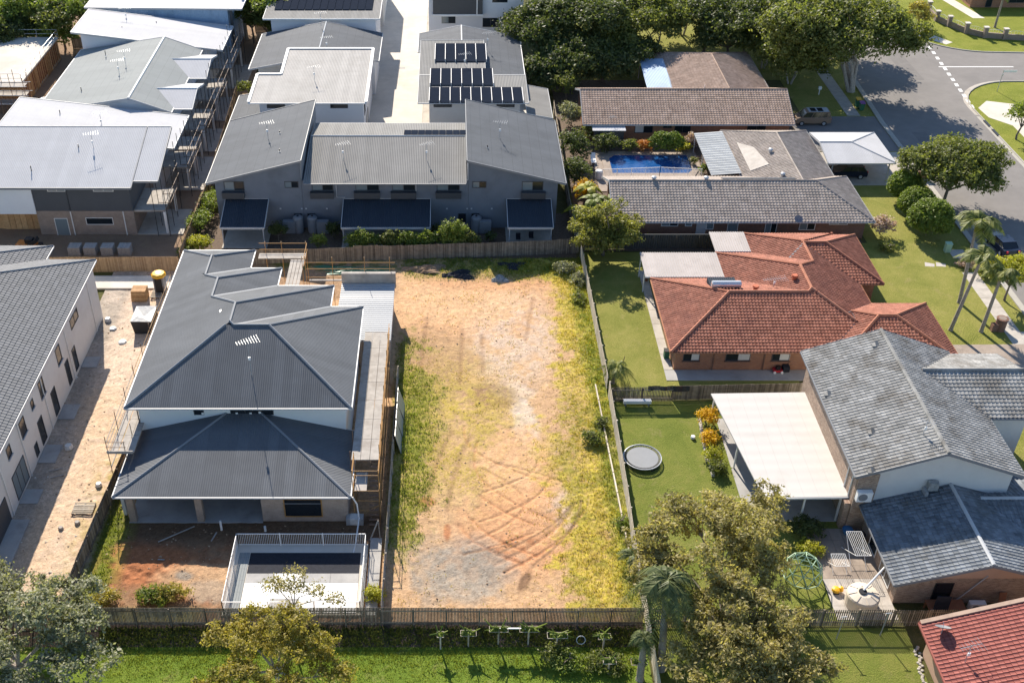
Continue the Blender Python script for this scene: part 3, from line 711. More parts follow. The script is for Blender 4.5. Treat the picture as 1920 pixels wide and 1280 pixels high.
def tufts(name, label, prob, n, h, mat, w_=.05, spread=.12, blades=5, zbase=None, region=(gx[0], gx[-1], gy[0], gy[-1]), parent=None):
    """clumps of grass blades where prob (on the soil grid, or a function) is high"""
    x = rng.uniform(region[0], region[1], n); y = rng.uniform(region[2], region[3], n)
    if callable(prob): p = prob(x, y); z = np.full(n, zbase or 0.)
    else:
        ix = np.clip(((x-gx[0])/0.1).astype(int), 0, nx_-1); iy = np.clip(((y-gy[0])/0.1).astype(int), 0, ny_-1); p = prob[iy, ix]; z = GZ[iy, ix]
    k = rng.random(n) < p; x, y, z = x[k], y[k], z[k]; m = len(x)
    B = blades; x = np.repeat(x, B); y = np.repeat(y, B); z = np.repeat(z, B); N = m*B; hh = h*np.repeat(rng.uniform(.5, 1.3, m), B)*rng.uniform(.6, 1.1, N)
    x = x+rng.normal(0, spread, N); y = y+rng.normal(0, spread, N); th = rng.uniform(0, 2*np.pi, N); lean = hh*rng.uniform(.2, .9, N); la = rng.uniform(0, 2*np.pi, N)
    dx, dy = np.cos(th)*w_, np.sin(th)*w_; tx, ty = x+np.cos(la)*lean, y+np.sin(la)*lean
    V = np.stack([np.stack([x-dx, y-dy, z-.01], 1), np.stack([x+dx, y+dy, z-.01], 1), np.stack([tx, ty, z+hh], 1)], 1).reshape(-1, 3)
    F = np.arange(N*3).reshape(-1, 3); rr = np.clip(np.repeat(rng.random(m), B)*.7+rng.random(N)*.3, 0, 1)
    return fastmesh(name, V, F, rr, mat, parent, kind='stuff', label=label, cat='grass')
attr_mat('clod', (.20, .12, .07), (.52, .37, .24), .95, .2, 3)
bare = np.clip(1-gr-grg, 0, 1)
clods('soil_clods', 'scattered clods and stones on the bare soil of the lot and yard', bare*(.15+.85*sm(n2, .45, .75)), 16000, .025, .13, 'clod')
attr_mat('debris_mix', (.30, .22, .15), (.70, .67, .62), .9, .2, 3)
clods('rubble_scatter', 'small pale rubble and offcuts strewn over the dirt strip beside the left house', side*(.1+.9*sm(n2, .5, .75)), 3000, .03, .18, 'debris_mix')
tufts('dry_tufts', 'sparse dry tufts dotted over the middle of the cleared lot', lot*bare*sm(n1+.5*n2, .72, 1.0)*.8, 16000, .12, 'grass_wild', .03, .16, 4)
tufts('wild_grass', 'long yellow grass along the right side of the cleared lot', gr*sm(n2, .2, .5), 46000, .17, 'grass_wild', .03, .16, 4)
tufts('weeds', 'rough green weeds along the left edge of the cleared lot and the back fence', np.clip(grg+gstrip*.8+sm(-GX, 24.3, 25.2)*sm(GX, -26.4, -26)*sm(66-GY, 0, 2), 0, 1)*sm(n2, .2, .55), 85000, .2, 'grass_green', .035, .16, 4)
# ---------------------------------------------------------------- streets
XL, XR = 55.6, 69.2
arc = lambda cx, cy, r, a0, a1, n=9: [(cx+r*math.cos(R(a0+(a1-a0)*k/n)), cy+r*math.sin(R(a0+(a1-a0)*k/n))) for k in range(n+1)]
low = [(XR, 20), (XR, 134)] + arc(XR+9, 136.5, 9, 180, 98) + [(140, 146.3)]           # corner of the side street, near side
upp = [(140, 155.5)] + [(84, 156.2)] + arc(80, 167, 10.6, 262, 190) + [(70.2, 176), (70.2, 320)]
road = [(XL, 20)] + low + upp + [(XL+2.0, 320), (XL+1.2, 160), (XL, 132)]
sheet('road', road, .03, 'asphalt', .06)
sheet('gutter_west', [(XL, 60), (XL+.55, 60), (XL+.55, 132), (XL+1.75, 160), (XL+2.5, 320), (XL+2, 320), (XL+1.2, 160), (XL, 132)], .0335, 'kerb'); sheet('gutter_east', rc(XR-.5, XR-.005, 60, 133.8), .0335, 'kerb')
sheet('road_patch', rc(58.6, 60.4, 118, 129), .0335, 'asphalt_dark'); sheet('road_patch', rc(57.0, 58.0, 100, 106), .0335, 'path'); sheet('road_patch', rc(64, 66.2, 146, 158), .0335, 'asphalt_dark')
gut = [(XL+.0, 20), (XL+.45, 20), (XL+.45, 320), (XL, 320)]
def kerb(name, pts, w_=.16, h=.13, out=1):
    m = MB()
    for A, B in zip(pts[:-1], pts[1:]): m.bar((A[0], A[1], h/2+.01), (B[0], B[1], h/2+.01), w_, h)
    return m.build(name, 'kerb', None, kind='structure')
kerb('kerb_west', [(XL-.08, 60), (XL-.08, 132), (XL+1.1, 160), (XL+1.9, 320)]); kerb('kerb_corner', [(XR+.08, 60)] + low[1:]); kerb('kerb_north', upp)
m = MB()
for A, B in zip(low[1:-1], low[2:]): m.slab([(A[0]+.0, A[1], .036), (B[0], B[1], .036), (B[0]-.5, B[1]+.35, .036), (A[0]-.5, A[1]+.35, .036)], .003)
m.build('gutter_apron', 'concrete', None, kind='structure')
m = MB()
for k in range(12):                                             # broken give-way line across the side street
    A = P(1745+ (1824-1745)*k/11, 92+(203-92)*k/11); m.slab([(A[0]-.24, A[1], .038), (A[0]+.24, A[1], .038), (A[0]+.36, A[1]+1.0, .038), (A[0]-.12, A[1]+1.0, .038)], .004)
    m.build('road_dash', 'line_paint', None, kind='structure'); m = MB()
A, B = P(1760, 126), P(1900, 126); sheet('road_line', rc(A[0], B[0], A[1]-.12, A[1]+.12), .036, 'line_paint', .004)
# footpath, nature strips and front lawns
sheet('lawn_west_verge', [(46, 60), (XL-.16, 60), (XL-.16, 132), (XL+1, 160), (XL+1.8, 320), (46, 320)], .02, 'lawn_yellow')
for k in range(16): sheet('footpath_slab', rc(52.4, 53.9, 70+k*1.6, 71.57+k*1.6), .034, 'path', .05)
for k in range(10): sheet('footpath_slab', rc(51.9, 53.6, 134+k*1.7, 135.67+k*1.7), .034, 'path', .05)
sheet('lawn_corner', [(XR+.16, 40), (XR+.16, 134)] + [(x+.1, y-.12) for x, y in arc(XR+9, 136.5, 9, 180, 98)] + [(140, 145.9), (140, 40)], .02, 'lawn_lime')
sheet('footpath_corner', [(72.3, 60), (73.8, 60), (73.8, 130), (75.6, 133.5), (77.5, 136), (76, 137.5), (72, 138.8), (70, 136.5), (70.2, 133.5), (72.3, 131)], .034, 'concrete_light', .05)
sheet('lawn_north', [(140, 155.8), (84, 156.6)] + [(x+.1, y+.1) for x, y in arc(80, 167, 10.6, 262, 190)] + [(70.5, 176), (70.5, 330), (140, 330)], .02, 'lawn_lime')
sheet('footpath_north', [(70.6, 190), (72.0, 190), (72.0, 166), (75.5, 160.5), (74.2, 159.6), (70.6, 164)], .034, 'concrete_light', .05)
sheet('driveway_north', [(79, 190), (81, 190), (84.5, 171), (82.6, 171)], .03, 'concrete_light', .05)
sheet('driveway_brick', rc(44, 55.4, 123.5, 133.8), .028, 'asphalt', .05)
sheet('driveway_carport', rc(43.9, 55.4, 114.6, 123.3), .028, 'concrete', .05)
sheet('driveway_terracotta', [(44.5, 77.2), (55.4, 76.2), (55.4, 84.6), (52.4, 83.0), (44.5, 82.9)], .040, 'paving', .05)
sheet('driveway_stub', rc(52.6, 55.4, 83.0, 85.0), .044, 'path', .02)
# ---------------------------------------------------------------- yards
sheet('lawn_back_terracotta', rc(13.8, 31, 75.4, 99.6), .01, 'lawn_yellow')
sheet('lawn_front', rc(31, 52.3, 84.0, 101.5), .008, 'lawn_yellow')
sheet('lawn_front_carport', rc(44.5, 55, 101, 114), .006, 'lawn_yellow')
sheet('lawn_trampoline', rc(13.8, 31, 50.4, 74.6), .01, 'lawn_green')
sheet('lawn_grey_house', rc(41, 55.4, 40, 76), .012, 'lawn_yellow')
sheet('lawn_near', rc(-60, 13.2, 20, 48.2), .014, 'lawn_fresh')
sheet('fence_shade_strip', rc(-60, 13.2, 48.2, 50.2), .012, 'mulch')  # fence shadow painted in as a dark mulch-coloured strip
sheet('lawn_near_right', rc(13.5, 31.2, 20, 49.8), .014, 'lawn_green')
sheet('park_lawn', rc(15, 52, 146, 330), .004, 'lawn_yellow')
sheet('garden_soil', rc(13.9, 18, 99.8, 146), .006, 'mulch')
sheet('garden_soil_brick', rc(18, 44, 99.8, 146), .002, 'mulch')
sheet('shared_driveway', rc(-10.9, -3.7, 112, 176), .03, 'concrete_light', .05)
sheet('shared_driveway_rear', rc(-11.4, -2.0, 176, 260), .03, 'concrete_light', .05)
sheet('driveway_edge', rc(-3.68, -2.4, 112, 175.9), .026, 'concrete', .05)
for k in range(9):
    MB().box(-10.88, -3.72, 118+k*7, 118.05+k*7, .026, .0325).build('expansion_joint', 'concrete', None, kind='structure')
MB().box(-7.4, -6.5, 150, 150.7, .03, .036).build('drain_grate', 'concrete_grey', None, label='small drain grate set in the shared concrete driveway', cat='drain')
sheet('terrace_garden', rc(-27.4, 13.2, 98.4, 108), .004, 'mulch')
sheet('site_mud', rc(-64, -27.6, 96.2, 190), .004, 'dirt_rough')
sheet('side_slab', rc(-36.5, -26.3, 92.3, 94.6), .24, 'concrete_light', .2)
for k in range(7): sheet('path_slab', rc(19.25, 20.05, 79.1+k*2.4, 81.47+k*2.4), .06, 'concrete', .06)
sheet('side_path', rc(19.25, 33, 77.5, 79.05), .055, 'concrete_grey', .06)
# ---------------------------------------------------------------- helpers to read a wall: photo pixel on an upright plane
def WS(px, py, Y):
    u = (px-PPX)/FPX; v = (PPY-py)/FPX; t = Y/(_c+_s*v); return u*t, CAM_H+(-_s+_c*v)*t
def WE(px, py, X):
    u = (px-PPX)/FPX; v = (PPY-py)/FPX; t = X/u; return (_c+_s*v)*t, CAM_H+(-_s+_c*v)*t
def winS(parent, Y, x0, x1, y0, y1, **k):
    a0, zt = WS(x0, y0, Y); a1, _ = WS(x1, y0, Y); _, zb = WS(x0, y1, Y); return window(parent, 'S', Y, a0, a1, zb, zt, **k)
# ================================================================ new house with charcoal metal roof
b = thing('new_house', 'unfinished two-storey house with charcoal metal roof beside the cleared lot', 'house', (-16.5, 60, 0))
HX0 = -24.55
make_roof(b, [Rect(-25.35, -7.72, 66.3, 80.4, 6.0, .42), Rect(-25.35, -10.6, 66.3, 83.8, 6.0, .42), Rect(-25.35, -15.7, 66.3, 86.8, 6.0, .42), Rect(-25.35, -18.6, 66.3, 90.0, 6.0, .42)], 'roof_charcoal', cap='trim_grey', fascia='trim_pale', ridge_r=.11)
make_roof(b, [Rect(-25.1, -7.45, 59.5, 66.95, 3.05, .255, 'SWE')], 'roof_charcoal', cap='trim_grey', fascia='trim_pale', name='verandah_roof', ridge_r=.1)
walls(b, HX0, -8.3, 66.95, 79.9, .1, 5.9, 'cladding', 'upper_wall'); walls(b, HX0, -11.2, 79.9, 83.2, .1, 5.9, 'cladding', 'upper_wall'); walls(b, HX0, -16.3, 83.2, 86.2, .1, 5.9, 'cladding', 'upper_wall'); walls(b, HX0, -19.2, 86.2, 89.4, .1, 5.9, 'cladding', 'upper_wall')
winS(b, 66.95, 362, 381, 764.5, 777, bars=0); winS(b, 66.95, 431, 512, 764.5, 777, bars=2)
for (px_, py_) in ((380, 775), (444, 775), (470, 775), (487, 773)):
    x, z = WS(px_, py_, 66.89); MB().box(x-.09, x+.09, 66.87, 66.9, z-.1, z+.1).build('sticker', 'steel_white', b)
x0, _ = WS(491, 955, 59.95); x1, _ = WS(652, 955, 59.95)
walls(b, x0, x1, 59.95, 66.9, .1, 2.95, 'brick_tan', 'lower_wall')
winS(b, 59.95, 530, 603, 934, 968, frame='steel_orange', bars=0, fw=.09)
x, z = WS(565, 944, 59.9); MB().box(x-1.45, x+1.45, 59.9, 59.93, z-.03, z+.03).build('transom', 'trim_grey', b)
walls(b, HX0, x0-.003, 64.4, 66.9, .12, 2.9, 'brick_tan', 'lower_wall')
window(b, 'S', 64.4, -22.5, -18.4, .2, 2.4, bars=2, name='sliding_door'); window(b, 'S', 64.4, -17.2, -15.2, .2, 2.4, bars=1, name='sliding_door')
sheet('verandah_slab', rc(-24.4, x0-.01, 59.75, 64.38), .17, 'concrete_grey', .15, parent=b, kind=None)
for px_ in (245, 373):
    x, _ = WS(px_, 950, 59.9); MB().box(x-.26, x+.26, 59.8, 60.25, .1, 2.95).build('brick_pier', 'brick_tan', b)
x, _ = WS(205, 945, 60.0); MB().box(-25.0, -24.75, 60.6, 60.85, .1, 2.9).build('corner_post', 'trim_white', b)
# low flat-roofed wing with ribbed zinc sheet
m = MB(); y = 79.3
while y < 88.5:
    m.box(-10.4, -5.35, y, y+.16, 3.15, 3.215); y += .32
MB().box(-10.4, -5.32, 79.2, 88.6, 3.02, 3.15).build('wing_roof', 'trim_pale', b)
m.build('wing_roof_ribs', 'trim_pale', b)
walls(b, -8.2, -5.5, 79.4, 88.5, .1, 3.0, 'brick_tan', 'wing_wall')
MB().box(-10.4, -5.25, 88.62, 89.0, 2.6, 4.25).build('parapet', 'plank', b)
MB().tube([(-7.3, 59.6, 2.95), (-7.0, 59.6, 2.2), (-6.9, 59.5, .9), (-7.05, 57.6, .22), (-7.15, 56.6, .2)], .06, 6).build('downpipe', 'trim_white', b)
for z in (5.75,): MB().tube([(-24.6, 66.85, 4.0), (-24.6, 66.85, z)], .05, 6).build('downpipe', 'trim_dark', b)
# fittings on the charcoal roof
x, y, _ = P(418, 590, 8.2); t = thing('roof_exhaust_vent', 'dark round exhaust vent with pale cap on the charcoal roof', 'vent', (x, y, 7.9))
MB().cyl(x, y, 7.7, 8.5, .22, .26, 14).build('pipe', 'steel_black', t); MB().cyl(x, y, 8.5, 8.6, .3, .24, 14).build('cap', 'galv', t)
x, y, zz = P(472, 703, 7.1); antenna(x, y, 6+.42*(y-66.3), 3.3, 'tall thin aerial mast on the front slope of the charcoal roof', R(25), n=9, L=1.7)
# swimming pool being finished, behind a barred fence
XP0, XP1, YP0, YP1 = -15.75, -6.25, 50.9, 57.35
sheet('pool_surround', rc(XP0-.15, XP1+.15, 50.75, 57.5), .2, 'concrete_light', .18)
t = thing('swimming_pool_cover', 'white and grey panels laid over the unfinished pool behind the timber fence', 'pool cover', (-11, 54, .2))
xs = np.linspace(-14.7, -6.6, 5); pat = [['concrete_grey', 'trim_white', 'concrete_grey', 'concrete_grey'], ['trim_white']*4, ['trim_white', 'concrete_grey', 'trim_white', 'trim_white']]
ys = [50.95, 52.2, 53.65, 54.55]
for j in range(3):
    for i in range(4): MB().box(xs[i]+.01, xs[i+1]-.01, ys[j]+.01, ys[j+1]-.01, .2, .26+.006*((i+j) % 2)).build('cover_panel', pat[2-j][i] if True else '', t)
MB().box(xs[0], xs[-1], 54.56, 56.6, .2, .215).build('pool_recess', 'cloth_dark', t)  # near-black colour holds the house shadow as well as the dark recess
MB().box(-15.5, -14.75, 50.95, 56.6, .2, .24).build('edge_strip', 'roof_sage', t)
t = thing('pool_fence', 'white barred aluminium pool fence around the covered pool', 'fence', (XP0, YP1, .2))
def barfence(t, A, B, n, zt=1.4, z0=.2, step=.11, mat='steel_white', bw=.018):
    A = Vector((*A, 0)); B = Vector((*B, 0)); L = (B-A).length; d = (B-A)/L
    MB().bar(A+Vector((0,0,zt)), B+Vector((0,0,zt)), .04, .05).build('top_rail', mat, t); MB().bar(A+Vector((0,0,z0+.1)), B+Vector((0,0,z0+.1)), .03, .04).build('bottom_rail', mat, t)
    for k in range(n+1):
        p = A+d*L*k/n; MB().box(p.x-.03, p.x+.03, p.y-.03, p.y+.03, z0, zt+.07).build('post', mat, t)
    m = MB(); k = 1
    while k*step < L:
        p = A+d*k*step; m.box(p.x-bw/2, p.x+bw/2, p.y-bw/2, p.y+bw/2, z0+.1, zt); k += 1
    m.build('bars', mat, t, kind='stuff')
barfence(t, (XP0, YP1), (XP1, YP1), 3, step=.13, bw=.022); barfence(t, (XP0, YP0), (XP0, YP1), 3); barfence(t, (XP1, YP0), (XP1, YP1), 3); barfence(t, (XP0, YP0), (XP1, YP0), 3)
MB().box(-5.95, -5.1, 50.6, 57.9, .1, .42).build('retaining_edge', 'concrete_grey', None, label='low concrete footing between the pool fence and lot fence', cat='kerb')
for k, (px_, py_, h) in enumerate(((416, 995, .95), (498, 997, .5))):
    x, y, _ = P(px_, py_); MB().tube([(x, y, .1), (x, y, .1+h)], .09, 8).build('drain_pipe_stub', 'steel_white', None, label=('taller', 'shorter')[k]+' white pipe standing in the dark soil below the verandah', cat='pipe', group='white pipe stubs in the yard')
# ================================================================ scaffolding round the new house
def standard(t, x, y, z0, z1, mat='steel_rust'): MB().tube([(x, y, z0), (x, y, z1)], .032, 6).build('standard', mat, t)
def ledger(t, a, b_, mat='steel_orange', r=.028): MB().tube([a, b_], r, 6).build('ledger', mat, t)
t = thing('scaffold', 'orange tube scaffold with grey plank deck along the right wall of the new house', 'scaffold', (-6.5, 70, 0))
y = 62.5; k = 0
while y < 78.8:
    for i, x in enumerate((-7.55, -6.85, -6.15)): MB().box(x+.01, x+.68, y+.01, y+2.38, 4.0+.004*i, 4.05+.004*i).build('plank', 'plank', t)
    for x in (-5.4,): standard(t, x, y, 0, 5.6, 'steel_orange')
    standard(t, -7.6, y, 0, 4.9)
    ledger(t, (-5.4, y, 4.5), (-5.4, y+2.4, 4.5)); ledger(t, (-5.4, y, 5.0), (-5.4, y+2.4, 5.0)); ledger(t, (-5.4, y, 3.9), (-5.4, y+2.4, 3.9)); ledger(t, (-5.4, y, 2.0), (-5.4, y+2.4, 2.0)); ledger(t, (-7.6, y, 3.95), (-5.4, y, 3.95), 'steel_rust')
    y += 2.4
t = thing('scaffold_stair', 'orange scaffold stair tower with dark treads at the lower right house corner', 'stairs', (-6.2, 61.5, 0))
for x in (-7.3, -5.35):
    for y in (60.2, 62.2): standard(t, x, y, 0, 5.1, 'steel_orange')
for z in (1.0, 2.0, 3.0, 4.55, 5.0):
    ledger(t, (-7.3, 60.2, z), (-5.35, 60.2, z)); ledger(t, (-5.35, 60.2, z), (-5.35, 62.2, z)); ledger(t, (-7.3, 60.2, z), (-7.3, 62.2, z))
for k in range(14): MB().box(-6.15, -5.45, 59.3+k*.24, 59.5+k*.24, .3+k*.27, .33+k*.27).build('tread', 'steel_rust', t)
ledger(t, (-7.3, 60.18, .2), (-5.35, 60.18, 1.6)); MB().box(-7.2, -6.3, 60.3, 62.3, 2.9, 2.95).build('landing', 'plank', t)
t = thing('scaffold', 'scaffold with pale plank deck along the left wall of the new house', 'scaffold', (-26, 66, 0))
y = 63.4
for k in range(3):
    for x in (-26.1, -25.45, -24.85): MB().box(x+.01, x+.58, y+.01, y+1.98, 3.95, 4.0+.004*(k%2)).build('plank', 'plank', t)
    y += 2.0
for k in range(9):
    yy = 63.4+k*3.0; standard(t, -26.25, yy, 0, 5.6); 
    if k < 8:
        for z in (4.45, 4.95, 3.9): ledger(t, (-26.25, yy, z), (-26.25, yy+3.0, z), 'paling_new' if k > 2 else 'plank')
for y in (63.4, 65.5): standard(t, -24.9, y, 0, 5.1)
for z in (4.5, 5.0): ledger(t, (-26.25, 63.4, z), (-24.8, 63.4, z), 'steel_rust')
MB().box(-26.3, -24.3, 63.28, 63.38, 3.95, 4.2).build('toe_board', 'plank', t)
for z in (1.2, 2.5): ledger(t, (-26.25, 63.4, z), (-26.25, 69, z), 'plank', .05)
t = thing('scaffold', 'orange guard rails standing at the rear corner beyond the zinc wing roof', 'scaffold', (-8, 90, 0))
for px_ in (624, 684, 731): x, y, _ = P(px_, 528, 3.2); standard(t, x, 89.4, 0, 5.6, 'steel_orange')
xa, xb = PX(580, 500, 4.2), PX(731, 528, 4.2)
for z in (3.35, 4.3, 5.0): ledger(t, (xa-.3, 89.4, z), (xb+.4, 89.4, z), r=.035)
MB().box(xa, xb+.4, 89.1, 89.36, 3.1, 3.15).build('toe_board', 'plank', t)
for x in (-14.3, -14.0): standard(t, x, 90.3, 0, 5.2, 'steel_orange')
for x in (-18.2, -16.6, -14.2): standard(t, x, 93.0, 0, 5.2, 'steel_orange')
for z in (4.3, 5.0): ledger(t, (-18.8, 93.0, z), (-14.1, 93.0, z), r=.035); ledger(t, (-14.1, 93.0, z), (-14.1, 89.9, z), r=.035)
for k in range(3): MB().box(-18.8, -14.2, 91.9+k*.33, 92.2+k*.33, 3.9, 3.95).build('plank', 'plank', t)
for k in range(4): MB().box(-15.6+k*.34, -15.3+k*.34, 87.0, 91.8, 3.84, 3.89).build('plank', 'plank', t)
t = thing('steel_hoarding', 'grey steel fence panels leaning against the lot fence beside the scaffold', 'fence panel', (-4.4, 72, 0))
for k in range(3): MB().bar((-4.05+.05*k, 68.6+k*2.2, .1), (-4.5, 68.7+k*2.2, 1.95), 2.1, .04, up=(1, 0, 0)).build('panel', 'galv', t)
# ================================================================ left two-storey house
b = thing('left_house', 'pale rendered two-storey house with dark grey tiled roof at the left edge', 'house', (-40, 65, 0))
make_roof(b, [Rect(-49.5, -33.1, 40, 87.7, 6.35, .40), Rect(-49.5, -37.8, 40, 90.2, 6.35, .40)], 'tile_slate', True, cap='trim_grey', fascia='trim_pale', tw=.33, thh=.36, amp=.03, lip=.05)
walls(b, -48, -33.45, 42, 87.3, .05, 6.25, 'render_white'); walls(b, -48, -38.3, 87.3, 89.8, .05, 6.25, 'render_white')
def winE(parent, X, pts, **k):
    (xa, ya), (xb, yb) = pts; y0, zt = WE(xa, ya, X); y1, zb = WE(xb, yb, X)
    return window(parent, 'E', X, min(y0, y1), max(y0, y1), min(zt, zb), max(zt, zb), **k)
WX = -33.45
for (ya, yb, za, zb, nb) in ((79.3, 81.5, 4.2, 5.2, 1), (74.9, 76.0, 3.6, 5.2, 0), (70.2, 71.3, 3.7, 5.3, 0), (68.1, 68.7, 4.3, 5.1, 0), (65.3, 66.4, 3.7, 5.2, 0), (62.3, 63.1, 4.2, 5.2, 0), (78.2, 79.1, .5, 2.8, 0), (76.1, 77.0, .5, 2.9, 0), (72.0, 73.1, .4, 2.9, 0), (68.3, 69.4, .4, 2.8, 0), (66.7, 67.4, .5, 1.7, 0), (61.9, 64.6, .35, 2.7, 2)):
    window(b, 'E', WX, ya, yb, za, zb, frame='trim_dark', pane='glass_pale' if nb == 2 else 'glass', bars=nb, sill='trim_pale' if nb == 0 and zb > 3 else None)
for y in (85.0, 77.6, 70.8, 65.0, 60.6): MB().tube([(WX+.05, y, .1), (WX+.05, y, 6.2)], .05, 6).build('downpipe', 'trim_white', b)
MB().box(-33.46, -33.38, 57.2, 60.1, .05, 2.5).build('garage_opening', 'trim_dark', b)
sheet('house_apron', rc(-36, -32.0, 52, 60), .24, 'concrete_grey', .2)
for y, s in ((61.8, 1.6), (66.5, 2.2), (72.0, 2.0), (79.3, 1.6)): MB().box(-33.4, -32.0, y, y+s, .05, .17).build('loose_slab', 'concrete_grey', None, label='grey concrete strip at the foot of the pale left house', cat='slab', group='concrete strips along the left house')
# ================================================================ dark terrace of townhouses
b = thing('dark_terrace', 'dark grey two-storey townhouse row with angled end roofs behind the back fence', 'townhouses', (-7, 104, 0))
def slant(parent, x0, x1, y0, y1, za, zb, mat, th=.2, name='roof', fascia=None, slope='x', over=0):
    """single-fall roof plate: za at x0 (or y0), zb at x1 (or y1)"""
    if slope == 'x': pts = [(x0,y0,za),(x1,y0,zb),(x1,y1,zb),(x0,y1,za)]
    else: pts = [(x0,y0,za),(x1,y0,za),(x1,y1,zb),(x0,y1,zb)]
    o = MB().slab(pts, th).build(name, mat, parent)
    if fascia:
        m = MB(); q = pts+[pts[0]]; cx, cy = (x0+x1)/2, (y0+y1)/2
        for A, B in zip(q[:-1], q[1:]):
            nx, ny = (B[1]-A[1]), -(B[0]-A[0]); l = math.hypot(nx, ny); nx, ny = nx/l*.035, ny/l*.035
            m.bar((A[0]+nx, A[1]+ny, A[2]-.07), (B[0]+nx, B[1]+ny, B[2]-.07), .065, .24)
        m.build('fascia', fascia, o)
    return o
slant(b, -26.0, -15.75, 104.55, 120.3, 5.5, 8.15, 'roof_slate', fascia='trim_grey')
slant(b, 1.75, 12.25, 104.55, 120.4, 8.15, 5.5, 'roof_slate', fascia='trim_grey')
yr = PY(255, 7.2)
make_roof(b, [Rect(-15.55, 1.62, 104.0, yr, 5.8, (7.2-5.8)/(yr-104), 'S'), Rect(-15.55, 1.62, yr, 117.5, 6.5, (7.2-6.5)/(117.5-yr), 'N')], 'roof_silver', cap='trim_pale', fascia='trim_grey', name='centre_roof')
YD = 104.75
gable(b, [(-25.1, 0), (-15.9, 0), (-15.9, 7.95), (-25.1, 5.55)], YD, 120.0, 'render_grey', 'end_wall')
gable(b, [(1.9, 0), (11.4, 0), (11.4, 5.55), (1.9, 7.95)], YD, 120.0, 'render_grey', 'end_wall')
walls(b, -15.88, 1.88, YD+.02, 117.2, 0, 5.75, 'render_grey', 'centre_wall')
MB().box(-15.88, -15.80, 104.6, 120.1, 5.9, 7.9).build('party_wall', 'trim_grey', b)  # faces east: its shade is put into the darker grey
MB().box(1.8, 1.88, 104.6, 120.1, 5.9, 7.95).build('party_wall', 'trim_pale', b)  # faces west: the sunlight on it is put into the paler grey
for (x0, x1) in ((418, 459), (583, 626), (665, 712), (734, 780), (818, 864), (978, 1021)):
    c = MB(); winS(b, YD, x0+1, x1-2, 340, 357, pane='glass', blind='glass_pale', bars=1)
    a0, zt = WS(x0-1, 357, YD); a1, zb = WS(x1+1, 371, YD)
    MB().box(a0, a1, YD-.55, YD-.02, zb+.15, zt-.05).build('window_hood', 'trim_dark', b)
for (x0, x1) in ((533, 559), (886, 912)): winS(b, YD, x0, x1, 340, 352, pane='glass', blind='glass_pale', bars=1)
for (x0, x1) in ((551, 566), (576, 591), (859, 874), (884, 899)): winS(b, YD, x0, x1, 400, 417, bars=0)
for (x0, x1) in ((413, 495), (640, 806), (953, 1037)):
    a0, _ = WS(x0, 428, 100.5); a1, _ = WS(x1, 428, 100.5)
    o = slant(b, a0, a1, 100.5, YD-.01, 2.45, 3.55, 'roof_navy', .12, 'patio_roof', 'trim_pale', 'y')
    for x in (a0+.15, a1-.15): MB().box(x-.05, x+.05, 100.6, 100.7, 0, 2.35).build('patio_post', 'trim_pale', b)
    for q in range(1 if a1-a0 < 6 else 2):
        l = (a1-a0)/(1 if a1-a0 < 6 else 2); window(b, 'S', YD, a0+.6+q*l, a0+l-.6+q*l, .1, 2.2, frame='trim_grey', bars=1, blind='glass_pale', name='sliding_door')
    MB().box(a0-.1, a1+.1, 100.3, YD-.02, .02, .1).build('patio_slab', 'concrete', b)
for x, z0 in ((-12.2, 3.8), (-3.7, 3.8)): MB().tube([(x, YD-.08, 5.7), (x, YD-.08, z0), (x+.9*(1 if x < -8 else -1), YD-.08, z0)], .05, 6).build('downpipe', 'trim_pale', b)
for px_ in (526, 566, 574, 613, 838, 876, 884, 922): x, z = WS(px_, 391, YD); MB().box(x-.09, x+.09, YD-.05, YD-.01, z-.08, z+.08).build('wall_vent', 'trim_pale', b)
# solar panels on the rear fall
for k in range(9):
    t = -5.2+k*.78; n_ = (117.5-yr)
    f = lambda y: 7.2-(y-yr)*(.7/n_)+.08
    o = MB().slab([(t, yr+.3, f(yr+.3)), (t+.74, yr+.3, f(yr+.3)), (t+.74, yr+2.0, f(yr+2.0)), (t, yr+2.0, f(yr+2.0))], .04).build('solar_panel', 'panel_dark', b)
for (px_, py_, z, l, rt) in ((503, 262, 6.9, 'aerial on the left slate roof of the dark terrace', .3), (644, 300, 6.5, 'aerial on the left half of the silver terrace roof', .4), (800, 300, 6.5, 'aerial on the right half of the silver terrace roof', .4), (937, 260, 7.2, 'aerial on the right slate roof of the dark terrace', -.2)):
    x, y, _ = P(px_, py_, z); zz = 5.5+(x+26)*.2585 if x < -15.7 else (8.15-(x-1.75)*.2524 if x > 1.8 else 5.8+(y-104)*(1.4/(yr-104))); antenna(x, y, zz, 2.0, l, rt)
for k, (px_, py_, z) in enumerate(((525, 255, 7.0), (525, 292, 7.0), (914, 282, 7.3))):
    x, y, _ = P(px_, py_, z); zz = 5.5+(x+26)*.2585 if x < -15.7 else 8.15-(x-1.75)*.2524
    roof_pipe(x, y, zz, ('upper thin vent pipe on the left slate terrace roof', 'lower thin vent pipe on the left slate terrace roof', 'thin vent pipe on the right slate terrace roof')[k])
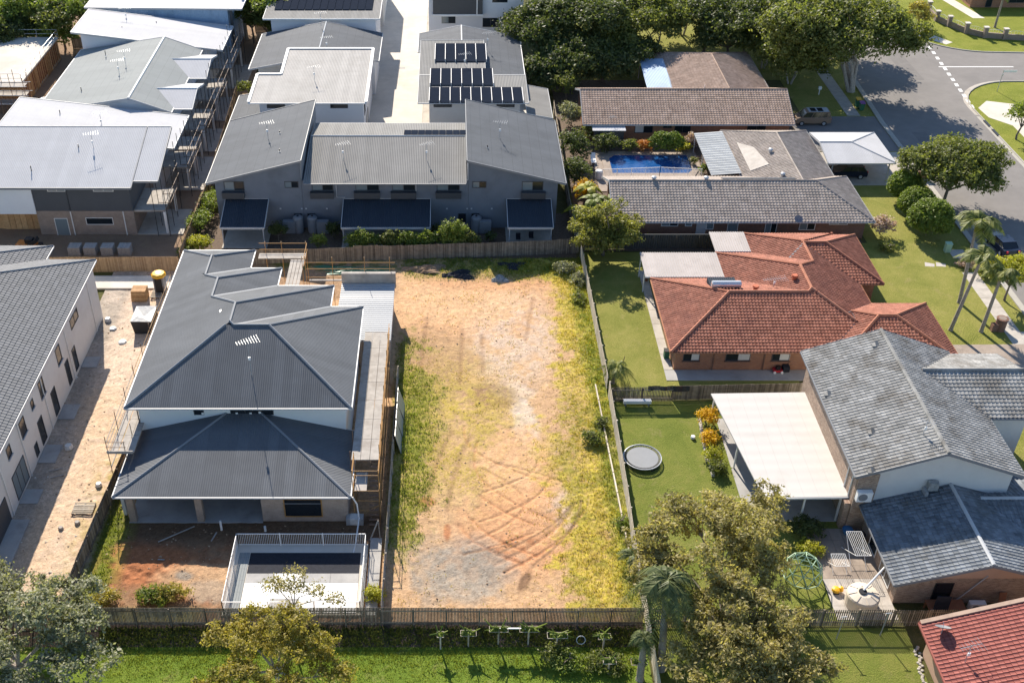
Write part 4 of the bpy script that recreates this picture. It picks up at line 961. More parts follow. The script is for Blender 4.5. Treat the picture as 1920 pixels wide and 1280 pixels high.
# things standing against the terrace
def water_tank(x, y, label, h=1.9, w=.55, mat='trim_grey'):
    t = thing('slim_water_tank', label, 'water tank', (x, y, .02), 'slim tanks and boxes by the dark terrace')
    m = MB(); m.lathe(x, y, [(w*.95, .02), (w, .2), (w, h-.15), (w*.8, h), (.1, h+.05)], 14); m.build('body', mat, t, smooth=False); MB().cyl(x, y, h+.05, h+.12, .12, None, 10).build('lid', 'steel_black', t)
for px_, l in ((559, 'slim grey water tank by the dark terrace, left of its pair'), (586, 'slim grey water tank by the dark terrace, right of its pair'), (893, 'slim grey water tank near the right end of the dark terrace')):
    x, y, _ = P(px_, 442, 0); water_tank(x, 103.9, l)
def ac_unit(x, y, z, w, h, label, d=.4, face='S', mat='steel_white'):
    t = thing('air_conditioner', label, 'air conditioner', (x, y, z), 'air conditioner boxes')
    MB().box(x-w/2, x+w/2, y-d/2, y+d/2, z+.05, z+h).build('case', mat, t)
    m = MB(); m.tube([(x-w*.12, y-d/2-.012, z+h*.52), (x-w*.12, y-d/2-.001, z+h*.52)], h*.36, 16); m.build('fan_grille', 'trim_grey', t)
    for s in (-1, 1): MB().box(x+s*w*.35-.03, x+s*w*.35+.03, y-d/2, y+d/2, z, z+.05).build('foot', 'steel_black', t)
    return t
for px_, l in ((542, 'pale garden box against the dark terrace, left of the tanks'), (605, 'pale garden box against the dark terrace, right of the tanks'), (910, 'pale box against the dark terrace near its right end')):
    x, _, _ = P(px_, 445, 0); ac_unit(x, 103.6, .05, 1.25, 1.5, l, .6, mat='trim_grey')
for (x, y, l) in ((7.2, 101.6, 'left'), (8.6, 101.9, 'right')):
    t = thing('patio_chair', f'dark patio chair on the {l} under the right terrace awning', 'chair', (x, y, .1), 'chairs under the terrace awning'); MB().box(x-.25, x+.25, y-.25, y+.25, .5, .56).build('seat', 'cloth_dark', t); MB().box(x-.25, x+.25, y+.2, y+.25, .56, 1.05).build('backrest', 'cloth_dark', t)
    for sx in (-.22, .22):
        for sy in (-.22, .22): MB().box(x+sx-.02, x+sx+.02, y+sy-.02, y+sy+.02, .1, .5).build('leg', 'trim_pale', t)
# ================================================================ townhouses either side of the shared driveway
b = thing('pale_townhouse', 'white townhouse with pale stepped metal roof left of the shared driveway', 'townhouse', (-17, 130, 0))
make_roof(b, [Rect(-24.4, -10.2, 124.4, 132.4, 6.0, .045, 'S'), Rect(-21.4, -10.2, 132.4, 140.2, 6.0+.36, .045, 'S')], 'roof_pale', cap='trim_white', fascia='trim_white')
m = MB()
for A, B in (((-24.4, 124.5, 6.02), (-24.4, 132.4, 6.38)), ((-24.4, 132.4, 6.38), (-21.4, 132.4, 6.38)), ((-21.4, 132.4, 6.38), (-21.4, 140.2, 6.74)), ((-21.4, 140.2, 6.74), (-10.2, 140.2, 6.74)), ((-10.2, 140.2, 6.74), (-10.2, 124.5, 6.02))): m.bar((A[0], A[1], A[2]+.06), (B[0], B[1], B[2]+.06), .34, .1)
m.build('parapet_cap', 'trim_white', b)
walls(b, -23.2, -10.6, 125.0, 132.2, 0, 5.9, 'wall_white'); walls(b, -21.0, -10.6, 132.2, 140, 0, 6.2, 'wall_white')
for (x0, x1) in ((500, 534), (560, 585), (619, 652)): winS(b, 125.0, x0, x1, 194, 203, bars=1, pane='glass')
window(b, 'E', -10.6, 126, 127.5, 3.6, 5.2); window(b, 'E', -10.6, 130, 131.5, 3.6, 5.2); window(b, 'E', -10.6, 128, 131.5, .1, 2.4, name='garage_door', bars=0, pane='trim_pale')
slant(b, -27.2, -23.25, 122.5, 133.5, 3.0, 3.7, 'roof_slate', fascia='trim_pale', name='lean_to_roof'); walls(b, -26.6, -23.3, 123, 133, 0, 2.9, 'wall_white')
b = thing('grey_townhouse', 'townhouse with grey gabled metal roof behind the pale stepped roof', 'townhouse', (-17, 146, 0))
make_roof(b, [Rect(-26.5, -17.4, 138.0, 151, 4.8, .19, 'W'), Rect(-17.4, -9.6, 140.6, 151, 4.9, .21, 'E')], 'roof_slate', cap='trim_pale', fascia='trim_pale')
walls(b, -25.8, -10.2, 141, 150.6, 0, 4.7, 'wall_white')
b = thing('rear_townhouse', 'white townhouse with solar panels on its low roof by the driveway top', 'townhouse', (-17, 156, 0))
slant(b, -26.4, -10.0, 152.0, 163, 6.6, 7.0, 'roof_silver', fascia='trim_white', slope='y'); walls(b, -25.4, -10.6, 152.5, 162.5, 0, 6.45, 'wall_white')
for k in range(13):
    x = -25.2+k*1.08; o = MB().slab([(x, 155.2, 6.84), (x+1.02, 155.2, 6.84), (x+1.02, 160, 7.02), (x, 160, 7.02)], .05).build('solar_panel', 'panel_dark', b)
b = thing('silver_townhouse', 'grey townhouse with solar heating mats on its stepped roof right of the driveway', 'townhouse', (3, 130, 0))
make_roof(b, [Rect(-3.95, 9.4, 124.4, 132.2, 6.0, .045, 'S'), Rect(-3.95, 4.4, 132.2, 143, 6.35, .045, 'S')], 'roof_silver', cap='trim_pale', fascia='trim_pale')
walls(b, -2.6, 8.4, 125.0, 132.0, 0, 5.9, 'render_white'); walls(b, -2.6, 4.0, 132.0, 142.6, 0, 6.2, 'render_white')
for (x0, x1) in ((813, 847), (931, 965)): winS(b, 125.0, x0, x1, 194, 201, bars=1)
slant(b, 9.45, 12.6, 126.4, 135.5, 3.7, 3.1, 'roof_silver', fascia='trim_pale', name='lean_to_roof'); walls(b, 8.42, 12.0, 127, 135, 0, 2.9, 'render_white', 'side_wall')
b_panels = b
b = thing('slate_townhouse', 'townhouse with grey gabled roof behind the solar heating mats', 'townhouse', (3, 146, 0))
make_roof(b, [Rect(-4.4, 1.5, 143.1, 150, 5.2, .2, 'W'), Rect(1.5, 9.6, 132.3, 150, 4.75, .2, 'E')], 'roof_slate', cap='trim_white', fascia='trim_white')
walls(b, 4.5, 9.0, 132.6, 149.6, 0, 4.6, 'render_white'); walls(b, -3.8, 4.48, 143.2, 149.6, 0, 4.9, 'render_white')
for (x0, x1, y0, y1, n) in ((816, 911, 123, 93, 5), (807, 924, 163, 135, 6), (805, 980, 192, 167, 9)):
    z = 6.1; a0 = PX(x0, (y0+y1)/2, z); a1 = PX(x1, (y0+y1)/2, z); ya, yb = PY(y0, z), PY(y1, z)
    for k in range(n):
        w_ = (a1-a0)/n; MB().slab([(a0+k*w_+.05, ya, 6.0+.045*(ya-124.4)+.12), (a0+(k+1)*w_-.05, ya, 6.0+.045*(ya-124.4)+.12), (a0+(k+1)*w_-.05, yb, 6.0+.045*(yb-124.4)+.16), (a0+k*w_+.05, yb, 6.0+.045*(yb-124.4)+.16)], .05).build('solar_panel', 'panel_dark', b_panels)
    for k in range(n+1): MB().box(a0+k*w_-.035, a0+k*w_+.035, ya, yb, 6.0+.045*(ya-124.4)+.02, 6.0+.045*(yb-124.4)+.165).build('panel_rail', 'trim_white', b_panels)
b = thing('far_white_building', 'white two-storey building with dark balcony at the top of the driveway', 'building', (3, 170, 0))
gable(b, [(-3.2, 0), (10.6, 0), (10.6, 9), (-3.2, 9)], 158.5, 172, 'wall_white', 'wall')
m = winS(b, 158.5, 905, 935, 34, 51, bars=1); winS(b, 158.5, 828, 854, 25, 44, bars=1, blind='glass_pale'); winS(b, 158.5, 923, 952, -8, 5, bars=1)
a0, z0 = WS(812, 22, 158.5); a1, z1 = WS(905, 0, 158.5)
MB().box(a0, a1, 157.6, 158.48, z0-.1, z1+2).build('balcony', 'trim_dark', b); MB().box(a0-.1, a1+.1, 157.5, 158.48, z0-.4, z0-.11).build('balcony_slab', 'trim_white', b)
MB().box(a1-.9, a1-.75, 157.5, 157.6, z0-.1, z1+2).build('balcony_post', 'trim_white', b)
b = thing('far_grey_building', 'pale rendered building with timber awning at the top left of the driveway', 'building', (-18, 172, 0))
walls(b, -27, -10.4, 167.5, 182, 0, 8, 'render_white'); MB().box(-15.4, -12.4, 165.7, 167.48, 2.2, 2.35).build('awning_roof', 'timber', b); MB().box(-15.4, -12.4, 165.65, 165.75, 1.2, 2.2).build('awning_screen', 'timber', b)
for x in (-15.3, -12.5): MB().box(x-.08, x+.08, 165.8, 165.96, 0, 2.2).build('awning_post', 'timber', b)
window(b, 'S', 167.5, -14.6, -12.6, 3.2, 4.8, bars=1); walls(b, -34, -27.02, 172, 184, 0, 3, 'brick_mauve', 'side_wall')
fence('timber_fence', 'retaining fence of brown boards behind the rear solar roof townhouse', [(-30, 165.2), (-11.5, 165.2)], 1.9, 'paling')
for (px_, py_, z, l) in ((590, 150, 6.5, 'aerial on the pale stepped roof'), (613, 93, 6.0, 'aerial on the grey gabled roof beyond the pale one'), (602, 47, 6.9, 'aerial on the low solar roof at the driveway top'), (871, 125, 6.3, 'aerial between the panel rows of the silver roof'), (914, 85, 6.3, 'aerial on the grey gabled roof behind the panels')):
    x, y, _ = P(px_, py_, z); antenna(x, y, z-.15, 1.9, l, .3)
# ================================================================ building site of five roofs, upper left
b = thing('grey_site_townhouse', 'unfinished townhouse with flat white roof and mauve brick base, nearest on the site', 'townhouse', (-45, 104, 0))
y0, y1, zt = PY(352.5, 6.0), 112.2, 8.5; x1 = PX(296, 343, 6.05)
slant(b, -64, -33.45, y0, y1, 6.0, zt, 'roof_white', fascia='trim_grey', slope='y'); f = lambda y: 6.0+(y-y0)*(zt-6)/(y1-y0); ya = PY(343, 6.07)
slant(b, -33.37, x1, ya, y1, f(ya), zt, 'roof_white', fascia='trim_grey', slope='y', name='roof_strip')
YC = 103.25; xw = WS(250, 400, YC)[0]; xa, za = WS(69, 400, YC)
MB().box(xa, xw, YC, 111.9, 2.95, 5.9).build('upper_wall', 'render_dark', b); MB().box(-63, xa-.003, YC-.12, 111.9, 2.6, 5.85).build('upper_wall', 'wall_white', b)
MB().box(xa, xw+.05, YC-.06, 111.9, .05, 2.94).build('lower_wall', 'brick_mauve', b); MB().box(-63, xa-.5, YC+1.2, 111.8, .05, 2.58).build('garage_wall', 'timber', b)
for (x0, x1_) in ((88, 122), (174, 212)): winS(b, YC, x0, x1_, 354, 359, frame='trim_white', bars=1, pane='glass_pale')
winS(b, YC, 0, 33, 354, 358, bars=1)
winS(b, YC-.06, 101, 126, 409, 447, frame='trim_white', bars=0, pane='glass_pale'); winS(b, YC-.06, 160, 211, 408, 421, frame='trim_white', bars=0)
for k in range(5): x = WS(14+k*11, 420, YC+1.2)[0]; MB().box(x-.3, x+.3, YC+1.12, YC+1.18, .05, 2.5).build('timber_board', 'timber', b)
for px_ in (137, 235): x = WS(px_, 420, YC-.1)[0]; MB().tube([(x, YC-.12, .05), (x, YC-.12, 2.9)], .06, 6).build('downpipe', 'trim_white', b)
x = WS(126, 370, YC-.05)[0]; MB().tube([(x, YC-.05, 2.95), (x, YC-.05, 5.8)], .05, 6).build('downpipe', 'trim_dark', b)
def balcony(parent, x0, x1, y0, y1, z=2.95):
    MB().box(x0, x1, y0, y1, z-.22, z).build('balcony_slab', 'plank', parent)
    m = MB()
    for x, y in ((x1-.1, y0+.1), (x1-.1, y1-.1)): MB().box(x-.12, x+.12, y-.12, y+.12, .05, z-.22).build('balcony_post', 'trim_white', parent)
    MB().box(x0-.8, x1+1.6, y0-.2, y1+.3, .02, .14).build('patio_slab', 'concrete', parent)
balcony(b, xw+.1, -30.5, 103.4, 108.4)
b2 = b
def site_skillion(name, label, xl, xr, y0, y1, zl, zr):
    b = thing(name, label, 'townhouse', ((xl+xr)/2, y0, 0)); slant(b, xl, xr, y0, y1, zl, zr, 'roof_white', fascia='trim_pale')
    gable(b, [(xl+1, .05), (xr-2.2, .05), (xr-2.2, zr+.1), (xl+1, zl-.35)], y0+.6, y1-.5, 'wall_white', 'wall'); return b
b = site_skillion('white_site_townhouse', 'unfinished townhouse with white sloping roof directly behind the nearest site roof', -50.4, -31.0, 112.4, 121.2, 8.1, 5.75)
balcony(b, -33.1, -30.0, 113.5, 117.5); balcony(b, -33.1, -30.0, 118.0, 121.5)
b = thing('gabled_site_townhouse', 'unfinished townhouse with wide sage grey gabled roof and two small side gables', 'townhouse', (-41, 131, 0))
make_roof(b, [Rect(-49.4, -38.0, 121.9, 142.0, 5.9, .155, 'W'), Rect(-38.0, -33.2, 121.9, 142.0, 5.9, 1.767/4.8, 'E')], 'roof_sage', cap='trim_white', fascia='trim_pale', ridge_r=.14)
for (ya, yb) in ((123.0, 130.6), (132.4, 140.2)): make_roof(b, [Rect(-37.2, -30.9, ya, yb, 5.85, .26, 'SN')], 'roof_white', cap='trim_white', fascia='trim_pale', name='side_gable_roof')
gable(b, [(-48.8, .05), (-33.8, .05), (-33.8, 5.8), (-38, 7.3), (-48.8, 5.8)], 122.3, 141.6, 'wall_white', 'wall')
balcony(b, -33.7, -30.0, 123.5, 129.5); balcony(b, -33.7, -30.0, 132.5, 139.5)
b = site_skillion('white_site_townhouse', 'unfinished townhouse with white sloping roof behind the sage grey gable', -50.4, -30.6, 142.3, 151.4, 8.2, 5.75); balcony(b, -32.7, -29.8, 143, 151)
b = thing('rear_site_townhouse', 'farthest site townhouse with pale flat roof and white wall coloured blue for its shade under the trees', 'townhouse', (-41, 155, 0))
slant(b, -51.4, -29.4, 152.6, 166, 8.0, 7.8, 'roof_white', fascia='trim_pale'); walls(b, -50, -31.5, 153.0, 165.5, .05, 7.6, 'roof_blue'); MB().box(-31.3, -30.9, 153.2, 153.6, .05, 7.6).build('porch_post', 'trim_dark', b)  # white wall given a blue colour to stand for its shade
for k, (px_, py_, z, l) in enumerate(((176, 280, 7.4, 'aerial with black mast on the nearest flat white site roof'), (192, 240, 6.3, 'aerial on the white site roof second from the front'), (224, 140, 7.0, 'aerial left of the ridge on the sage grey roof'), (236, 122, 7.2, 'aerial close to the ridge on the sage grey roof'), (238, 40, 7.0, 'aerial on the white site roof behind the sage gable'))):
    x, y, _ = P(px_, py_, z); antenna(x, y, z-.1, 2.0, l, .3)
for k, (px_, py_, z, l) in enumerate(((59, 320, 6.7, 'black vent pipe left on the nearest flat white site roof'), (148, 280, 7.4, 'black vent pipe beside the aerial on the nearest white site roof'), (113, 215, 7.3, 'black vent pipe on the second white site roof'), (198, 103, 6.9, 'black vent pipe high on the left sage slope'), (153, 172, 6.5, 'black vent pipe low on the left sage slope'), (230, 58, 7.0, 'black vent pipe on the rear white site roof, left'), (294, 48, 6.6, 'black vent pipe on the rear white site roof, right'))):
    x, y, _ = P(px_, py_, z); roof_pipe(x, y, z-.1, l, .7)
# tubes of the site scaffold along the right sides
def site_scaffold(label, y0, y1, x=-29.6, zt=6.6):
    t = thing('site_scaffold', label, 'scaffold', (x, y0, 0), 'dark scaffolds along the site townhouses'); y = y0
    while y <= y1:
        for dx in (0, -1.3): MB().tube([(x+dx, y, 0), (x+dx, y, zt+random.uniform(-.6, .5))], .035, 5).build('standard', 'steel_black', t)
        MB().tube([(x-1.3, y, 3.0), (x, y, 3.0)], .028, 5).build('transom', 'steel_rust', t); y += 2.0
    for z in (3.0, 4.0, 5.2): MB().tube([(x, y0, z), (x, y1, z)], .028, 5).build('ledger', 'steel_rust', t)
    return t
site_scaffold('dark tube scaffold at the right end of the nearest site roof', 103.0, 110.0, -30.2, 6.0); site_scaffold('dark tube scaffold beside the second white site roof', 112.0, 121.0); site_scaffold('dark tube scaffold beside the two small side gables', 122.5, 140.6); site_scaffold('dark tube scaffold at the rear white site roof', 142.5, 153)
# timber frame house with pale deck
b = thing('timber_frame_house', 'half-built timber frame house with pale plywood deck at the top left corner', 'house', (-58, 145, 0))
xr, yf = P(41, 154, 3.3)[:2]; yb = PY(70, 3.3)
MB().box(-80, xr, yf, yb, 3.1, 3.3).build('deck', 'concrete_light', b); MB().box(-79.9, xr-.2, yf+.2, yb-.2, .05, .3).build('floor_slab', 'concrete', b)
y = yf+.05
while y < yb: MB().box(xr-.16, xr-.06, y, y+.09, .05, 3.09).build('stud', 'timber', b); y += .75
for y, l in ((yf+2.6, 1.5), (yf+5.2, 1.3), (yf+10, 2.4)): MB().box(xr-.22, xr-.17, y, y+l, .05, 3.05).build('wall_sheet', 'timber', b)
x = xr-.1
while x > -75: MB().box(x-.09, x, yf+.06, yf+.16, .05, 3.09).build('stud', 'timber', b); x -= .6
MB().box(-75, xr-.2, yf+.2, yf+.24, .05, 3.05).build('wall_sheet', 'timber', b); MB().box(xr-.3, xr-.25, yf+.4, yb-.4, .05, 2.9).build('wall_sheet', 'pot', b)
for z in (3.8, 4.4):
    for A, B in (((xr, yf), (xr, yb)), ((xr, yb), (-80, yb)), ((xr, yf), (-80, yf))): MB().tube([(*A, z), (*B, z)], .03, 5).build('guard_rail', 'galv', b)
for k in range(9): y = yf+(yb-yf)*k/8; MB().tube([(xr, y, 3.3), (xr, y, 4.4)], .03, 5).build('guard_post', 'galv', b)
for k in range(9): MB().tube([(xr-3*k, yf, 3.3), (xr-3*k, yf, 4.4)], .03, 5).build('guard_post', 'galv', b); MB().tube([(xr-3*k, yb, 3.3), (xr-3*k, yb, 4.4)], .03, 5).build('guard_post', 'galv', b)
t = thing('site_scaffold', 'tangled scaffold in front of the timber frame house at the left edge', 'scaffold', (-57, 132, 0))
for k in range(5):
    for j in range(2):
        x, y = -62+k*1.7, yf-1.2-j*1.6; MB().tube([(x, y, 0), (x, y, 5.2+.3*(k % 2))], .04, 5).build('standard', 'steel_rust', t)
for z in (1.4, 2.6, 3.8):
    for j in range(2): MB().tube([(-62.5, yf-1.2-j*1.6, z), (-54.8, yf-1.2-j*1.6, z)], .035, 5).build('ledger', 'galv', t)
    MB().box(-62, -55.2, yf-2.7, yf-1.3, z-.12, z-.07).build('plank', 'plank', t)
t = thing('storage_tank', 'pale rounded tank lying beside the sage grey roof and timber frame', 'tank', (-51.5, 128, 0))
MB().tube([(-51.2, 124.5, 2.6), (-51.2, 124.8, 2.6), (-51.2, 130.6, 2.6), (-51.2, 130.9, 2.6)], [.9, 1.5, 1.5, .9], 18).build('shell', 'galv', t)
MB().box(-52.3, -50.1, 125.2, 125.8, 0, 1.5).build('saddle', 'concrete_grey', t); MB().box(-52.3, -50.1, 129.6, 130.2, 0, 1.5).build('saddle', 'concrete_grey', t)
# wrapped brick pallets and small digger
for k, px_ in enumerate((144, 173, 205, 237)):
    x, y, _ = P(px_, 474, 0); t = thing('brick_pallet', ('leftmost', 'second from the left', 'third from the left', 'rightmost')[k] + ' grey stack of bricks on a pallet behind the timber fence', 'bricks', (x, 99.3, 0), 'brick stacks behind the fence')
    for i in range(3): MB().box(x-.62+i*.42, x-.22+i*.42, 98.75, 99.85, .16, 1.02).build('brick_block', 'brick_stack', t)
    MB().box(x-.66, x+.66, 98.7, 99.9, .02, .14).build('pallet', 'timber_grey', t)
x, y, _ = P(58, 470, 0); t = thing('mini_loader', 'orange mini loader parked by the garage opening of the site townhouse', 'loader', (x, y, 0))
m = MB(); m.prism([(x-1.3, y-.5), (x+.7, y-.75), (x+.8, y+.45), (x-1.2, y+.6)], .35, 1.0); m.build('body', 'digger_orange', t)
MB().bar((x+.1, y-.1, .9), (x+1.0, y-.1, 1.45), .9, .35).build('boom', 'steel_black', t); MB().box(x-.3, x+.5, y-.3, y+.4, 1.0, 1.5).build('engine_cover', 'steel_black', t)
for sx in (-.9, .35):
    for sy in (-.75, .55): MB().tube([(x+sx, y+sy, .36), (x+sx, y+sy+.22, .36)], .36, 14).build('wheel', 'rubber', t)
MB().box(x+.85, x+1.25, y-.75, y+.55, .1, .7).build('bucket', 'steel_black', t)
# ================================================================ brick house with brown tiles (farther)
b = thing('brown_tile_house', 'low brick house with brown tiled roof beyond the swimming pool', 'house', (29, 127, 0))
make_roof(b, [Rect(16.4, 42.6, 126.1, 137.4, 2.4, .40, 'SN'), Rect(28.7, 42.0, 131.8, 150.2, 2.4, .345, 'WEN')], 'tile_brown', True, fascia='trim_pale', tw=.34, thh=.34)
gable(b, [(16.9, 0), (42.2, 0), (42.2, 2.3), (16.9, 2.3)], 126.75, 136.8, 'brick_orange', 'wall'); walls(b, 29.2, 41.5, 136.82, 149.6, 0, 2.3, 'brick_orange', 'rear_wall')
m = MB(); m.add([(16.95, 126.8, 2.3), (16.95, 136.7, 2.3), (16.95, 131.75, 4.3)], [(0, 2, 1)]); m.add([(42.1, 126.8, 2.3), (42.1, 136.7, 2.3), (42.1, 131.75, 4.3)], [(0, 1, 2)]); m.build('gable_wall', 'brick_orange', b)
for (x0, x1, bl) in ((1108, 1142, None), (1191, 1225, 'blind_white'), (1244, 1260, None), (1266, 1296, None), (1402, 1437, None)): winS(b, 126.75, x0, x1, 233, 249 if x0 != 1244 else 240, frame='trim_dark', blind=bl, sill='brick_orange')
x, y, _ = P(1147, 226, 2.7); antenna(x, y, 2.6, .6, 'small aerial low on the brown tiled roof', .4, L=.8, n=5)
x, y, _ = P(1321, 162, 4.0); roof_pipe(x, y, 3.75, 'short vent on the rear wing of the brown tiled roof', .4, 'steel_white')
MB().slab([(25.9, 137.2, 2.6), (29.4, 137.2, 2.6), (29.5, 147, 2.75), (26.2, 147, 2.75)], .1).build('carport_roof', 'roof_blue', b)
for x, y in ((26.1, 137.5), (26.3, 146.6)): MB().box(x-.06, x+.06, y-.06, y+.06, 0, 2.5).build('carport_post', 'trim_pale', b)
# ================================================================ brick house with taupe tiles, pool and carport
b = thing('taupe_tile_house', 'long brick house with grey-brown tiled roof and steel carport', 'house', (31, 103, 0))
make_roof(b, [Rect(17.2, 44.9, 101.8, 112.2, 2.4, .42, 'SNE'), Rect(33.0, 43.5, 107.0, 124.3, 2.405, .415, 'WEN')], 'tile_taupe', True, fascia='trim_pale', tw=.34, thh=.34)
walls(b, 17.8, 44.2, 102.45, 111.5, 0, 2.3, 'brick_brown'); walls(b, 33.7, 42.8, 111.52, 123.6, 0, 2.3, 'brick_brown', 'wing_wall')
m = MB(); m.add([(17.75, 102.5, 2.3), (17.75, 111.5, 2.3), (17.75, 107, 4.2)], [(0, 2, 1)]); m.build('gable_wall', 'brick_brown', b)
for (x0, x1, y1, bl, nb) in ((1240, 1272, 424, 'glass_pale', 1), (1285, 1298, 424, 'glass_pale', 0), (1325, 1339, 430, 'glass_pale', 0), (1365, 1385, 436, 'glass_pale', 0), (1436, 1458, 438, 'glass_pale', 1), (1500, 1530, 431, 'glass_pale', 1), (1555, 1590, 421, 'glass_pale', 1)): winS(b, 102.45, x0, x1, 417, y1, frame='trim_white', blind=bl, bars=nb)
x0, _ = WS(1305, 430, 102.4); x1, _ = WS(1323, 430, 102.4); MB().box(x0, x1, 102.38, 102.44, .05, 2.1).build('door', 'trim_pale', b)
MB().slab([(29.6, 112.4, 2.5), (33.0, 112.4, 2.75), (33.0, 123.4, 2.75), (29.6, 123.4, 2.5)], .07).build('pergola_roof', 'zinc', b)
m = MB(); y = 112.6
while y < 123.2: m.slab([(29.6, y, 2.535), (33.0, y, 2.785), (33.0, y+.1, 2.785), (29.6, y+.1, 2.535)], .03); y += .3
m.build('pergola_ribs', 'zinc', b)
for y in (112.8, 118, 123): MB().box(29.7, 29.8, y-.05, y+.05, 0, 2.42).build('pergola_post', 'trim_pale', b)
MB().slab([(34.0, 112.6, 2.92), (36.0, 112.6, 3.76), (35.4, 117.5, 3.5), (34.0, 120, 2.92)], .02).build('patch_sheet', 'path', b)
make_roof(b, [Rect(43.7, 51.5, 115.3, 123.5, 2.55, .17, 'SNE')], 'roof_white', cap='trim_pale', fascia='trim_pale', name='carport_roof', th=.1)
for x, y in ((44.4, 115.7), (51.0, 115.7), (51.0, 123), (47.6, 123)): MB().box(x-.06, x+.06, y-.06, y+.06, 0, 2.5).build('carport_post', 'trim_pale', b)
for k in range(5):
    x = 29.6+k*1.62 if k < 2 else 29.6+k*1.62
    MB().slab([(x, 107.3, 4.63), (x+1.55, 107.3, 4.63), (x+1.55, 108.3, 4.3), (x, 108.3, 4.3)], .04).build('solar_panel', 'solar', b)
for k, (px_, py_, z, l) in enumerate(((1226, 337, 4.6, 'left turbine vent behind the taupe roof ridge'), (1324, 337, 4.6, 'turbine vent beside the solar panels on the taupe roof'), (1445, 282, 4.2, 'farther turbine vent on the taupe cross wing'), (1468, 327, 4.2, 'nearer turbine vent on the taupe cross wing'))):
    x, y, _ = P(px_, py_, z); whirly(x, y, roof_eval([Rect(17.2, 44.9, 101.8, 112.2, 2.4, .42, 'SNE'), Rect(33.0, 43.5, 107.0, 124.3, 2.405, .415, 'WEN')], (x, y))[0], l, s=.85)
def dish(x, y, z, label, az=0, r=.45, mat='trim_grey', arm=.5):
    t = thing('satellite_dish', label, 'satellite dish', (x, y, z-.05), 'satellite dishes on the roofs'); MB().tube([(x, y, z-.05), (x, y, z+arm)], .03, 6).build('mast', 'galv', t)
    m = MB(); c = Vector((x, y, z+arm)); d = Vector((math.sin(az)*.6, math.cos(az)*.6, .8)).normalized(); u = d.orthogonal().normalized(); v = d.cross(u); vs = []; n = 16
    for j, (rr, h) in enumerate(((0, 0), (r*.6, .05), (r, .13))): vs += [c+(u*math.cos(k*2*math.pi/n)+v*math.sin(k*2*math.pi/n))*rr+d*h for k in range(n)]
    m.add(vs, [(j*n+k, j*n+(k+1) % n, (j+1)*n+(k+1) % n, (j+1)*n+k) for j in range(2) for k in range(n)]); m.build('reflector', mat, t); MB().tube([c, c+d*.45], .015, 5).build('feed_arm', 'galv', t)
x, y, _ = P(1497, 410, 2.9); dish(x, y, 2.4+.42*(y-101.8), 'dark satellite dish near the eave of the taupe roof', R(180))
# pool of the taupe house
t = thing('swimming_pool', 'blue swimming pool with sandstone edge behind the taupe tiled house', 'pool', (24, 119, 0))
pool = [(19.2, 117.4), (28.2, 117.4), (28.8, 118.3), (28.8, 122.3), (20.0, 122.3), (19.2, 121.4)]
big = [(18.3, 116.5), (28.7, 116.5), (29.5, 118), (29.5, 123.2), (19.4, 123.2), (18.3, 121.8)]
for i in range(6):
    j = (i+1) % 6; MB().slab([(*big[i], .2), (*big[j], .2), (*pool[j], .2), (*pool[i], .2)], .2).build('coping', 'paving', t)
m_, n_, b_ = _new('pool_water'); b_.inputs['Base Color'].default_value = (.012, .07, .22, 1); b_.inputs['Roughness'].default_value = .06; g_ = _pos(n_); _bump(n_, _noise(n_, 1.6, 3, .5, g_.outputs['Position']), .05, b_)
sheet('water', pool, .1, 'pool_water', parent=t, kind=None)
MB().box(18.6, 28.6, 114.4, 116.45, .0, .1).build('pool_deck', 'concrete_light', t)
t = thing('pool_fence', 'low white barred fence along the near edge of the blue pool', 'fence', (23, 116.7, .1)); barfence(t, (17.8, 116.0), (24.6, 116.6), 4, 1.35, .1, .16, bw=.03); barfence(t, (24.6, 116.6), (29.4, 116.1), 3, 1.35, .1, .16, bw=.03)
MB().slab([(17.5, 125.0, 2.1), (21.6, 125.0, 2.1), (21.6, 126.4, 2.2), (17.5, 126.4, 2.2)], .08).build('roof', 'roof_white', thing('garden_shed', 'small shed with white flat roof against the brown tiled house', 'shed', (19.5, 125.6, 0))); walls(bpy.data.objects['garden_shed'], 17.7, 21.4, 125.1, 126.3, 0, 2.0, 'fence_steel')
# ================================================================ terracotta house
b = thing('terracotta_house', 'single-storey orange brick house with terracotta tiled hipped roofs', 'house', (30, 80, 0))
JR = [Rect(19.5, 39.6, 78.46, 90.6, 2.45, .40), Rect(26.75, 39.6, 78.46, 95.4, 2.45, .40), Rect(30.4, 39.6, 78.46, 99.3, 2.45, .40), Rect(30.4, 41.9, 89.6, 99.0, 2.452, .40), Rect(33.6, 44.75, 76.6, 86.2, 2.455, .40)]
make_roof(b, JR, 'tile_terracotta', True, cap='tile_terracotta_old', fascia='brick_orange', ridge_r=.14)
walls(b, 20.1, 39.0, 79.1, 90.0, 0, 2.35, 'brick_orange'); walls(b, 27.3, 39.0, 90.02, 94.8, 0, 2.35, 'brick_orange'); walls(b, 31.0, 41.3, 94.82, 98.4, 0, 2.35, 'brick_orange'); walls(b, 34.2, 44.1, 77.2, 79.08, 0, 2.35, 'brick_orange'); walls(b, 39.02, 44.1, 79.1, 85.6, 0, 2.35, 'brick_orange'); walls(b, 39.02, 41.3, 90.2, 94.8, 0, 2.35, 'brick_orange')
for (x0, x1) in ((1282, 1313), (1362, 1408), (1449, 1482)): winS(b, 79.1, x0, x1, 661, 676, frame='trim_dark', blind=None, bars=1, sill='brick_brown')
for (x0, x1) in ((1298, 1311), (1386, 1406), (1464, 1480)):
    a0, zt = WS(x0, 662, 79.04); a1, zb = WS(x1, 675, 79.04); MB().box(a0, a1, 79.055, 79.08, zb, zt).build('blind', 'blind_white', b)
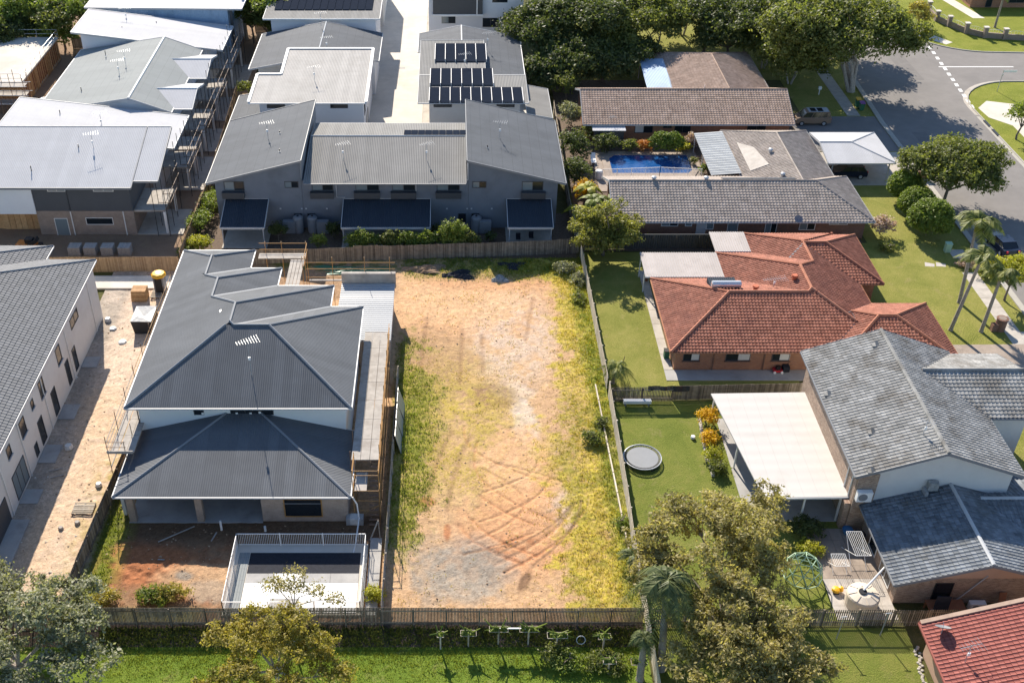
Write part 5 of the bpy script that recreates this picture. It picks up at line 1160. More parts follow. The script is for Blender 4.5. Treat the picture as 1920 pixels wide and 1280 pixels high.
for px_ in (1337, 1432): x, _ = WS(px_, 680, 79.0); MB().tube([(x, 79.03, .05), (x, 79.03, 2.35)], .05, 6).build('downpipe', 'brick_brown', b)
MB().box(20.08, 20.095, 80, 81.8, .9, 2.1).build('side_window', 'trim_dark', b); MB().box(20.07, 20.09, 85, 87.2, .2, 2.2).build('side_door', 'trim_dark', b)
for (x0, x1, y0, y1, nm) in ((19.0, 26.7, 90.75, 95.0, 'patio_roof'), (26.75, 30.35, 95.55, 99.1, 'patio_roof')):
    o = MB().slab([(x0, y0, 2.58), (x1, y0, 2.58), (x1, y1, 2.74), (x0, y1, 2.74)], .06).build(nm, 'roof_patio', b); m = MB(); x = x0+.05
    while x < x1-.1: m.slab([(x, y0, 2.63), (x+.1, y0, 2.63), (x+.1, y1, 2.79), (x, y1, 2.79)], .045); x += .24
    m.build('patio_ribs', 'roof_patio', o); MB().bar((x0, y0-.04, 2.54), (x1, y0-.04, 2.54), .06, .14).build('patio_beam', 'trim_white', o)
for x, y in ((19.15, 94.8), (19.15, 92)): MB().box(x-.05, x+.05, y-.05, y+.05, 0, 2.6).build('patio_post', 'trim_white', b)
x0, y0, _ = P(1336, 539, 4.7); x1, _, _ = P(1392, 539, 4.7); t = thing('solar_water_heater', 'steel solar hot water cylinder lying on the terracotta roof', 'water heater', (24.5, y0, 4.4)); y0 = 86.0
MB().tube([(x0, y0, 4.75), (x0+.08, y0, 4.75), (x1-.08, y0, 4.75), (x1, y0, 4.75)], [.22, .34, .34, .22], 16).build('cylinder', 'hwater_steel', t, smooth=False); MB().box(x0+.1, x1-.1, y0+.4, y0+2.2, 3.6, 4.12).build('collector', 'roof_navy', t)
for x in (x0+.4, x1-.4): MB().box(x-.05, x+.05, y0-.3, y0+.3, 4.1, 4.46).build('bracket', 'galv', t)
for k, (px_, py_, z) in enumerate(((1416, 544, 4.6), (1489, 524, 4.6))):
    x, y, _ = P(px_, py_, z); zz = roof_eval(JR, (x, y))[0]; t = thing('roof_ventilator', ('left terracotta coloured vent on the terracotta roof', 'right terracotta coloured vent on the terracotta roof')[k], 'vent', (x, y, zz-.1), 'terracotta vents'); MB().cyl(x, y, zz-.15, zz+.35, .2, .2, 12).build('base', 'vent_terracotta', t); MB().cyl(x, y, zz+.36, zz+.5, .32, .26, 12).build('cap', 'vent_terracotta', t)
x, y, _ = P(1452, 528, 4.8); antenna(x, y, roof_eval(JR, (x, y))[0], 1.0, 'large white aerial lying low over the terracotta roof', .15, n=11, L=2.2)
# ================================================================ grey tiled two-storey house, white patio roof
b = thing('grey_tile_house', 'two-storey house with weathered grey tiled roofs at the right', 'house', (35, 60, 0))
KR = [Rect(29.25, 41.5, 58.7, 74.0, 5.8, .365, 'WE'), Rect(36.0, 45.4, 65.3, 73.6, 5.8, .365, 'SN')]
make_roof(b, KR, 'tile_grey', 'tile_lichen', cap='tile_lichen', fascia='trim_grey', ridge_r=.15, tw=.32, thh=.33)
KL = [Rect(30.35, 42.8, 51.3, 59.2, 2.65, .31, 'WE'), Rect(37.2, 52.0, 54.2, 62.6, 2.652, .31, 'SN')]
make_roof(b, KL, 'tile_grey', 'tile_grey', cap='trim_pale', fascia='trim_grey', ridge_r=.14, tw=.32, thh=.33, name='lower_roof')
gable(b, [(29.8, .05), (40.9, .05), (40.9, 5.75), (35.37, 7.75), (29.8, 5.75)], 59.25, 73.4, 'render_peach' if False else 'render_white', 'upper_wall')
MB().box(29.72, 29.79, 59.3, 73.3, .05, 5.6).build('side_cladding', 'brick_mottled', b); MB().box(29.73, 31.2, 59.13, 59.24, .05, 5.6).build('corner_brickwork', 'brick_mottled', b)
walls(b, 40.92, 44.9, 66, 73, 0, 5.7, 'render_white', 'wing_wall'); walls(b, 41.5, 51, 54.9, 61.9, 0, 2.6, 'brick_mottled', 'lower_wall')
gable(b, [(31.0, .05), (42.1, .05), (42.1, 2.75), (36.57, 4.35), (31.0, 2.6)], 52.0, 59.1, 'brick_mottled', 'lower_wall')
gable(b, [(31.6, 2.62), (41.5, 2.62), (36.57, 4.3)], 51.93, 51.99, 'render_peach', 'gable_panel')
winS(b, 52.0, 1755, 1790, 1092, 1140, frame='steel_black', bars=0, name='door')
MB().tube([(35.2, 51.9, .2), (36.9, 51.9, 2.9)], .05, 6).build('downpipe', 'trim_pale', b)
for y in (61.0, 60.0): MB().tube([(29.68, y, .05), (29.68, y, 5.6)], .06, 6).build('downpipe', 'trim_white', b)
for y in (59.6,): MB().box(29.3, 29.7, 59.3, 59.75, .05, 2.6).build('brick_pier', 'brick_mottled', b)
window(b, 'W', 30.98, 53.0, 55.0, .3, 2.3, frame='trim_white', bars=1); window(b, 'W', 30.98, 56.0, 57.4, .3, 2.3, frame='trim_white', bars=0, name='door')
o = MB().slab([(23.4, 59.9, 2.6), (29.95, 59.9, 2.75), (29.95, 72.4, 2.75), (21.85, 72.4, 2.6)], .12).build('patio_roof', 'roof_cream', b)
MB().bar((23.35, 59.86, 2.5), (29.95, 59.86, 2.64), .07, .16).build('gutter', 'trim_white', o)
for x, y in ((23.6, 60.2), (26.6, 60.1), (29.3, 60.1), (22.1, 72.0), (22.8, 66)): MB().box(x-.06, x+.06, y-.06, y+.06, .02, 2.47).build('patio_post', 'trim_white', b)
MB().box(24.2, 29.6, 66, 66.1, .05, 2.45).build('patio_screen', 'timber_grey', b); sheet('patio_floor', rc(22.6, 29.7, 60.0, 72.2), .05, 'concrete_grey', .06)
for k in range(4):
    px_, py_ = ((1634, 670), (1553, 730), (1632, 813), (1634, 878))[k]; x, y, _ = P(px_, py_, 6.5); z = roof_eval(KR, (x, y))[0]+.04
    t = thing('tile_vent', ('raised pale vent tile high on the weathered grey roof', 'raised pale vent tile near the patio side of the grey roof', 'raised pale vent tile in the lower middle of the grey roof', 'raised pale vent tile near the bottom edge of the grey roof')[k], 'vent', (x, y, z), 'vent tiles on the weathered roof'); MB().box(x-.22, x+.2, y-.2, y+.2, z-.03, z+.06).build('base', 'tile_lichen', t); MB().bar((x+.15, y-.2, z+.02), (x+.15, y+.2, z+.24), .25, .05).build('hood', 'tile_lichen', t)
x, y, _ = P(1730, 817, 7.6); antenna(x, y, roof_eval(KR, (x, y))[0], 1.3, 'aerial near the ridge of the weathered grey roof', -.6, L=1.1)
x, y, _ = P(1738, 915, 3.9); z = 4.1; t = thing('wall_air_unit', 'grey air conditioner on a bracket above the lower grey roof', 'air conditioner', (x, 58.9, z)); MB().box(x-.35, x+.35, 58.7, 59.1, z+.3, z+1.0).build('case', 'stone_grey', t); MB().box(x-.55, x-.35, 58.5, 59.15, z-.1, z+.3).build('bracket', 'galv', t)
ac_unit(30.3, 58.85, 3.3, 1.1, .95, 'white air conditioner on the brick corner of the two-storey house')
# ================================================================ red roof in the corner
b = thing('red_tile_house', 'house with red tiled roof in the bottom right corner', 'house', (36, 42, 0))
LR = [Rect(31.0, 47, 30, 48.2, 2.5, .36, 'WE')]
make_roof(b, LR, 'tile_red', True, cap='tile_brown', fascia='tile_red', tw=.30, thh=.32); walls(b, 31.6, 46, 31, 47.6, 0, 2.4, 'render_peach')
m = MB(); A = P(1722, 1166, 2.5); B = P(1920, 1122, 4.95); m.bar((31.05, 48.15, 2.58), (38.9, 48.15, 5.40), .3, .12); m.build('verge_capping', 'tile_brown', b)
x, y, _ = P(1745, 1195, 3.0); dish(31.9, 47.0, 2.85, 'dark satellite dish at the corner of the red roof', R(10), .5)
x, y, _ = P(1838, 1282, 3.6); antenna(x, 44.6, roof_eval(LR, (x, 44.6))[0], 1.6, 'aerial on the red tiled corner roof', .25, n=7)
# ================================================================ brick house on the far corner with its wall
b = thing('corner_brick_house', 'orange brick house at the top right corner behind a pier wall', 'house', (90, 176, 0))
walls(b, 84, 112, 176, 190, 0, 2.5, 'brick_orange'); make_roof(b, [Rect(83.3, 113, 175.4, 191, 2.6, .4)], 'tile_brown', True, fascia='trim_pale'); window(b, 'S', 176, 90, 92.5, .8, 2.1, bars=1); window(b, 'S', 176, 86.4, 87.4, .1, 2.1, bars=0, name='door')
t = thing('pier_wall', 'low brick wall with capped piers and pale wrought panels round the far corner', 'wall', (82, 161, 0))
pts = [P(q, r)[:2] for q, r in ((1740, 22), (1755, 40), (1778, 50), (1810, 63), (1845, 71), (1882, 74), (1925, 77), (1975, 78))]
for i, A in enumerate(pts):
    MB().box(A[0]-.28, A[0]+.28, A[1]-.28, A[1]+.28, 0, 1.55).build('pier', 'brick_mauve', t); MB().box(A[0]-.36, A[0]+.36, A[1]-.36, A[1]+.36, 1.56, 1.7).build('pier_cap', 'concrete_light', t)
    if i < len(pts)-1:
        B = pts[i+1]; MB().bar((*A, .42), (*B, .42), .24, .84).build('wall_panel', 'brick_mauve', t)
        m = MB(); n = 8
        for k in range(n+1):
            f = k/n; z = 1.05+.35*math.sin(math.pi*f); q = (A[0]+(B[0]-A[0])*f, A[1]+(B[1]-A[1])*f)
            if k: m.tube([(*pq, pz), (*q, z)], .025, 4)
            m.tube([(*q, .84), (*q, z)], .014, 4); pq, pz = q, z
        m.build('wrought_panel', 'steel_white', t)
# ================================================================ fences
fence('timber_fence', 'weathered grey timber fence along the bottom of the new house and cleared lot', [(-33.5, 50.05), (-4.8, 50.05), (13.2, 50.05)], 1.8, 'paling', side=1, gap=.018)
fence('timber_fence', 'gappy timber fence in front of the grey tiled house yard', [(13.75, 50.1), (23, 50.0), (40, 50.0)], 1.65, 'paling', side=-1, gap=.065, pw=.15)
fence('timber_fence', 'short brown timber fence between the pale left house and the new house yard', [(-26.1, 66.5), (-26.7, 54.4), (-26.75, 50.3)], 1.8, 'paling', side=-1)
fence('timber_fence', 'grey timber fence between the new house and the cleared lot', [(-4.7, 77.5), (-4.75, 50.3)], 1.75, 'timber_grey', side=-1, post='timber_grey')
fence('timber_fence', 'pale timber fence between the cleared lot and the terracotta house', [(13.55, 98.8), (13.7, 76.0)], 1.75, 'paling_pale', side=-1, post='paling_pale')
fence('timber_fence', 'pale timber fence between the cleared lot and the trampoline yard', [(13.75, 75.2), (13.6, 62.2), (13.45, 57.5)], 1.75, 'paling_pale', side=-1, post='paling_pale')
fence('timber_fence', 'timber fence behind the palm at the bottom of the trampoline yard', [(13.45, 57.4), (13.4, 50.3), (13.3, 41)], 1.75, 'paling_pale', side=-1, post='paling')
fence('timber_fence', 'long brown timber back fence behind the new house and cleared lot', [(-27.6, 96.4), (-20, 97.1), (-2.5, 98.15), (13.4, 99.4)], 1.8, 'paling', side=-1, wob=.09)
fence('timber_fence', 'new tan timber fence at the end of the pale left house yard', [(-46, 95.6), (-27.7, 95.7)], 1.8, 'paling_new', side=-1, post='paling_new')
fence('timber_fence', 'dark timber fence between the terracotta house and trampoline yard', [(13.95, 74.5), (19.2, 74.6)], 1.6, 'paling', gap=.045, pw=.13)
fence('timber_fence', 'broken timber fence below the brick wall of the terracotta house', [(19.25, 74.75), (30.8, 75.2)], 1.55, 'paling', side=-1)
fence('timber_fence', 'timber fence between the dark terrace and the brick houses', [(13.5, 99.6), (13.2, 108), (13.5, 135)], 1.8, 'paling_pale', side=-1)
fence('timber_fence', 'timber fence between the building site and the dark terrace', [(-27.85, 96.8), (-27.7, 112), (-28.8, 140)], 1.8, 'paling_new', side=1)
fence('timber_fence', 'brown timber fence behind the timber frame house under the trees', [(-56, 158), (-49, 157.5)], 1.8, 'paling')
t = thing('steel_fence', 'dark ribbed steel fence between the taupe house and terracotta house', 'fence', (30, 100.2, 0))
for k in range(10):
    x0 = 14.2+k*2.4; m = MB(); x = x0
    while x < x0+2.3: m.box(x, x+.14, 100.2, 100.24, .05, 1.75); x += .24
    MB().box(x0, x0+2.34, 100.245, 100.26, .05, 1.75).build('sheet', 'fence_steel', t); m.build('ribs', 'fence_steel', t); MB().box(x0-.04, x0+.02, 100.18, 100.3, 0, 1.8).build('post', 'fence_steel', t); MB().box(x0, x0+2.4, 100.19, 100.28, 1.76, 1.82).build('top_rail', 'trim_dark', t)
t = thing('sleeper_edging', 'pale timber sleepers edging the lot in front of the right fence', 'edging', (13.0, 66, 0))
for k in range(9): MB().bar((12.78+.04*k, 76.6-2.3*k, .2), (12.82+.04*k, 74.4-2.3*k, .2), .1, .3).build('sleeper', 'paling_pale', t)
# ---------------------------------------------------------------- plants
def leaf_cloud(blobs, n, leaf, clump=.5, per=22, fill=.55, up=.5, asp=.5, flat=1.0, taper=0):
    B = np.array(blobs, float); wgt = (B[:,3]*B[:,4]*B[:,5])**.67; wgt /= wgt.sum()
    K = max(1, n//per); bi = rng.choice(len(B), K, p=wgt); d = rng.normal(size=(K, 3)); d /= np.linalg.norm(d, axis=1, keepdims=True)
    low = d[:,2] < -.35; d[low, 2] *= -.6
    r = fill+(1-fill)*rng.random(K)**.6; r *= rng.uniform(.86, 1.08, K)
    cc = B[bi,:3]+d*r[:,None]*B[bi,3:6]; cr = rng.random(K)
    k = np.repeat(np.arange(K), per); N = len(k); cs = clump*rng.uniform(.6, 1.35, K)[k]
    p = cc[k]+rng.normal(size=(N, 3))*cs[:,None]*np.array((.62, .62, .42))
    nr = d[k]*.6+rng.normal(size=(N, 3))*.75+np.array((0, 0, up)); nr /= np.linalg.norm(nr, axis=1, keepdims=True)
    a = np.cross(nr, rng.normal(size=(N, 3))); a /= np.linalg.norm(a, axis=1, keepdims=True)+1e-9; b = np.cross(nr, a)
    L = (leaf*rng.uniform(.6, 1.35, N))[:,None]; a = a*L*.62; b = b*L*.62*asp
    V = np.stack([p-a, p+b*1.0, p+a, p-b*1.0], 1).reshape(-1, 3)
    rr = np.clip(.55*cr[k]+.45*rng.random(N), 0, 1)
    return V, np.arange(N*4).reshape(-1, 4), rr, cc
def limbs(t, base, blobs, r0, mat, split=.45, cc=None, twigs=14, zs=None, stems=1, spread=.5, name='trunk'):
    B = np.array(blobs, float); top = np.average(B[:,:3], axis=0, weights=B[:,3]); m = MB(); bx, by = base
    for s in range(stems):
        ang = s*2*math.pi/max(stems, 1)+.6; ox, oy = (math.cos(ang)*spread, math.sin(ang)*spread) if stems > 1 else (0, 0)
        sp = Vector((bx+(top[0]-bx)*.35+ox*2, by+(top[1]-by)*.35+oy*2, max(.6, top[2]*split)))
        q = Vector((bx+ox*.5, by+oy*.5, -.05)); rr = r0/(stems**.5)
        m.tube([q, q*.6+sp*.4+Vector((random.uniform(-.15, .15), random.uniform(-.15, .15), 0)), sp], [rr*1.25, rr, rr*.8], 8)
        tg = [Vector(b[:3]) for i, b in enumerate(blobs) if i % stems == s]
        for e in tg:
            mid = sp*.5+e*.5+Vector((random.uniform(-.4, .4), random.uniform(-.4, .4), random.uniform(-.1, .5)))
            m.tube([sp, mid, e], [rr*.6, rr*.4, rr*.18], 6)
            if cc is not None:
                near = sorted(range(len(cc)), key=lambda i: (Vector(cc[i])-e).length)[:twigs]
                for i in random.sample(near, min(len(near), max(3, twigs//2))): m.tube([mid*.4+e*.6, Vector(cc[i])], [rr*.22, rr*.06], 4)
    return m.build(name, mat, t)
def tree(name, label, base, blobs, n, leaf, mat, r0=.18, bark='bark', group=None, cat='tree', rel=True, **k):
    lb = k.pop('lb', None); t = thing(name, label, cat, (base[0], base[1], 0), group); lk = {q: k.pop(q) for q in ('clump', 'per', 'fill', 'up', 'asp') if q in k}
    bl = [(base[0]+b[0], base[1]+b[1], b[2], b[3], b[4], b[5]) for b in blobs] if rel else blobs
    V, F, rr, cc = leaf_cloud(bl, n, leaf, **lk); limbs(t, base, [(base[0]+q[0], base[1]+q[1], *q[2:]) for q in lb] if lb else bl, r0, bark, cc=cc, **k); fastmesh('crown', V, F, rr, mat, t); return t
def rblobs(n, rx, ry, z, rz, br, seed):
    r = random.Random(seed); out = [(0, 0, z+rz*.35, rx*.55, ry*.55, rz*.7)]
    for i in range(n):
        a = i*2*math.pi/n+r.uniform(-.3, .3); q = r.uniform(.5, .78); out.append((math.cos(a)*rx*q, math.sin(a)*ry*q, z+r.uniform(-.45, .35)*rz, br*r.uniform(.8, 1.2), br*r.uniform(.8, 1.2), br*r.uniform(.6, .85)))
    return out
def shrub(name, label, x, y, rx, ry, h, n, leaf, mat, group='garden shrubs', blobs=None, **k):
    bl = blobs or [(0, 0, h*.5, rx*.7, ry*.7, h*.5)]+[(math.cos(a)*rx*.5, math.sin(a)*ry*.5, h*random.uniform(.35, .6), rx*.55, ry*.55, h*.36) for a in (0.3, 1.7, 2.9, 4.1, 5.4)]
    return tree(name, label, (x, y), bl, n, leaf, mat, .06, group=group, cat='shrub', **{**dict(clump=.22, per=14, fill=.6, twigs=4), **k})
def ragged(bl, k, f, seed):
    r = random.Random(seed); out = []
    for b in bl:
        out.append((b[0], b[1], b[2]-b[5]*.15, b[3]*.62, b[4]*.62, b[5]*.6))
        for q in range(k):
            a = r.uniform(0, 6.28); e = r.uniform(-.25, .95); c = math.sqrt(max(0, 1-min(1, e*e))); g = r.uniform(f*.7, f*1.25)
            out.append((b[0]+math.cos(a)*c*b[3]*.85, b[1]+math.sin(a)*c*b[4]*.85, b[2]+e*b[5]*.8, b[3]*g, b[4]*g, b[5]*g*.85))
    return out
# -- near trees
gum_blobs = [(0, 4, 6.2, 3.4, 3.2, 2.2), (-3.8, 5.5, 5.0, 2.4, 2.6, 1.7), (-4.8, 3.8, 4.4, 1.6, 2.0, 1.4), (-1, 8.2, 5.0, 2.6, 2.4, 1.7), (2.6, 8.0, 5.0, 2.3, 2.4, 1.8), (2.9, 5.2, 5.2, 2.1, 2.5, 1.9), (2.6, 1.8, 5.0, 2.3, 2.4, 1.9), (1.6, -1.2, 4.8, 2.7, 2.3, 1.8), (-2.2, -.8, 3.8, 2.2, 2.0, 1.6), (-4.2, 2.4, 4.4, 1.8, 2.2, 1.6), (3.6, -2.6, 3.6, 2.3, 1.9, 1.7), (4.4, 10.0, 4.6, 1.5, 1.5, 1.2), (0, -3.6, 3.6, 2.2, 1.8, 1.4), (-1.4, 1.4, 4.6, 2.4, 1.6, 1.6), (.6, .2, 5.2, 2.0, 1.6, 1.5), (1.2, -2.6, 4.6, 2.4, 2.0, 1.6), (-.8, -5.2, 3.4, 2.2, 1.8, 1.4), (2.8, -5.2, 3.4, 2.2, 1.8, 1.4), (-2.6, -3.0, 3.4, 1.8, 1.8, 1.3), (1.0, 6.4, 5.6, 2.4, 2.2, 1.7)]
tree('gum_tree', 'large olive gum tree with bare grey limbs at the bottom right', (18.1, 47.2),
     ragged(gum_blobs, 7, .42, 1),
     60000, .22, 'leaf_olive', .3, 'bark_pale', clump=.34, per=44, fill=.35, split=.5, twigs=10, lb=gum_blobs, asp=.42)
silver_blobs = [(0, 1.5, 4.6, 3.4, 3.0, 2.0), (-3.5, 3.2, 4.0, 2.8, 2.6, 1.7), (2.6, 3.4, 3.8, 2.4, 2.3, 1.6), (4.2, .2, 3.8, 2.3, 2.2, 1.7), (-2, -1.6, 4.2, 3.0, 2.2, 1.8), (2.4, -2.2, 3.4, 2.6, 2.0, 1.6), (-4.5, 6.0, 3.6, 2.0, 1.9, 1.5), (-5.6, 1, 4, 2.6, 2.6, 1.8), (-1.2, 5.4, 3.6, 1.7, 1.4, 1.1)]
tree('silver_tree', 'silvery green leafy tree filling the bottom left corner', (-27.5, 44.6),
     ragged(silver_blobs, 6, .45, 2),
     36000, .2, 'leaf_silver', .24, 'bark_pale', clump=.33, per=34, fill=.4, twigs=10, lb=silver_blobs)
golden_blobs = [(0, .6, 3.6, 2.6, 2.2, 1.6), (-2.4, .9, 3.0, 2.0, 1.8, 1.4), (2.4, .7, 2.9, 2.0, 1.7, 1.4), (-3.3, -1.2, 2.4, 1.7, 1.6, 1.3), (3.1, -1.2, 2.4, 1.7, 1.6, 1.3), (0, -1.6, 3.0, 2.5, 1.8, 1.5), (-1.4, 2.0, 3.6, 1.3, 1.1, 1.0)]
tree('golden_tree', 'golden green bushy tree in front of the covered pool', (-11.2, 45.2),
     ragged(golden_blobs, 6, .42, 3),
     22000, .16, 'leaf_gold', .16, 'bark_pale', clump=.24, per=34, fill=.35, twigs=10, lb=golden_blobs)
tree('wispy_tree', 'thin wispy treetop reaching over the covered pool panels', (-10.6, 48.5),
     [(0, .8, 4.5, 1.5, .7, .7), (1.7, .9, 4.2, 1.0, .6, .6), (-1.2, 1.2, 4.6, .8, .6, .6), (.4, 1.6, 5.0, 1.0, .6, .5), (3.0, .6, 3.8, .8, .5, .4)], 1500, .15, 'leaf_olive', .07, 'bark_pale', clump=.24, per=8, fill=.3, twigs=16, split=.75)
tree('round_tree', 'rounded olive green tree at the meeting of the back fences', (16.0, 99.0), ragged(rblobs(8, 3.7, 2.6, 3.4, 2.0, 1.7, 3)+[(0, -1.2, 2.2, 2.6, 1.6, 1.7), (-1.8, -.6, 2.6, 1.8, 1.6, 1.6), (1.8, -.6, 2.4, 1.8, 1.5, 1.6), (0, 0, 5.2, 2.2, 1.8, 1.2)], 4, .5, 9), 24000, .2, 'leaf_round', .16, clump=.27, per=30, fill=.5, asp=.55)
# -- street and park trees
tree('street_tree', 'dark dome-shaped street tree beside the road', (55.0, 108.6), [(1.2+b[0], 2.2+b[1], *b[2:]) for b in rblobs(12, 4.6, 4.2, 4.7, 1.9, 2.2, 5)]+[(1.2, 2.2, 5.6, 4.0, 3.6, 1.6)], 36000, .26, 'leaf_mid', .2, clump=.4, per=20, fill=.65)
tree('fig_tree', 'huge spreading fig tree with fluted pale trunk by the junction', (54.7, 142.0), [(b[0]-2.5, b[1]+.5, *b[2:]) for b in rblobs(14, 10.6, 7.5, 9.2, 3.8, 3.5, 8)]+[(5.5, -1, 7.4, 2.6, 2.6, 2.0), (-6, -1, 9.5, 3, 3, 2.5), (-8, -1.5, 5.6, 3, 2.6, 2.4), (-5, -1.5, 6.0, 2.6, 2.4, 2.0), (-10, 0, 7, 2.8, 2.6, 2.2)], 50000, .38, 'leaf_mid', .6, 'bark_pale', clump=.7, per=26, fill=.6, stems=6, spread=.55, split=.5, twigs=12)
kinds = ['leaf_dark', 'leaf_mid', 'leaf_mid', 'leaf_bright']
park = [(1015, 45, 6, 4.6, 5.5, 0, 'dark dense tree left of the park group behind the silver townhouse'), (1078, 25, 7, 5.2, 6, 0, 'tallest dark tree of the park group left of the lawn'), (1085, 100, 4, 4.0, 4.5, 0, 'broad dark tree overhanging the rear fence of the townhouses'), (1150, 60, 5, 3.2, 5.5, 1, 'slender multi-stemmed tree left of the sunlit park lawn'), (1232, 30, 6, 3.6, 5.5, 1, 'slender tree with bare stems beside the sunlit park lawn'), (1330, 25, 6, 4.6, 5.5, 0, 'dark tree behind the rear gable of the brown tiled house'), (1405, 40, 6, 4.4, 6, 0, 'dark tree right of the rear gable of the brown tiled house'), (1470, 25, 7, 4.6, 6, 1, 'green tree filling the gap left of the fig tree'), (1490, 105, 4, 3.6, 4.2, 1, 'leafy tree at the top of the footpath left of the fig'), (1190, -15, 7, 5, 6, 0, 'dark tree at the top edge above the park lawn'), (1290, -20, 7, 5, 6, 1, 'green tree at the top edge above the park lawn'), (1400, -25, 7, 5, 6, 0, 'dark tree at the top edge beyond the brown tiled house'), (1545, -15, 8, 5.5, 6, 1, 'green tree at the top edge behind the fig'), (1040, 130, 3, 3.2, 3.6, 0, 'low dark tree at the rear fence below the tall dark ones'), (1130, 120, 2.6, 3.0, 3.2, 0, 'low dark tree in front of the slender park trees'), (1180, 95, 3, 2.8, 3.4, 0, 'dark undergrowth tree left of the blue carport roof'), (1370, 60, 4.5, 3.6, 5, 0, 'dark tree close behind the brown roof ridge'), (1440, 70, 4.5, 3.6, 5, 1, 'green tree between the brown roof and the fig')]
for i, (px_, py_, z, r, h, kd, l) in enumerate(park):
    x, y, _ = P(px_, py_, z); tree('park_tree', l, (x, y), rblobs(9, r*1.3, r*1.2, z, h*.5, r*.55, 20+i), int(15000*(r/4.5)), .36, kinds[kd], .22, 'bark_pale' if kd == 1 else 'bark', group='trees of the park at the top', clump=.6, per=22, fill=.6, stems=4 if kd == 1 else 1, twigs=8, split=.5)
bush = [(18, 25, 5, 4.5, 3), (70, 5, 6, 4.5, 3), (110, 30, 5, 4.0, 1), (150, 10, 6, 4.5, 3), (40, 52, 3.5, 3.5, 0), (95, 58, 3.0, 3.2, 3), (-15, 60, 4, 4, 0), (470, 20, 5, 3.6, 1), (505, 8, 6, 3.8, 3), (500, 40, 3.5, 3.0, 1), (200, -22, 6, 4.5, 0), (280, -25, 6, 4.5, 1), (370, -22, 6, 4.5, 0), (435, 10, 5, 3, 1)]
bl_lab = ['bushy tree in the top left corner of the picture', 'bright tree second from the top left corner', 'tree behind the timber frame deck, above its right end', 'bright tree between the timber frame and the rear site roof', 'dark low tree directly behind the timber frame deck', 'bright low tree at the right end of the timber deck', 'dark tree cut by the left edge beyond the timber deck', 'pale tree right of the rear site roofs', 'bright tree left of the far grey building', 'low tree at the head of the site fence', 'dark tree above the rear site roof, left', 'green tree above the rear site roof, middle', 'dark tree above the rear site roof, right', 'slim tree at the right end of the rear site roof']
for i, (px_, py_, z, r, kd) in enumerate(bush):
    x, y, _ = P(px_, py_, z); y += (4 if 160 < px_ < 440 else 0); tree('bushy_tree', bl_lab[i], (x, y), rblobs(6, r, r*.8, z, 2.2, r*.5, 50+i), int(6500*r/4), .34, kinds[kd], .16, group='trees behind the building site', clump=.5, per=20, fill=.6, twigs=6)
x, y, _ = P(463, 75, 0); MB().tube([(x, y, 0), (x-.2, y, 6), (x-.35, y, 12)], [.3, .25, .22], 8).build('tree_trunk', 'bark_palm', None, label='tall bare trunk rising beside the rear site roof', cat='tree trunk')
tree('corner_tree', 'small green tree on the corner lawn at the right edge', P(1905, 262)[:2], [(.8+b[0], .6+b[1], *b[2:]) for b in rblobs(6, 2.2, 1.9, 3.6, 1.5, 1.0, 77)], 4500, .24, 'leaf_bright', .12, clump=.35, per=16)
tree('corner_sapling', 'yellow-green sapling beside the fig on the far verge', (72.2, 166.5), rblobs(5, 1.7, 2.6, 2.6, 1.6, 1.1, 79), 2600, .25, 'leaf_gold', .08, clump=.35, per=14)
tree('small_yellow_tree', 'lime yellow flat-topped small tree beside the kerb and palms', (54.6, 90.4), [(.3+b[0], .4+b[1], *b[2:]) for b in rblobs(7, 2.5, 2.0, 3.6, .9, .95, 81)], 6000, .2, 'leaf_lime', .11, clump=.28, per=16)
for k, (px_, py_, r, h, l) in enumerate(((1697, 352, 1.95, 3.7, 'farthest of the three clipped round hedges by the road'), (1719, 383, 1.95, 3.6, 'middle one of the three clipped round hedges'), (1744, 416, 2.35, 4.2, 'nearest and largest of the three clipped round hedges'))):
    x, y, _ = P(px_, py_, 1.7); shrub('round_hedge', l, x, y, r, r, h, 24000, .17, 'leaf_hedge', 'clipped hedges by the road', blobs=[(0, 0, h*.5, r*.93, r*.93, h*.5)], clump=.16, fill=.95, per=12)
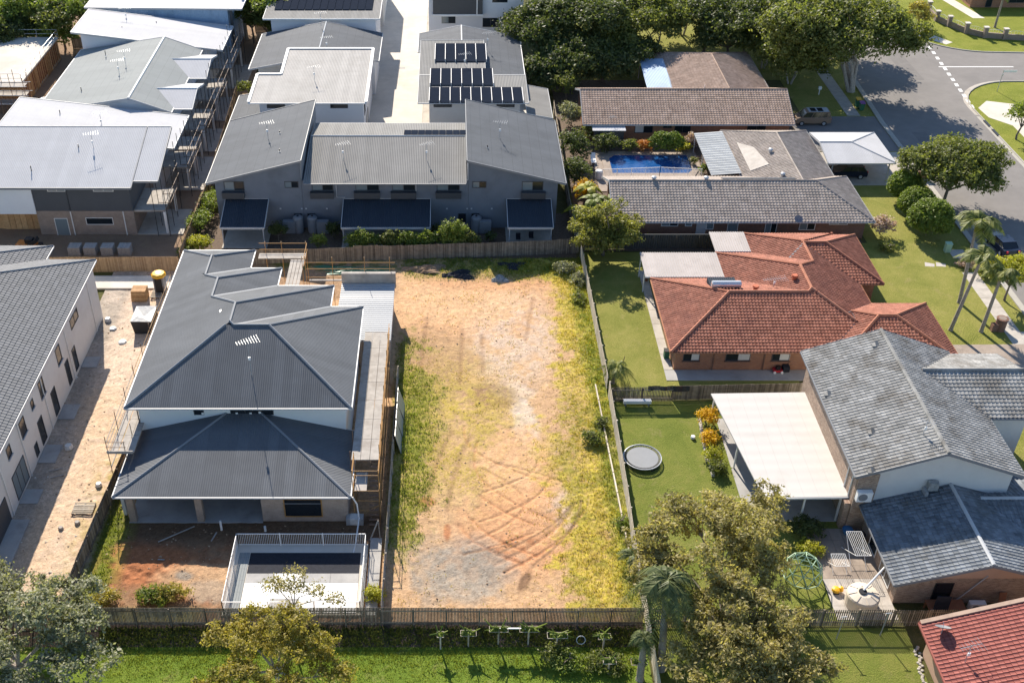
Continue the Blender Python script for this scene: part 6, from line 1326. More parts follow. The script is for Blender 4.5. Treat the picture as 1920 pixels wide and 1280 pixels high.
# -- palms
def palm(label, base, top, n, L, mat='leaf_palm', r=.16, droop=.9, name='palm_tree', shaft=True, seed=0, wide=.05, lf=.55, bark='bark_palm', updir=.5, pairs=20):
    rr = random.Random(seed); t = thing(name, label, 'palm', (base[0], base[1], 0), 'palms'); b = Vector((base[0], base[1], 0)); T = Vector(top)
    MB().tube([b-Vector((0,0,.05)), b.lerp(T, .05), b.lerp(T, .5)+Vector((0,0,0)), T], [r*1.5, r*1.15, r, r*.8], 10).build('trunk', bark, t)
    if shaft: MB().tube([T-Vector((0,0,.1)), T+Vector((0,0,.5)), T+Vector((0,0,1.0))], [r*1.0, r*1.15, r*.5], 8).build('crownshaft', 'leaf_palm', t)
    T = T+Vector((0, 0, .8 if shaft else 0))
    for k in range(n):
        a = k*2.399+rr.uniform(-.2, .2); el = updir+rr.uniform(-.45, .55)*(1 if k % 2 else .6); d = Vector((math.cos(a), math.sin(a), 0)); l = L*rr.uniform(.8, 1.1)
        pts = []; N = 9
        for i in range(N):
            s = i/(N-1); pts.append(T+d*l*(s*math.cos(el)*.95)+Vector((0, 0, l*(math.sin(el)*s-droop*s*s))))
        m = MB(); m.tube(pts, [.035*(1-.8*i/(N-1)) for i in range(N)], 4, r=.9); V = []
        for i in range(pairs):
            s = .12+.88*i/(pairs-1); f = s*(N-1); j = min(int(f), N-2); p = pts[j].lerp(pts[j+1], f-j); tn = (pts[j+1]-pts[j]).normalized(); sd = tn.cross(Vector((0, 0, 1))).normalized()
            ll = lf*math.sin(math.pi*(.12+.83*s))*rr.uniform(.85, 1.1)
            for sg in (-1, 1):
                e = p+sd*sg*ll*.85+tn*ll*.5+Vector((0, 0, -ll*rr.uniform(.25, .7))); w_ = tn*wide; m.add([p-w_, p+w_, e], [(0, 1, 2)], 0, rr.random())
        m.build('frond', mat, t)
    return t
palm('tall palm with yellowing fronds beside the parked car', (50.0, 90.0), (49.9, 91.0, 7.6), 17, 3.4, seed=1, wide=.11, lf=.9, droop=.75, updir=.65)
palm('palm with green crown and leaning trunk next to the tall palm', (47.4, 85.3), (48.2, 85.5, 7.4), 13, 2.3, seed=2, wide=.11, lf=.7, droop=.7, updir=.65)
palm('shorter palm nearest the footpath and driveway', (50.2, 85.06), (50.6, 85.5, 5.7), 14, 2.4, seed=3, wide=.11, lf=.7, droop=.75, updir=.6)
palm('small feathery palm beside the lot fence in the terracotta yard', (14.4, 77.2), (14.6, 77.4, 1.5), 16, 2.3, 'leaf_palm', seed=4, shaft=False, wide=.05, lf=.5, updir=.8)
palm('big drooping palm in front of the olive gum tree', (13.9, 46.4), (13.9, 48.4, 6.4), 22, 3.6, 'leaf_palm_dark', .24, 1.2, seed=5, shaft=False, wide=.06, lf=.85, updir=.45, pairs=26)
palm('palm on the far corner lawn behind the pier wall', P(1865, 52)[:2], (*P(1865, 52)[:2], 4.6), 10, 2.0, seed=6, wide=.1, lf=.6)
palm('small dark palm by the lot fence near the gum tree', (13.1, 55.4), (13.1, 55.4, 1.2), 12, 1.6, 'leaf_palm_dark', .1, seed=7, shaft=False, updir=.7, lf=.45)
palm('palm trunk left of the big drooping palm at the bottom edge', (12.4, 45.6), (12.5, 46.4, 3.2), 9, 1.6, 'leaf_palm_dark', .22, 1.1, seed=8, shaft=False, updir=.5, lf=.5)
def broad(label, x, y, h, n, L, mat, seed, name='banana_plant'):
    rr = random.Random(seed); t = thing(name, label, 'plant', (x, y, 0), 'banana plants'); MB().tube([(x, y, 0), (x, y, h)], [.14, .09], 8).build('stem', 'leaf_palm', t)
    for k in range(n):
        a = k*2.4+rr.random(); d = Vector((math.cos(a), math.sin(a), 0)); sd = Vector((-d.y, d.x, 0)); vs = []; N = 7; l = L*rr.uniform(.75, 1.1)
        for i in range(N):
            s = i/(N-1); c = Vector((x, y, h))+d*l*s*.8+Vector((0, 0, l*(.75*s-.95*s*s))); w_ = l*.17*math.sin(math.pi*(.06+.9*s)); vs += [c-sd*w_+Vector((0,0,-w_*.3)), c, c+sd*w_+Vector((0,0,-w_*.3))]
        m = MB()
        for i in range(N-1):
            for j in range(2): m.add([vs[i*3+j], vs[i*3+j+1], vs[i*3+j+4], vs[i*3+j+3]], [(0, 1, 2, 3)], 0, rr.random())
        m.build('leaf', mat, t)
for k, (px_, py_, h, mt, l) in enumerate(((1085, 420, 1.7, 'leaf_lime', 'yellow-green banana plant left in the side garden'), (1110, 405, 2.0, 'leaf_bright', 'banana plant in the middle of the side garden'), (1140, 408, 2.1, 'leaf_bright', 'banana plant at the gable of the taupe house'), (1100, 385, 2.2, 'leaf_lime', 'banana plant at the back of the side garden'))):
    x, y, _ = P(px_, py_); broad(l, x, y, h, 9, 2.3, mt, 90+k)
# -- garden shrubs
SH = [  # px, py (ground), rx, ry, h, n, leaf, material, label
 (682, 462, 1.7, 1.2, 2.3, 2600, .17, 'leaf_bright', 'light green shrub left in the bed before the dark terrace'), (735, 462, 1.3, 1.1, 1.8, 1800, .17, 'leaf_mid', 'shrub second from the left in the bed before the dark terrace'), (765, 462, 1.2, 1.0, 1.9, 1700, .17, 'leaf_bright', 'shrub in the middle of the bed before the dark terrace'), (800, 462, 1.2, 1.0, 1.7, 1600, .17, 'leaf_bright', 'shrub right of the middle in the bed before the dark terrace'), (848, 463, 1.4, 1.2, 3.3, 2600, .18, 'leaf_bright', 'tallest light green shrub before the dark terrace'), (880, 463, 1.2, 1.0, 2.0, 1500, .17, 'leaf_mid', 'shrub right of the tallest one before the dark terrace'), (602, 463, .9, .6, 1.0, 600, .15, 'leaf_bright', 'small shrub by the fence left of the light green bed'), (523, 450, 1.2, 1.0, 2.3, 1500, .17, 'leaf_dark', 'dark shrub left of the slim tanks'), (625, 448, .9, .8, 2.2, 900, .17, 'leaf_dark', 'dark shrub right of the slim tanks'), (920, 455, .7, .7, 1.5, 600, .16, 'leaf_dark', 'small dark shrub near the right patio awning'), (818, 450, .9, .8, 2.0, 800, .17, 'leaf_dark', 'dark shrub beside the middle patio awning'),
 (395, 395, 1.1, 3.2, 2.2, 2600, .18, 'leaf_bright', 'lush shrub in the strip left of the dark terrace, back'), (375, 430, 1.3, 2.0, 2.2, 2600, .18, 'leaf_bright', 'lush shrub in the strip left of the dark terrace, middle'), (372, 468, 1.6, 1.2, 1.6, 2000, .17, 'leaf_lime', 'yellow-green shrub at the front of the strip left of the terrace'), (350, 480, 1.0, .8, 1.2, 900, .16, 'leaf_bright', 'small shrub at the corner of the site fence'), (460, 178, 1.2, 1.5, 2.0, 900, .2, 'leaf_mid', 'shrub beside the lean-to of the pale townhouse'),
 (1075, 300, 2.1, 2.6, 4.2, 5200, .2, 'leaf_dark', 'tall dark shrub by the terrace fence, farther'), (1078, 345, 1.9, 2.2, 3.6, 4200, .2, 'leaf_dark', 'tall dark shrub by the terrace fence, nearer'), (1070, 235, 1.8, 2.2, 3.2, 2600, .22, 'leaf_silver', 'greyish shrub by the fence left of the brown house'), (1060, 190, 1.6, 2.0, 4.5, 2400, .22, 'leaf_mid', 'tall shrub beside the silver townhouse fence'), (1045, 150, 1.6, 2.0, 3.8, 2000, .22, 'leaf_dark', 'dark shrub behind the silver townhouse lean-to'), (1110, 262, 1.6, 1.5, 2.6, 2200, .2, 'leaf_mid', 'green shrub left of the small white shed'), (1135, 285, 1.8, 1.5, 2.6, 2600, .2, 'leaf_dark', 'dark shrub at the left end of the blue pool'), (1180, 285, 1.1, 1.0, 1.9, 1300, .18, 'leaf_mid', 'green shrub on the far side of the blue pool'), (1206, 286, 1.0, .9, 1.8, 1200, .18, 'leaf_orange', 'orange-leaved shrub beside the clipped pool hedge'), (1293, 278, .9, .8, 2.2, 900, .18, 'leaf_pink', 'pinkish shrub by the steel pergola'), (1282, 286, .9, .8, 1.5, 900, .18, 'leaf_lime', 'yellow-green shrub right of the clipped pool hedge'), (1340, 253, 2.2, .9, 1.7, 1800, .18, 'leaf_lime', 'yellowish shrub under the eave of the brown house'), (1300, 310, .5, .5, 1.3, 400, .16, 'leaf_mid', 'potted shrub at the right corner of the pool'), (1318, 325, .6, .6, 1.3, 500, .16, 'leaf_bright', 'small shrub under the pergola edge'), (1095, 375, 1.3, 1.2, 2.6, 2200, .19, 'leaf_yellow', 'yellow flowering shrub behind the banana plants'), (1222, 444, .9, .5, .9, 500, .16, 'leaf_lime', 'small yellowish shrub behind the steel fence'),
 (1650, 440, 1.6, 1.2, 2.3, 2400, .18, 'leaf_pink', 'pale pink flowering shrub at the corner of the taupe house'), (1663, 470, 1.2, .7, .8, 900, .16, 'leaf_mid', 'low shrub in front of the pale pink shrub'), (1570, 365, .5, .4, 1.0, 400, .15, 'leaf_mid', 'small shrub beside the carport car'), (1810, 500, 1.0, .8, .9, 900, .16, 'leaf_pink', 'low pinkish shrub under the palms'), (1850, 520, 1.3, 1.0, 1.0, 1000, .17, 'leaf_mid', 'low green shrub beneath the lime tree'),
 (1325, 795, .9, .9, 1.7, 1500, .15, 'leaf_yellow', 'round golden flowering shrub at the corner of the white patio roof'), (1330, 830, .8, 1.0, 1.2, 1200, .15, 'leaf_yellow', 'golden flowering shrub along the white patio roof'), (1337, 862, .8, .9, 1.1, 1100, .15, 'leaf_lime', 'lime shrub below the golden ones beside the patio roof'), (1345, 885, .9, .8, 1.0, 1000, .15, 'leaf_mid', 'green shrub nearest the gum tree beside the patio roof'), (1512, 1000, 1.4, 1.2, 1.3, 1800, .17, 'leaf_dark', 'dark shrub in front of the patio floor'), (1518, 1035, 1.2, .8, 1.0, 1500, .15, 'leaf_lime', 'lime shrub between patio and green climbing dome'), (1110, 830, .9, .9, 1.1, 1200, .16, 'leaf_mid', 'dark green bush by the sleeper edging'), (1128, 800, .6, .7, .9, 600, .16, 'leaf_mid', 'small bush at the foot of the pale lot fence'), (1165, 985, .6, .8, .7, 500, .15, 'leaf_bright', 'bright low shrub by the lot fence near the gum tree'), (1060, 510, 1.3, 1.1, 1.2, 1300, .17, 'leaf_silver', 'tall pale weed clump near the lot back corner'), (1085, 530, 1.0, 1.3, 1.0, 1000, .17, 'leaf_silver', 'pale weed clump along the right lot fence'), (1085, 565, .7, 1.2, .9, 800, .16, 'leaf_mid', 'weedy bush on the right lot fence'),
 (290, 1125, 1.3, .9, 1.1, 1700, .15, 'leaf_bright', 'bright shrub behind the bottom fence in the red soil yard'), (325, 1120, 1.3, .8, 1.2, 1600, .15, 'leaf_gold', 'yellowish shrub beside the bright one in the yard'), (200, 1130, 1.2, .8, 1.0, 1200, .15, 'leaf_gold', 'golden weed bush at the left end of the bottom fence'), (703, 1125, .7, .7, 1.3, 900, .15, 'leaf_lime', 'yellow-green bush at the right corner of the covered pool'), (1065, 1245, 1.5, .9, .8, 1700, .15, 'leaf_bright', 'light green ground shrub in the lower garden bed'), (1035, 1235, .8, .8, 1.2, 900, .15, 'leaf_mid', 'darker bush at the left of the lower garden bed'), (1135, 1250, 1.6, 1.1, .9, 1700, .15, 'leaf_mid', 'spreading green bush below the big palm')]
for (px_, py_, rx, ry, h, n, lf, mt, l) in SH:
    x, y, _ = P(px_, py_)
    if 590 < px_ < 900 and py_ in (462, 463): y = 99.3; h = max(2.9, h*1.35); rx *= 1.15; ry *= .6; n = int(n*1.8)
    if 13 < x < 13.75 and y > 100: x = 14.6
    shrub('shrub', l, x, y, rx, ry, h, n, lf, mt)
x, y, _ = P(1248, 292); shrub('pool_hedge', 'clipped dark green hedge on the far side of the blue pool', x, y+.4, 2.1, 1.2, 2.9, 9000, .18, 'leaf_hedge', blobs=[(-.6, 0, 1.5, 1.5, 1.1, 1.4), (.6, 0, 1.5, 1.5, 1.1, 1.4)], clump=.12, fill=.92, per=12)
# lawn tufts at the near edge
def near_edge(x, y): return np.clip((y-44.5)/3.2, 0, 1)*np.clip((48.3-y)/.4, 0, 1)*.8
tufts('lawn_fringe', 'uneven bright grass fringe along the painted shade strip at the bottom', near_edge, 15000, .13, 'grass_green', .03, .1, 4, .012, (-24, 12.8, 43, 48.4))
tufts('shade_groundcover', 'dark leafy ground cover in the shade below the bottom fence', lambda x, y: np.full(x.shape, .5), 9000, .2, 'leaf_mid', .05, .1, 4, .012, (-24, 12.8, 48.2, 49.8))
# ---------------------------------------------------------------- yard things
t = thing('trampoline', 'round black trampoline on the lawn beside the lot fence', 'trampoline', (15.55, 67.4, 0)); cx, cy, r = 15.55, 66.9, 1.52
MB().cyl(cx, cy, .36, .37, r*.84, None, 28).build('jump_mat', 'mat_grey', t)
m = MB(); n = 32; ring = [(cx+math.cos(k*2*math.pi/n)*r, cy+math.sin(k*2*math.pi/n)*r, .4) for k in range(n)]
m.tube(ring+[ring[0]], .05, 6); m.build('rim', 'galv', t); s = MB()
for k in range(n*2):
    a = k*math.pi/n; s.bar((cx+math.cos(a)*r*.84, cy+math.sin(a)*r*.84, .37), (cx+math.cos(a)*r*.98, cy+math.sin(a)*r*.98, .4), .06, .02)
s.build('springs', 'steel_black', t, kind='stuff')
for k in range(4):
    a = k*math.pi/2+.4; p = (cx+math.cos(a)*r*.97, cy+math.sin(a)*r*.97); q = (cx+math.cos(a+.5)*r*.97, cy+math.sin(a+.5)*r*.97); MB().tube([(*p, .38), (*p, .04), (*q, .04), (*q, .38)], .03, 6).build('leg', 'steel_black', t)
# geodesic climbing dome
t = thing('climbing_dome', 'pale green geodesic climbing frame on the lawn left of the paving', 'climbing frame', (25.2, 54.3, 0)); bm = bmesh.new(); bmesh.ops.create_icosphere(bm, subdivisions=2, radius=1.5); k = 0
for e in bm.edges:
    a, b_ = e.verts[0].co, e.verts[1].co
    if a.z > -.35 and b_.z > -.35: MB().tube([(25.2+a.x*.95, 54.3+a.y*.95, .5+a.z*1.15), (25.2+b_.x*.95, 54.3+b_.y*.95, .5+b_.z*1.15)], .035, 5).build('strut', 'dome_green', t)
bm.free()
# paving with separate slabs
for i in range(5):
    for j in range(7):
        x0, y0 = 26.75+i*.87, 50.5+j*1.25
        if x0 < 30.9: sheet('paving_slab', rc(x0, min(x0+.85, 31), y0, y0+1.23), .05, 'path' if y0 < 53.8 else 'paving', .06)
# rain tank with pipe
x, y = 28.75, 51.9; t = thing('water_tank', 'round cream water tank with pipe leading from the roof', 'water tank', (x, y, .05)); MB().lathe(x, y, [(1.1, .05), (1.12, .3), (1.12, 1.0), (1.05, 1.12), (.55, 1.28), (.3, 1.3)], 28).build('body', 'tank_cream', t); MB().cyl(x-.1, y, 1.3, 1.38, .28, None, 18).build('inlet_strainer', 'steel_black', t)
for k in range(8): a = k*math.pi/4; MB().bar((x+math.cos(a)*.5, y+math.sin(a)*.5, 1.3), (x+math.cos(a)*1.05, y+math.sin(a)*1.05, 1.14), .09, .05).build('rib', 'tank_cream', t)
MB().tube([(30.5, 53.3, 2.5), (28.7, 51.95, 1.42)], .07, 8).build('inlet_pipe', 'steel_white', t)
# clothes airers
def airer(label, x, y, w_, d, h, mat='steel_white'):
    t = thing('clothes_airer', label, 'clothes rack', (x, y, .05), 'clothes racks on the paving')
    for k in range(9): MB().tube([(x+w_*k/8, y, h), (x+w_*k/8, y+d, h)], .014, 4).build('rail', mat, t)
    for yy in (y, y+d): MB().tube([(x, yy, h), (x+w_, yy, h)], .02, 5).build('end_rail', mat, t)
    for sx in (0, w_): MB().tube([(x+sx, y, .05), (x+sx, y+d, h)], .02, 5).build('leg', mat, t); MB().tube([(x+sx, y+d, .05), (x+sx, y, h)], .02, 5).build('leg', mat, t)
airer('white folding clothes airer in the sun on the paving', 27.6, 54.6, 1.0, 1.2, .95); airer('white clothes rack against the low grey tiled house wall', 29.0, 54.9, 1.1, 2.4, 1.7)
x, y, _ = P(1598, 1110); t = thing('toy_ride_on', 'yellow plastic ride-on toy beside the cream tank', 'toy', (27.4, 53.0, .05)); MB().lathe(27.3, 53.0, [(.2, .15), (.3, .22), (.26, .4), (.1, .45)], 12).build('body', 'plastic_yellow', t); MB().lathe(27.65, 53.0, [(.12, .15), (.2, .25), (.16, .5), (.05, .55)], 10).build('head', 'plastic_yellow', t)
for sx in (-.12, .12): MB().tube([(27.3+sx, 52.75, .12), (27.3+sx, 53.25, .12)], .1, 8).build('wheel', 'steel_black', t)
t = thing('patio_table', 'brown outdoor table pushed under the gable of the low grey house', 'table', (34.2, 51.2, 0)); MB().box(33.0, 35.6, 50.8, 51.7, .7, .76).build('table_top', 'pot', t)
for sx in (33.1, 35.5):
    for sy in (50.9, 51.6): MB().box(sx-.04, sx+.04, sy-.04, sy+.04, 0, .7).build('leg', 'pot', t)
t = thing('cushioned_chair', 'dark high-backed outdoor chair behind the gappy fence', 'chair', (33.7, 51.0, 0)); MB().box(33.3, 34.2, 50.35, 50.7, .4, .55).build('seat', 'cloth_dark', t); MB().bar((33.75, 50.75, .5), (33.85, 50.95, 1.9), 1.0, .1, up=(0, 1, 0)).build('backrest', 'cloth_dark', t)
for sx in (33.35, 34.1): MB().box(sx-.03, sx+.03, 50.4, 50.46, 0, .4).build('leg', 'steel_black', t)
ac_unit(36.6, 51.4, .05, 1.1, .75, 'white air conditioner on the ground beside the outdoor table')
t = thing('leaning_board', 'brown leaning board at the right end of the outdoor table', 'board', (38.4, 51.5, 0)); MB().bar((38.3, 51.3, .05), (38.4, 51.85, 1.3), .5, .05, up=(0, 1, 0)).build('board', 'pot', t)
t = thing('barbecue', 'covered black barbecue beside the steps of the grey tiled house', 'barbecue', (30.2, 58.0, .05)); MB().box(29.9, 30.7, 57.5, 58.1, .1, .8).build('cabinet', 'cloth_dark', t); MB().lathe(30.3, 57.8, [(.42, .8), (.45, .95), (.3, 1.12), (.1, 1.15)], 12).build('hood', 'cloth_dark', t)
t = thing('storage_tub', 'blue plastic tub at the foot of the brick corner', 'tub', (29.9, 58.9, .05)); MB().lathe(29.8, 58.75, [(.22, .05), (.3, .1), (.36, .4), (.39, .42)], 14).build('tub', 'plastic_blue', t); MB().lathe(29.8, 58.75, [(.395, .421), (.41, .43), (.41, .46), (.3, .465)], 14).build('rim', 'plastic_blue', t)
# clothes-line posts
for k, (px_, py_) in enumerate(((1568, 1197), (1650, 1190))):
    x, y, _ = P(px_, py_); t = thing('clothesline_post', ('left', 'right')[k]+' leaning white clothesline post on the lawn below the gappy fence', 'post', (x, y, 0), 'clothesline posts'); MB().tube([(x, y, 0), (x+.1, y+.05, 2.2)], .04, 6).build('post', 'galv', t); MB().tube([(x-.1, y+.05, 2.15), (x+.3, y+.06, 2.2)], .03, 6).build('crossarm', 'galv', t)
# garden trellis frames with climbing cactus below the bottom fence
def cactus_frame(label, x, y, h, n, seed, wide=.0):
    rr = random.Random(seed); t = thing('cactus_frame', label, 'plant stand', (x, y, 0), 'cactus stands below the bottom fence'); w_ = .42+wide
    MB().box(x-.05, x+.05, y-.05, y+.05, 0, h).build('post', 'timber_grey', t)
    for a, b_ in (((-w_, -.25), (w_, -.25)), ((w_, -.25), (w_, .25)), ((w_, .25), (-w_, .25)), ((-w_, .25), (-w_, -.25))): MB().bar((x+a[0], y+a[1], h), (x+b_[0], y+b_[1], h), .03, .03).build('frame_bar', 'timber_grey', t)
    for k in range(n*2):
        a = rr.uniform(0, 6.28); l = rr.uniform(.3, .8); p = Vector((x+rr.uniform(-w_, w_)*.8, y, h)); q = p+Vector((math.cos(a)*l*1.0, math.sin(a)*l*.6, rr.uniform(-.4, 1.0)*l)); MB().tube([p-Vector((0,0,.3)), p+Vector((0,0,.12)), q], [.05, .06, .03], 4).build('stem', 'leaf_bright', t)
for k, (px_, py_, h, n, wd, l) in enumerate(((826, 1216, 1.5, 6, -.2, 'leftmost cactus post below the bottom fence'), (878, 1212, 1.4, 9, .1, 'second cactus frame from the left below the fence'), (934, 1208, 1.6, 13, .2, 'bushiest cactus frame in the row below the fence'), (990, 1208, 1.6, 11, .2, 'cactus frame right of the bushiest one'), (1043, 1216, 1.4, 11, .25, 'sprawling cactus frame with white ring beside it'), (1130, 1220, 1.5, 9, 0, 'cactus frame nearest the big palm'), (1140, 1262, 1.3, 10, 0, 'cactus post in front of the one nearest the palm'), (1195, 1262, 1.2, 12, .1, 'spiky cactus clump at the foot of the big palm'))):
    x, y, _ = P(px_, py_); cactus_frame(l, x, y, h, n, 200+k, wd)
MB().bar((3.0, 48.5, 1.55), (5.3, 48.5, 1.55), .08, .08).build('cross_bar', 'steel_white', None, label='white bar joining two cactus frames', cat='bar')
x, y, _ = P(1088, 1206); MB().tube([(x+math.cos(a*.4)*.3, y-.1+math.sin(a*.4)*.12, .5+math.sin(a*.4)*.28) for a in range(17)], .025, 5).build('hoop', 'steel_white', None, label='thin white hoop in the shade below the fence', cat='hoop')
# building materials on the left strip
def pallet(label, x, y, w_, d, z=.15, n=6):
    t = thing('pallet', label, 'pallet', (x, y, z), 'timber pallets')
    for k in range(n): MB().box(x, x+w_, y+d*k/n, y+d*k/n+d/n*.62, z+.1, z+.13).build('slat', 'timber_grey', t)
    for k in range(3): MB().box(x+(w_-.1)*k/2, x+(w_-.1)*k/2+.1, y, y+d-.1, z, z+.1).build('bearer', 'timber_grey', t)
    return t
x, y, _ = P(132, 967); pallet('pale timber pallet lying flat beside the yard fence', x+.1, y, 1.6, 1.3)
x, y, _ = P(247, 568); t = thing('timber_stack', 'stack of cut timber at the end of the pale house yard', 'timber stack', (x+.8, y, .1))
for j in range(6):
    for k in range(5): MB().box(x+.02*j, x+1.5, y+k*.24, y+k*.24+.2, .15+j*.2, .33+j*.2).build('beam', 'timber', t)
x, y, _ = P(290, 562); pallet('pallet leaning near the timber stack beside the scaffold', x-.4, y, 1.0, 1.5, .2)
x, y, _ = P(268, 625); t = thing('bulk_bag', 'large white rubble bag with dark sides beside the new house', 'bag', (x+.3, y+.6, .1)); m = MB(); m.add([(x-.7, y-.2, .1), (x+.9, y-.2, .1), (x+1.0, y+2.0, .1), (x-.6, y+2.0, .1), (x-.85, y-.35, 1.6), (x+1.0, y-.1, 1.4), (x+1.1, y+2.3, 1.6), (x-.8, y+2.1, 1.7)], [(0, 1, 5, 4), (1, 2, 6, 5), (2, 3, 7, 6), (3, 0, 4, 7)]); m.build('side', 'net_black', t); m = MB(); m.add([(x-.85, y-.35, 1.6), (x+1.0, y-.1, 1.4), (x+1.1, y+2.3, 1.6), (x-.8, y+2.1, 1.7), (x+.1, y+1, 1.25), (x-.3, y+.4, 1.75)], [(0, 1, 5), (1, 4, 5), (1, 2, 4), (2, 3, 4), (3, 5, 4), (3, 0, 5)]); m.build('top_sheet', 'wrap', t)
x, y, _ = P(303, 548); t = thing('portable_toilet', 'dark portable toilet with orange yellow roof beside the scaffold', 'toilet', (x, y, .1)); MB().box(x-.5, x+.5, y-.5, y+.5, .1, 2.0).build('cabin', 'trim_grey', t); MB().lathe(x, y, [(.74, 2.0), (.76, 2.12), (.6, 2.3), (.3, 2.36)], 8).build('roof', 'plastic_yellow', t); MB().box(x-.35, x+.35, y-.53, y-.505, .2, 1.9).build('door', 'steel_black', t)
for k, (px_, py_, s, l) in enumerate(((230, 643, .45, 'largest white slab of debris on the pale dirt'), (203, 603, .35, 'white debris near the far end of the pale dirt'), (212, 618, .4, 'off-white broken board on the pale dirt'), (115, 993, .22, 'pale boulder by the pallet, left'), (146, 983, .24, 'pale boulder by the pallet, right'), (130, 842, .4, 'crumpled white sheet in the shade of the pale house'), (105, 885, .5, 'thin plank in the shade of the pale house'), (108, 897, .5, 'second thin plank in the shade of the pale house'), (186, 912, .3, 'white scrap leaning at the yard fence'))):
    x, y, _ = P(px_, py_); m = MB(); n = 6; zz = .12 if 'plank' in l or 'slab' in l or 'board' in l else s*.9
    m.lathe(x, y, [(s*.9, .1), (s, .1+zz*.4), (s*.7, .12+zz)], n) if 'plank' not in l else m.bar((x-.5, y-.1, .2), (x+.5, y+.25, .22), .1, .04)
    m.build('rubble_piece', 'wrap' if 'white' in l else 'plank', None, label=l, cat='debris', group='debris on the pale dirt')
for k, (px_, py_, dx, dy, l) in enumerate(((332, 1005, 2.4, 1.6, 'long thin board lying in the shaded yard soil'), (402, 1010, .25, .9, 'short pale pipe lying in the shaded yard'), (303, 1053, .5, -.05, 'small pale strip lying in the shaded yard'))):
    x, y, _ = P(px_, py_); MB().bar((x-dx/2, y-dy/2, .24), (x+dx/2, y+dy/2, .26), .09, .05).build('loose_board', 'plank', None, label=l, cat='board')
t = thing('timber_props', 'wooden trestle props beside the lower right house corner', 'props', (-6, 57.8, .1))
for a, b_ in (((-6.0, 58.0, .1), (-5.4, 58.6, 1.5)), ((-5.2, 57.6, .1), (-5.4, 58.7, 1.5))): MB().bar(a, b_, .08, .08).build('prop', 'timber_grey', t)
x, y, _ = P(655, 968); t = thing('wrapped_bundle', 'grey wrapped bundle against the brick wall by the stair tower', 'bundle', (-7.4, 59.6, .1)); MB().box(-7.9, -6.6, 59.5, 60.1, .1, .75).build('bundle', 'galv', t); MB().box(-7.6, -6.9, 59.48, 60.12, .2, .77).build('strap', 'wrap', t)
# gravel pile, tarps and rubble at the back of the lot
for k, (px_, py_, rx, h, mt, l) in enumerate(((937, 525, .75, .4, 'stone_grey', 'pile of grey gravel at the back of the cleared lot'), (860, 517, 1.5, .35, 'cloth_dark', 'crumpled dark tarpaulin at the back of the cleared lot'), (795, 507, 2.0, .45, 'dirt_rough', 'heap of grey soil in the shade of the back fence'), (960, 500, 1.3, .3, 'cloth_dark', 'dark sheet lying under the back fence'), (660, 508, 3.5, .3, 'plastic_green', 'green sheeting along the foot of the back fence'))):
    x, y, _ = P(px_, py_); m = MB(); N = 15; ryy = min(rx, 1.0)*.8; rr_ = random.Random(300+k); H_ = {}
    for i in range(N):
        for j in range(N):
            u, v = i/(N-1)*2-1, j/(N-1)*2-1; d = math.hypot(u, v)*(1+.35*math.sin(3*math.atan2(v, u)+k)); H_[i, j] = (x+u*rx*1.15, y+v*ryy*1.15, .05+h*max(0, 1-d*d)*rr_.uniform(.45, 1.25)-(.12 if d > 1.0 else 0))
    m.add([H_[i, j] for i in range(N) for j in range(N)], [(i*N+j, (i+1)*N+j, (i+1)*N+j+1, i*N+j+1) for i in range(N-1) for j in range(N-1)])
    m.build('ground_heap', mt, None, label=l, cat='heap')
# terracotta yard things
x, y, _ = P(1463, 697); t = thing('lawn_mower', 'red and black lawn mower on the path below the brick wall', 'mower', (x, y, .06)); MB().prism([(x-.7, y-.28), (x+.1, y-.3), (x+.15, y+.3), (x-.7, y+.28)], .14, .34).build('deck', 'plastic_red', t); MB().box(x-.45, x-.1, y-.2, y+.2, .34, .62).build('engine', 'steel_black', t); MB().box(x+.15, x+.7, y-.3, y+.3, .2, .7).build('catcher', 'cloth_dark', t)
for sx in (-.6, .05):
    for sy in (-.36, .3): MB().tube([(x+sx, y+sy, .16), (x+sx, y+sy+.06, .16)], .13, 12).build('wheel', 'steel_white', t)
for s in (-.22, .22): MB().tube([(x+.1, y+s, .35), (x+.85, y+s, 1.05)], .018, 5).build('handle', 'steel_black', t)
t = thing('side_bin', 'green bin on the path beside the brick wall', 'bin', (19.8, 81.0, .06)); MB().box(19.5, 19.95, 80.7, 81.2, .06, .85).build('body', 'plastic_green', t); MB().box(19.47, 19.98, 80.66, 81.24, .851, .9).build('lid', 'steel_black', t)
for k, (px_, py_, l) in enumerate(((1211, 527, 'pot plant at the corner of the patio roof'),)):
    x, y, _ = P(px_, py_); t = thing('potted_plant', l, 'pot plant', (x, y, 0)); MB().lathe(x, y, [(.16, 0), (.22, .3), (.24, .34)], 12).build('pot', 'pot', t); V, F, rr, cc = leaf_cloud([(x, y, .65, .25, .25, .3)], 150, .14, .1, 10); fastmesh('foliage', V, F, rr, 'leaf_mid', t)
for k, (px_, py_, n_) in enumerate(((1230, 783, 0),)):
    t = thing('white_bench', 'long white box lying below the dark timber fence', 'box', (16.3, 74.0, 0)); MB().box(14.9, 17.3, 73.85, 74.2, .3, .6).build('body', 'steel_white', t)
    for x in (15.1, 17.1): MB().box(x-.06, x+.06, 73.9, 74.15, 0, .3).build('leg', 'trim_grey', t)
x, y, _ = P(1205, 770); t = thing('hung_blanket', 'dark blanket hung over the timber fence by the trampoline yard', 'blanket', (18.5, 74.7, 1.3)); m = MB(); pts = [(17.0+.3*k, 74.62-.03*math.sin(k*1.7), 1.66+.03*math.sin(k)) for k in range(13)]
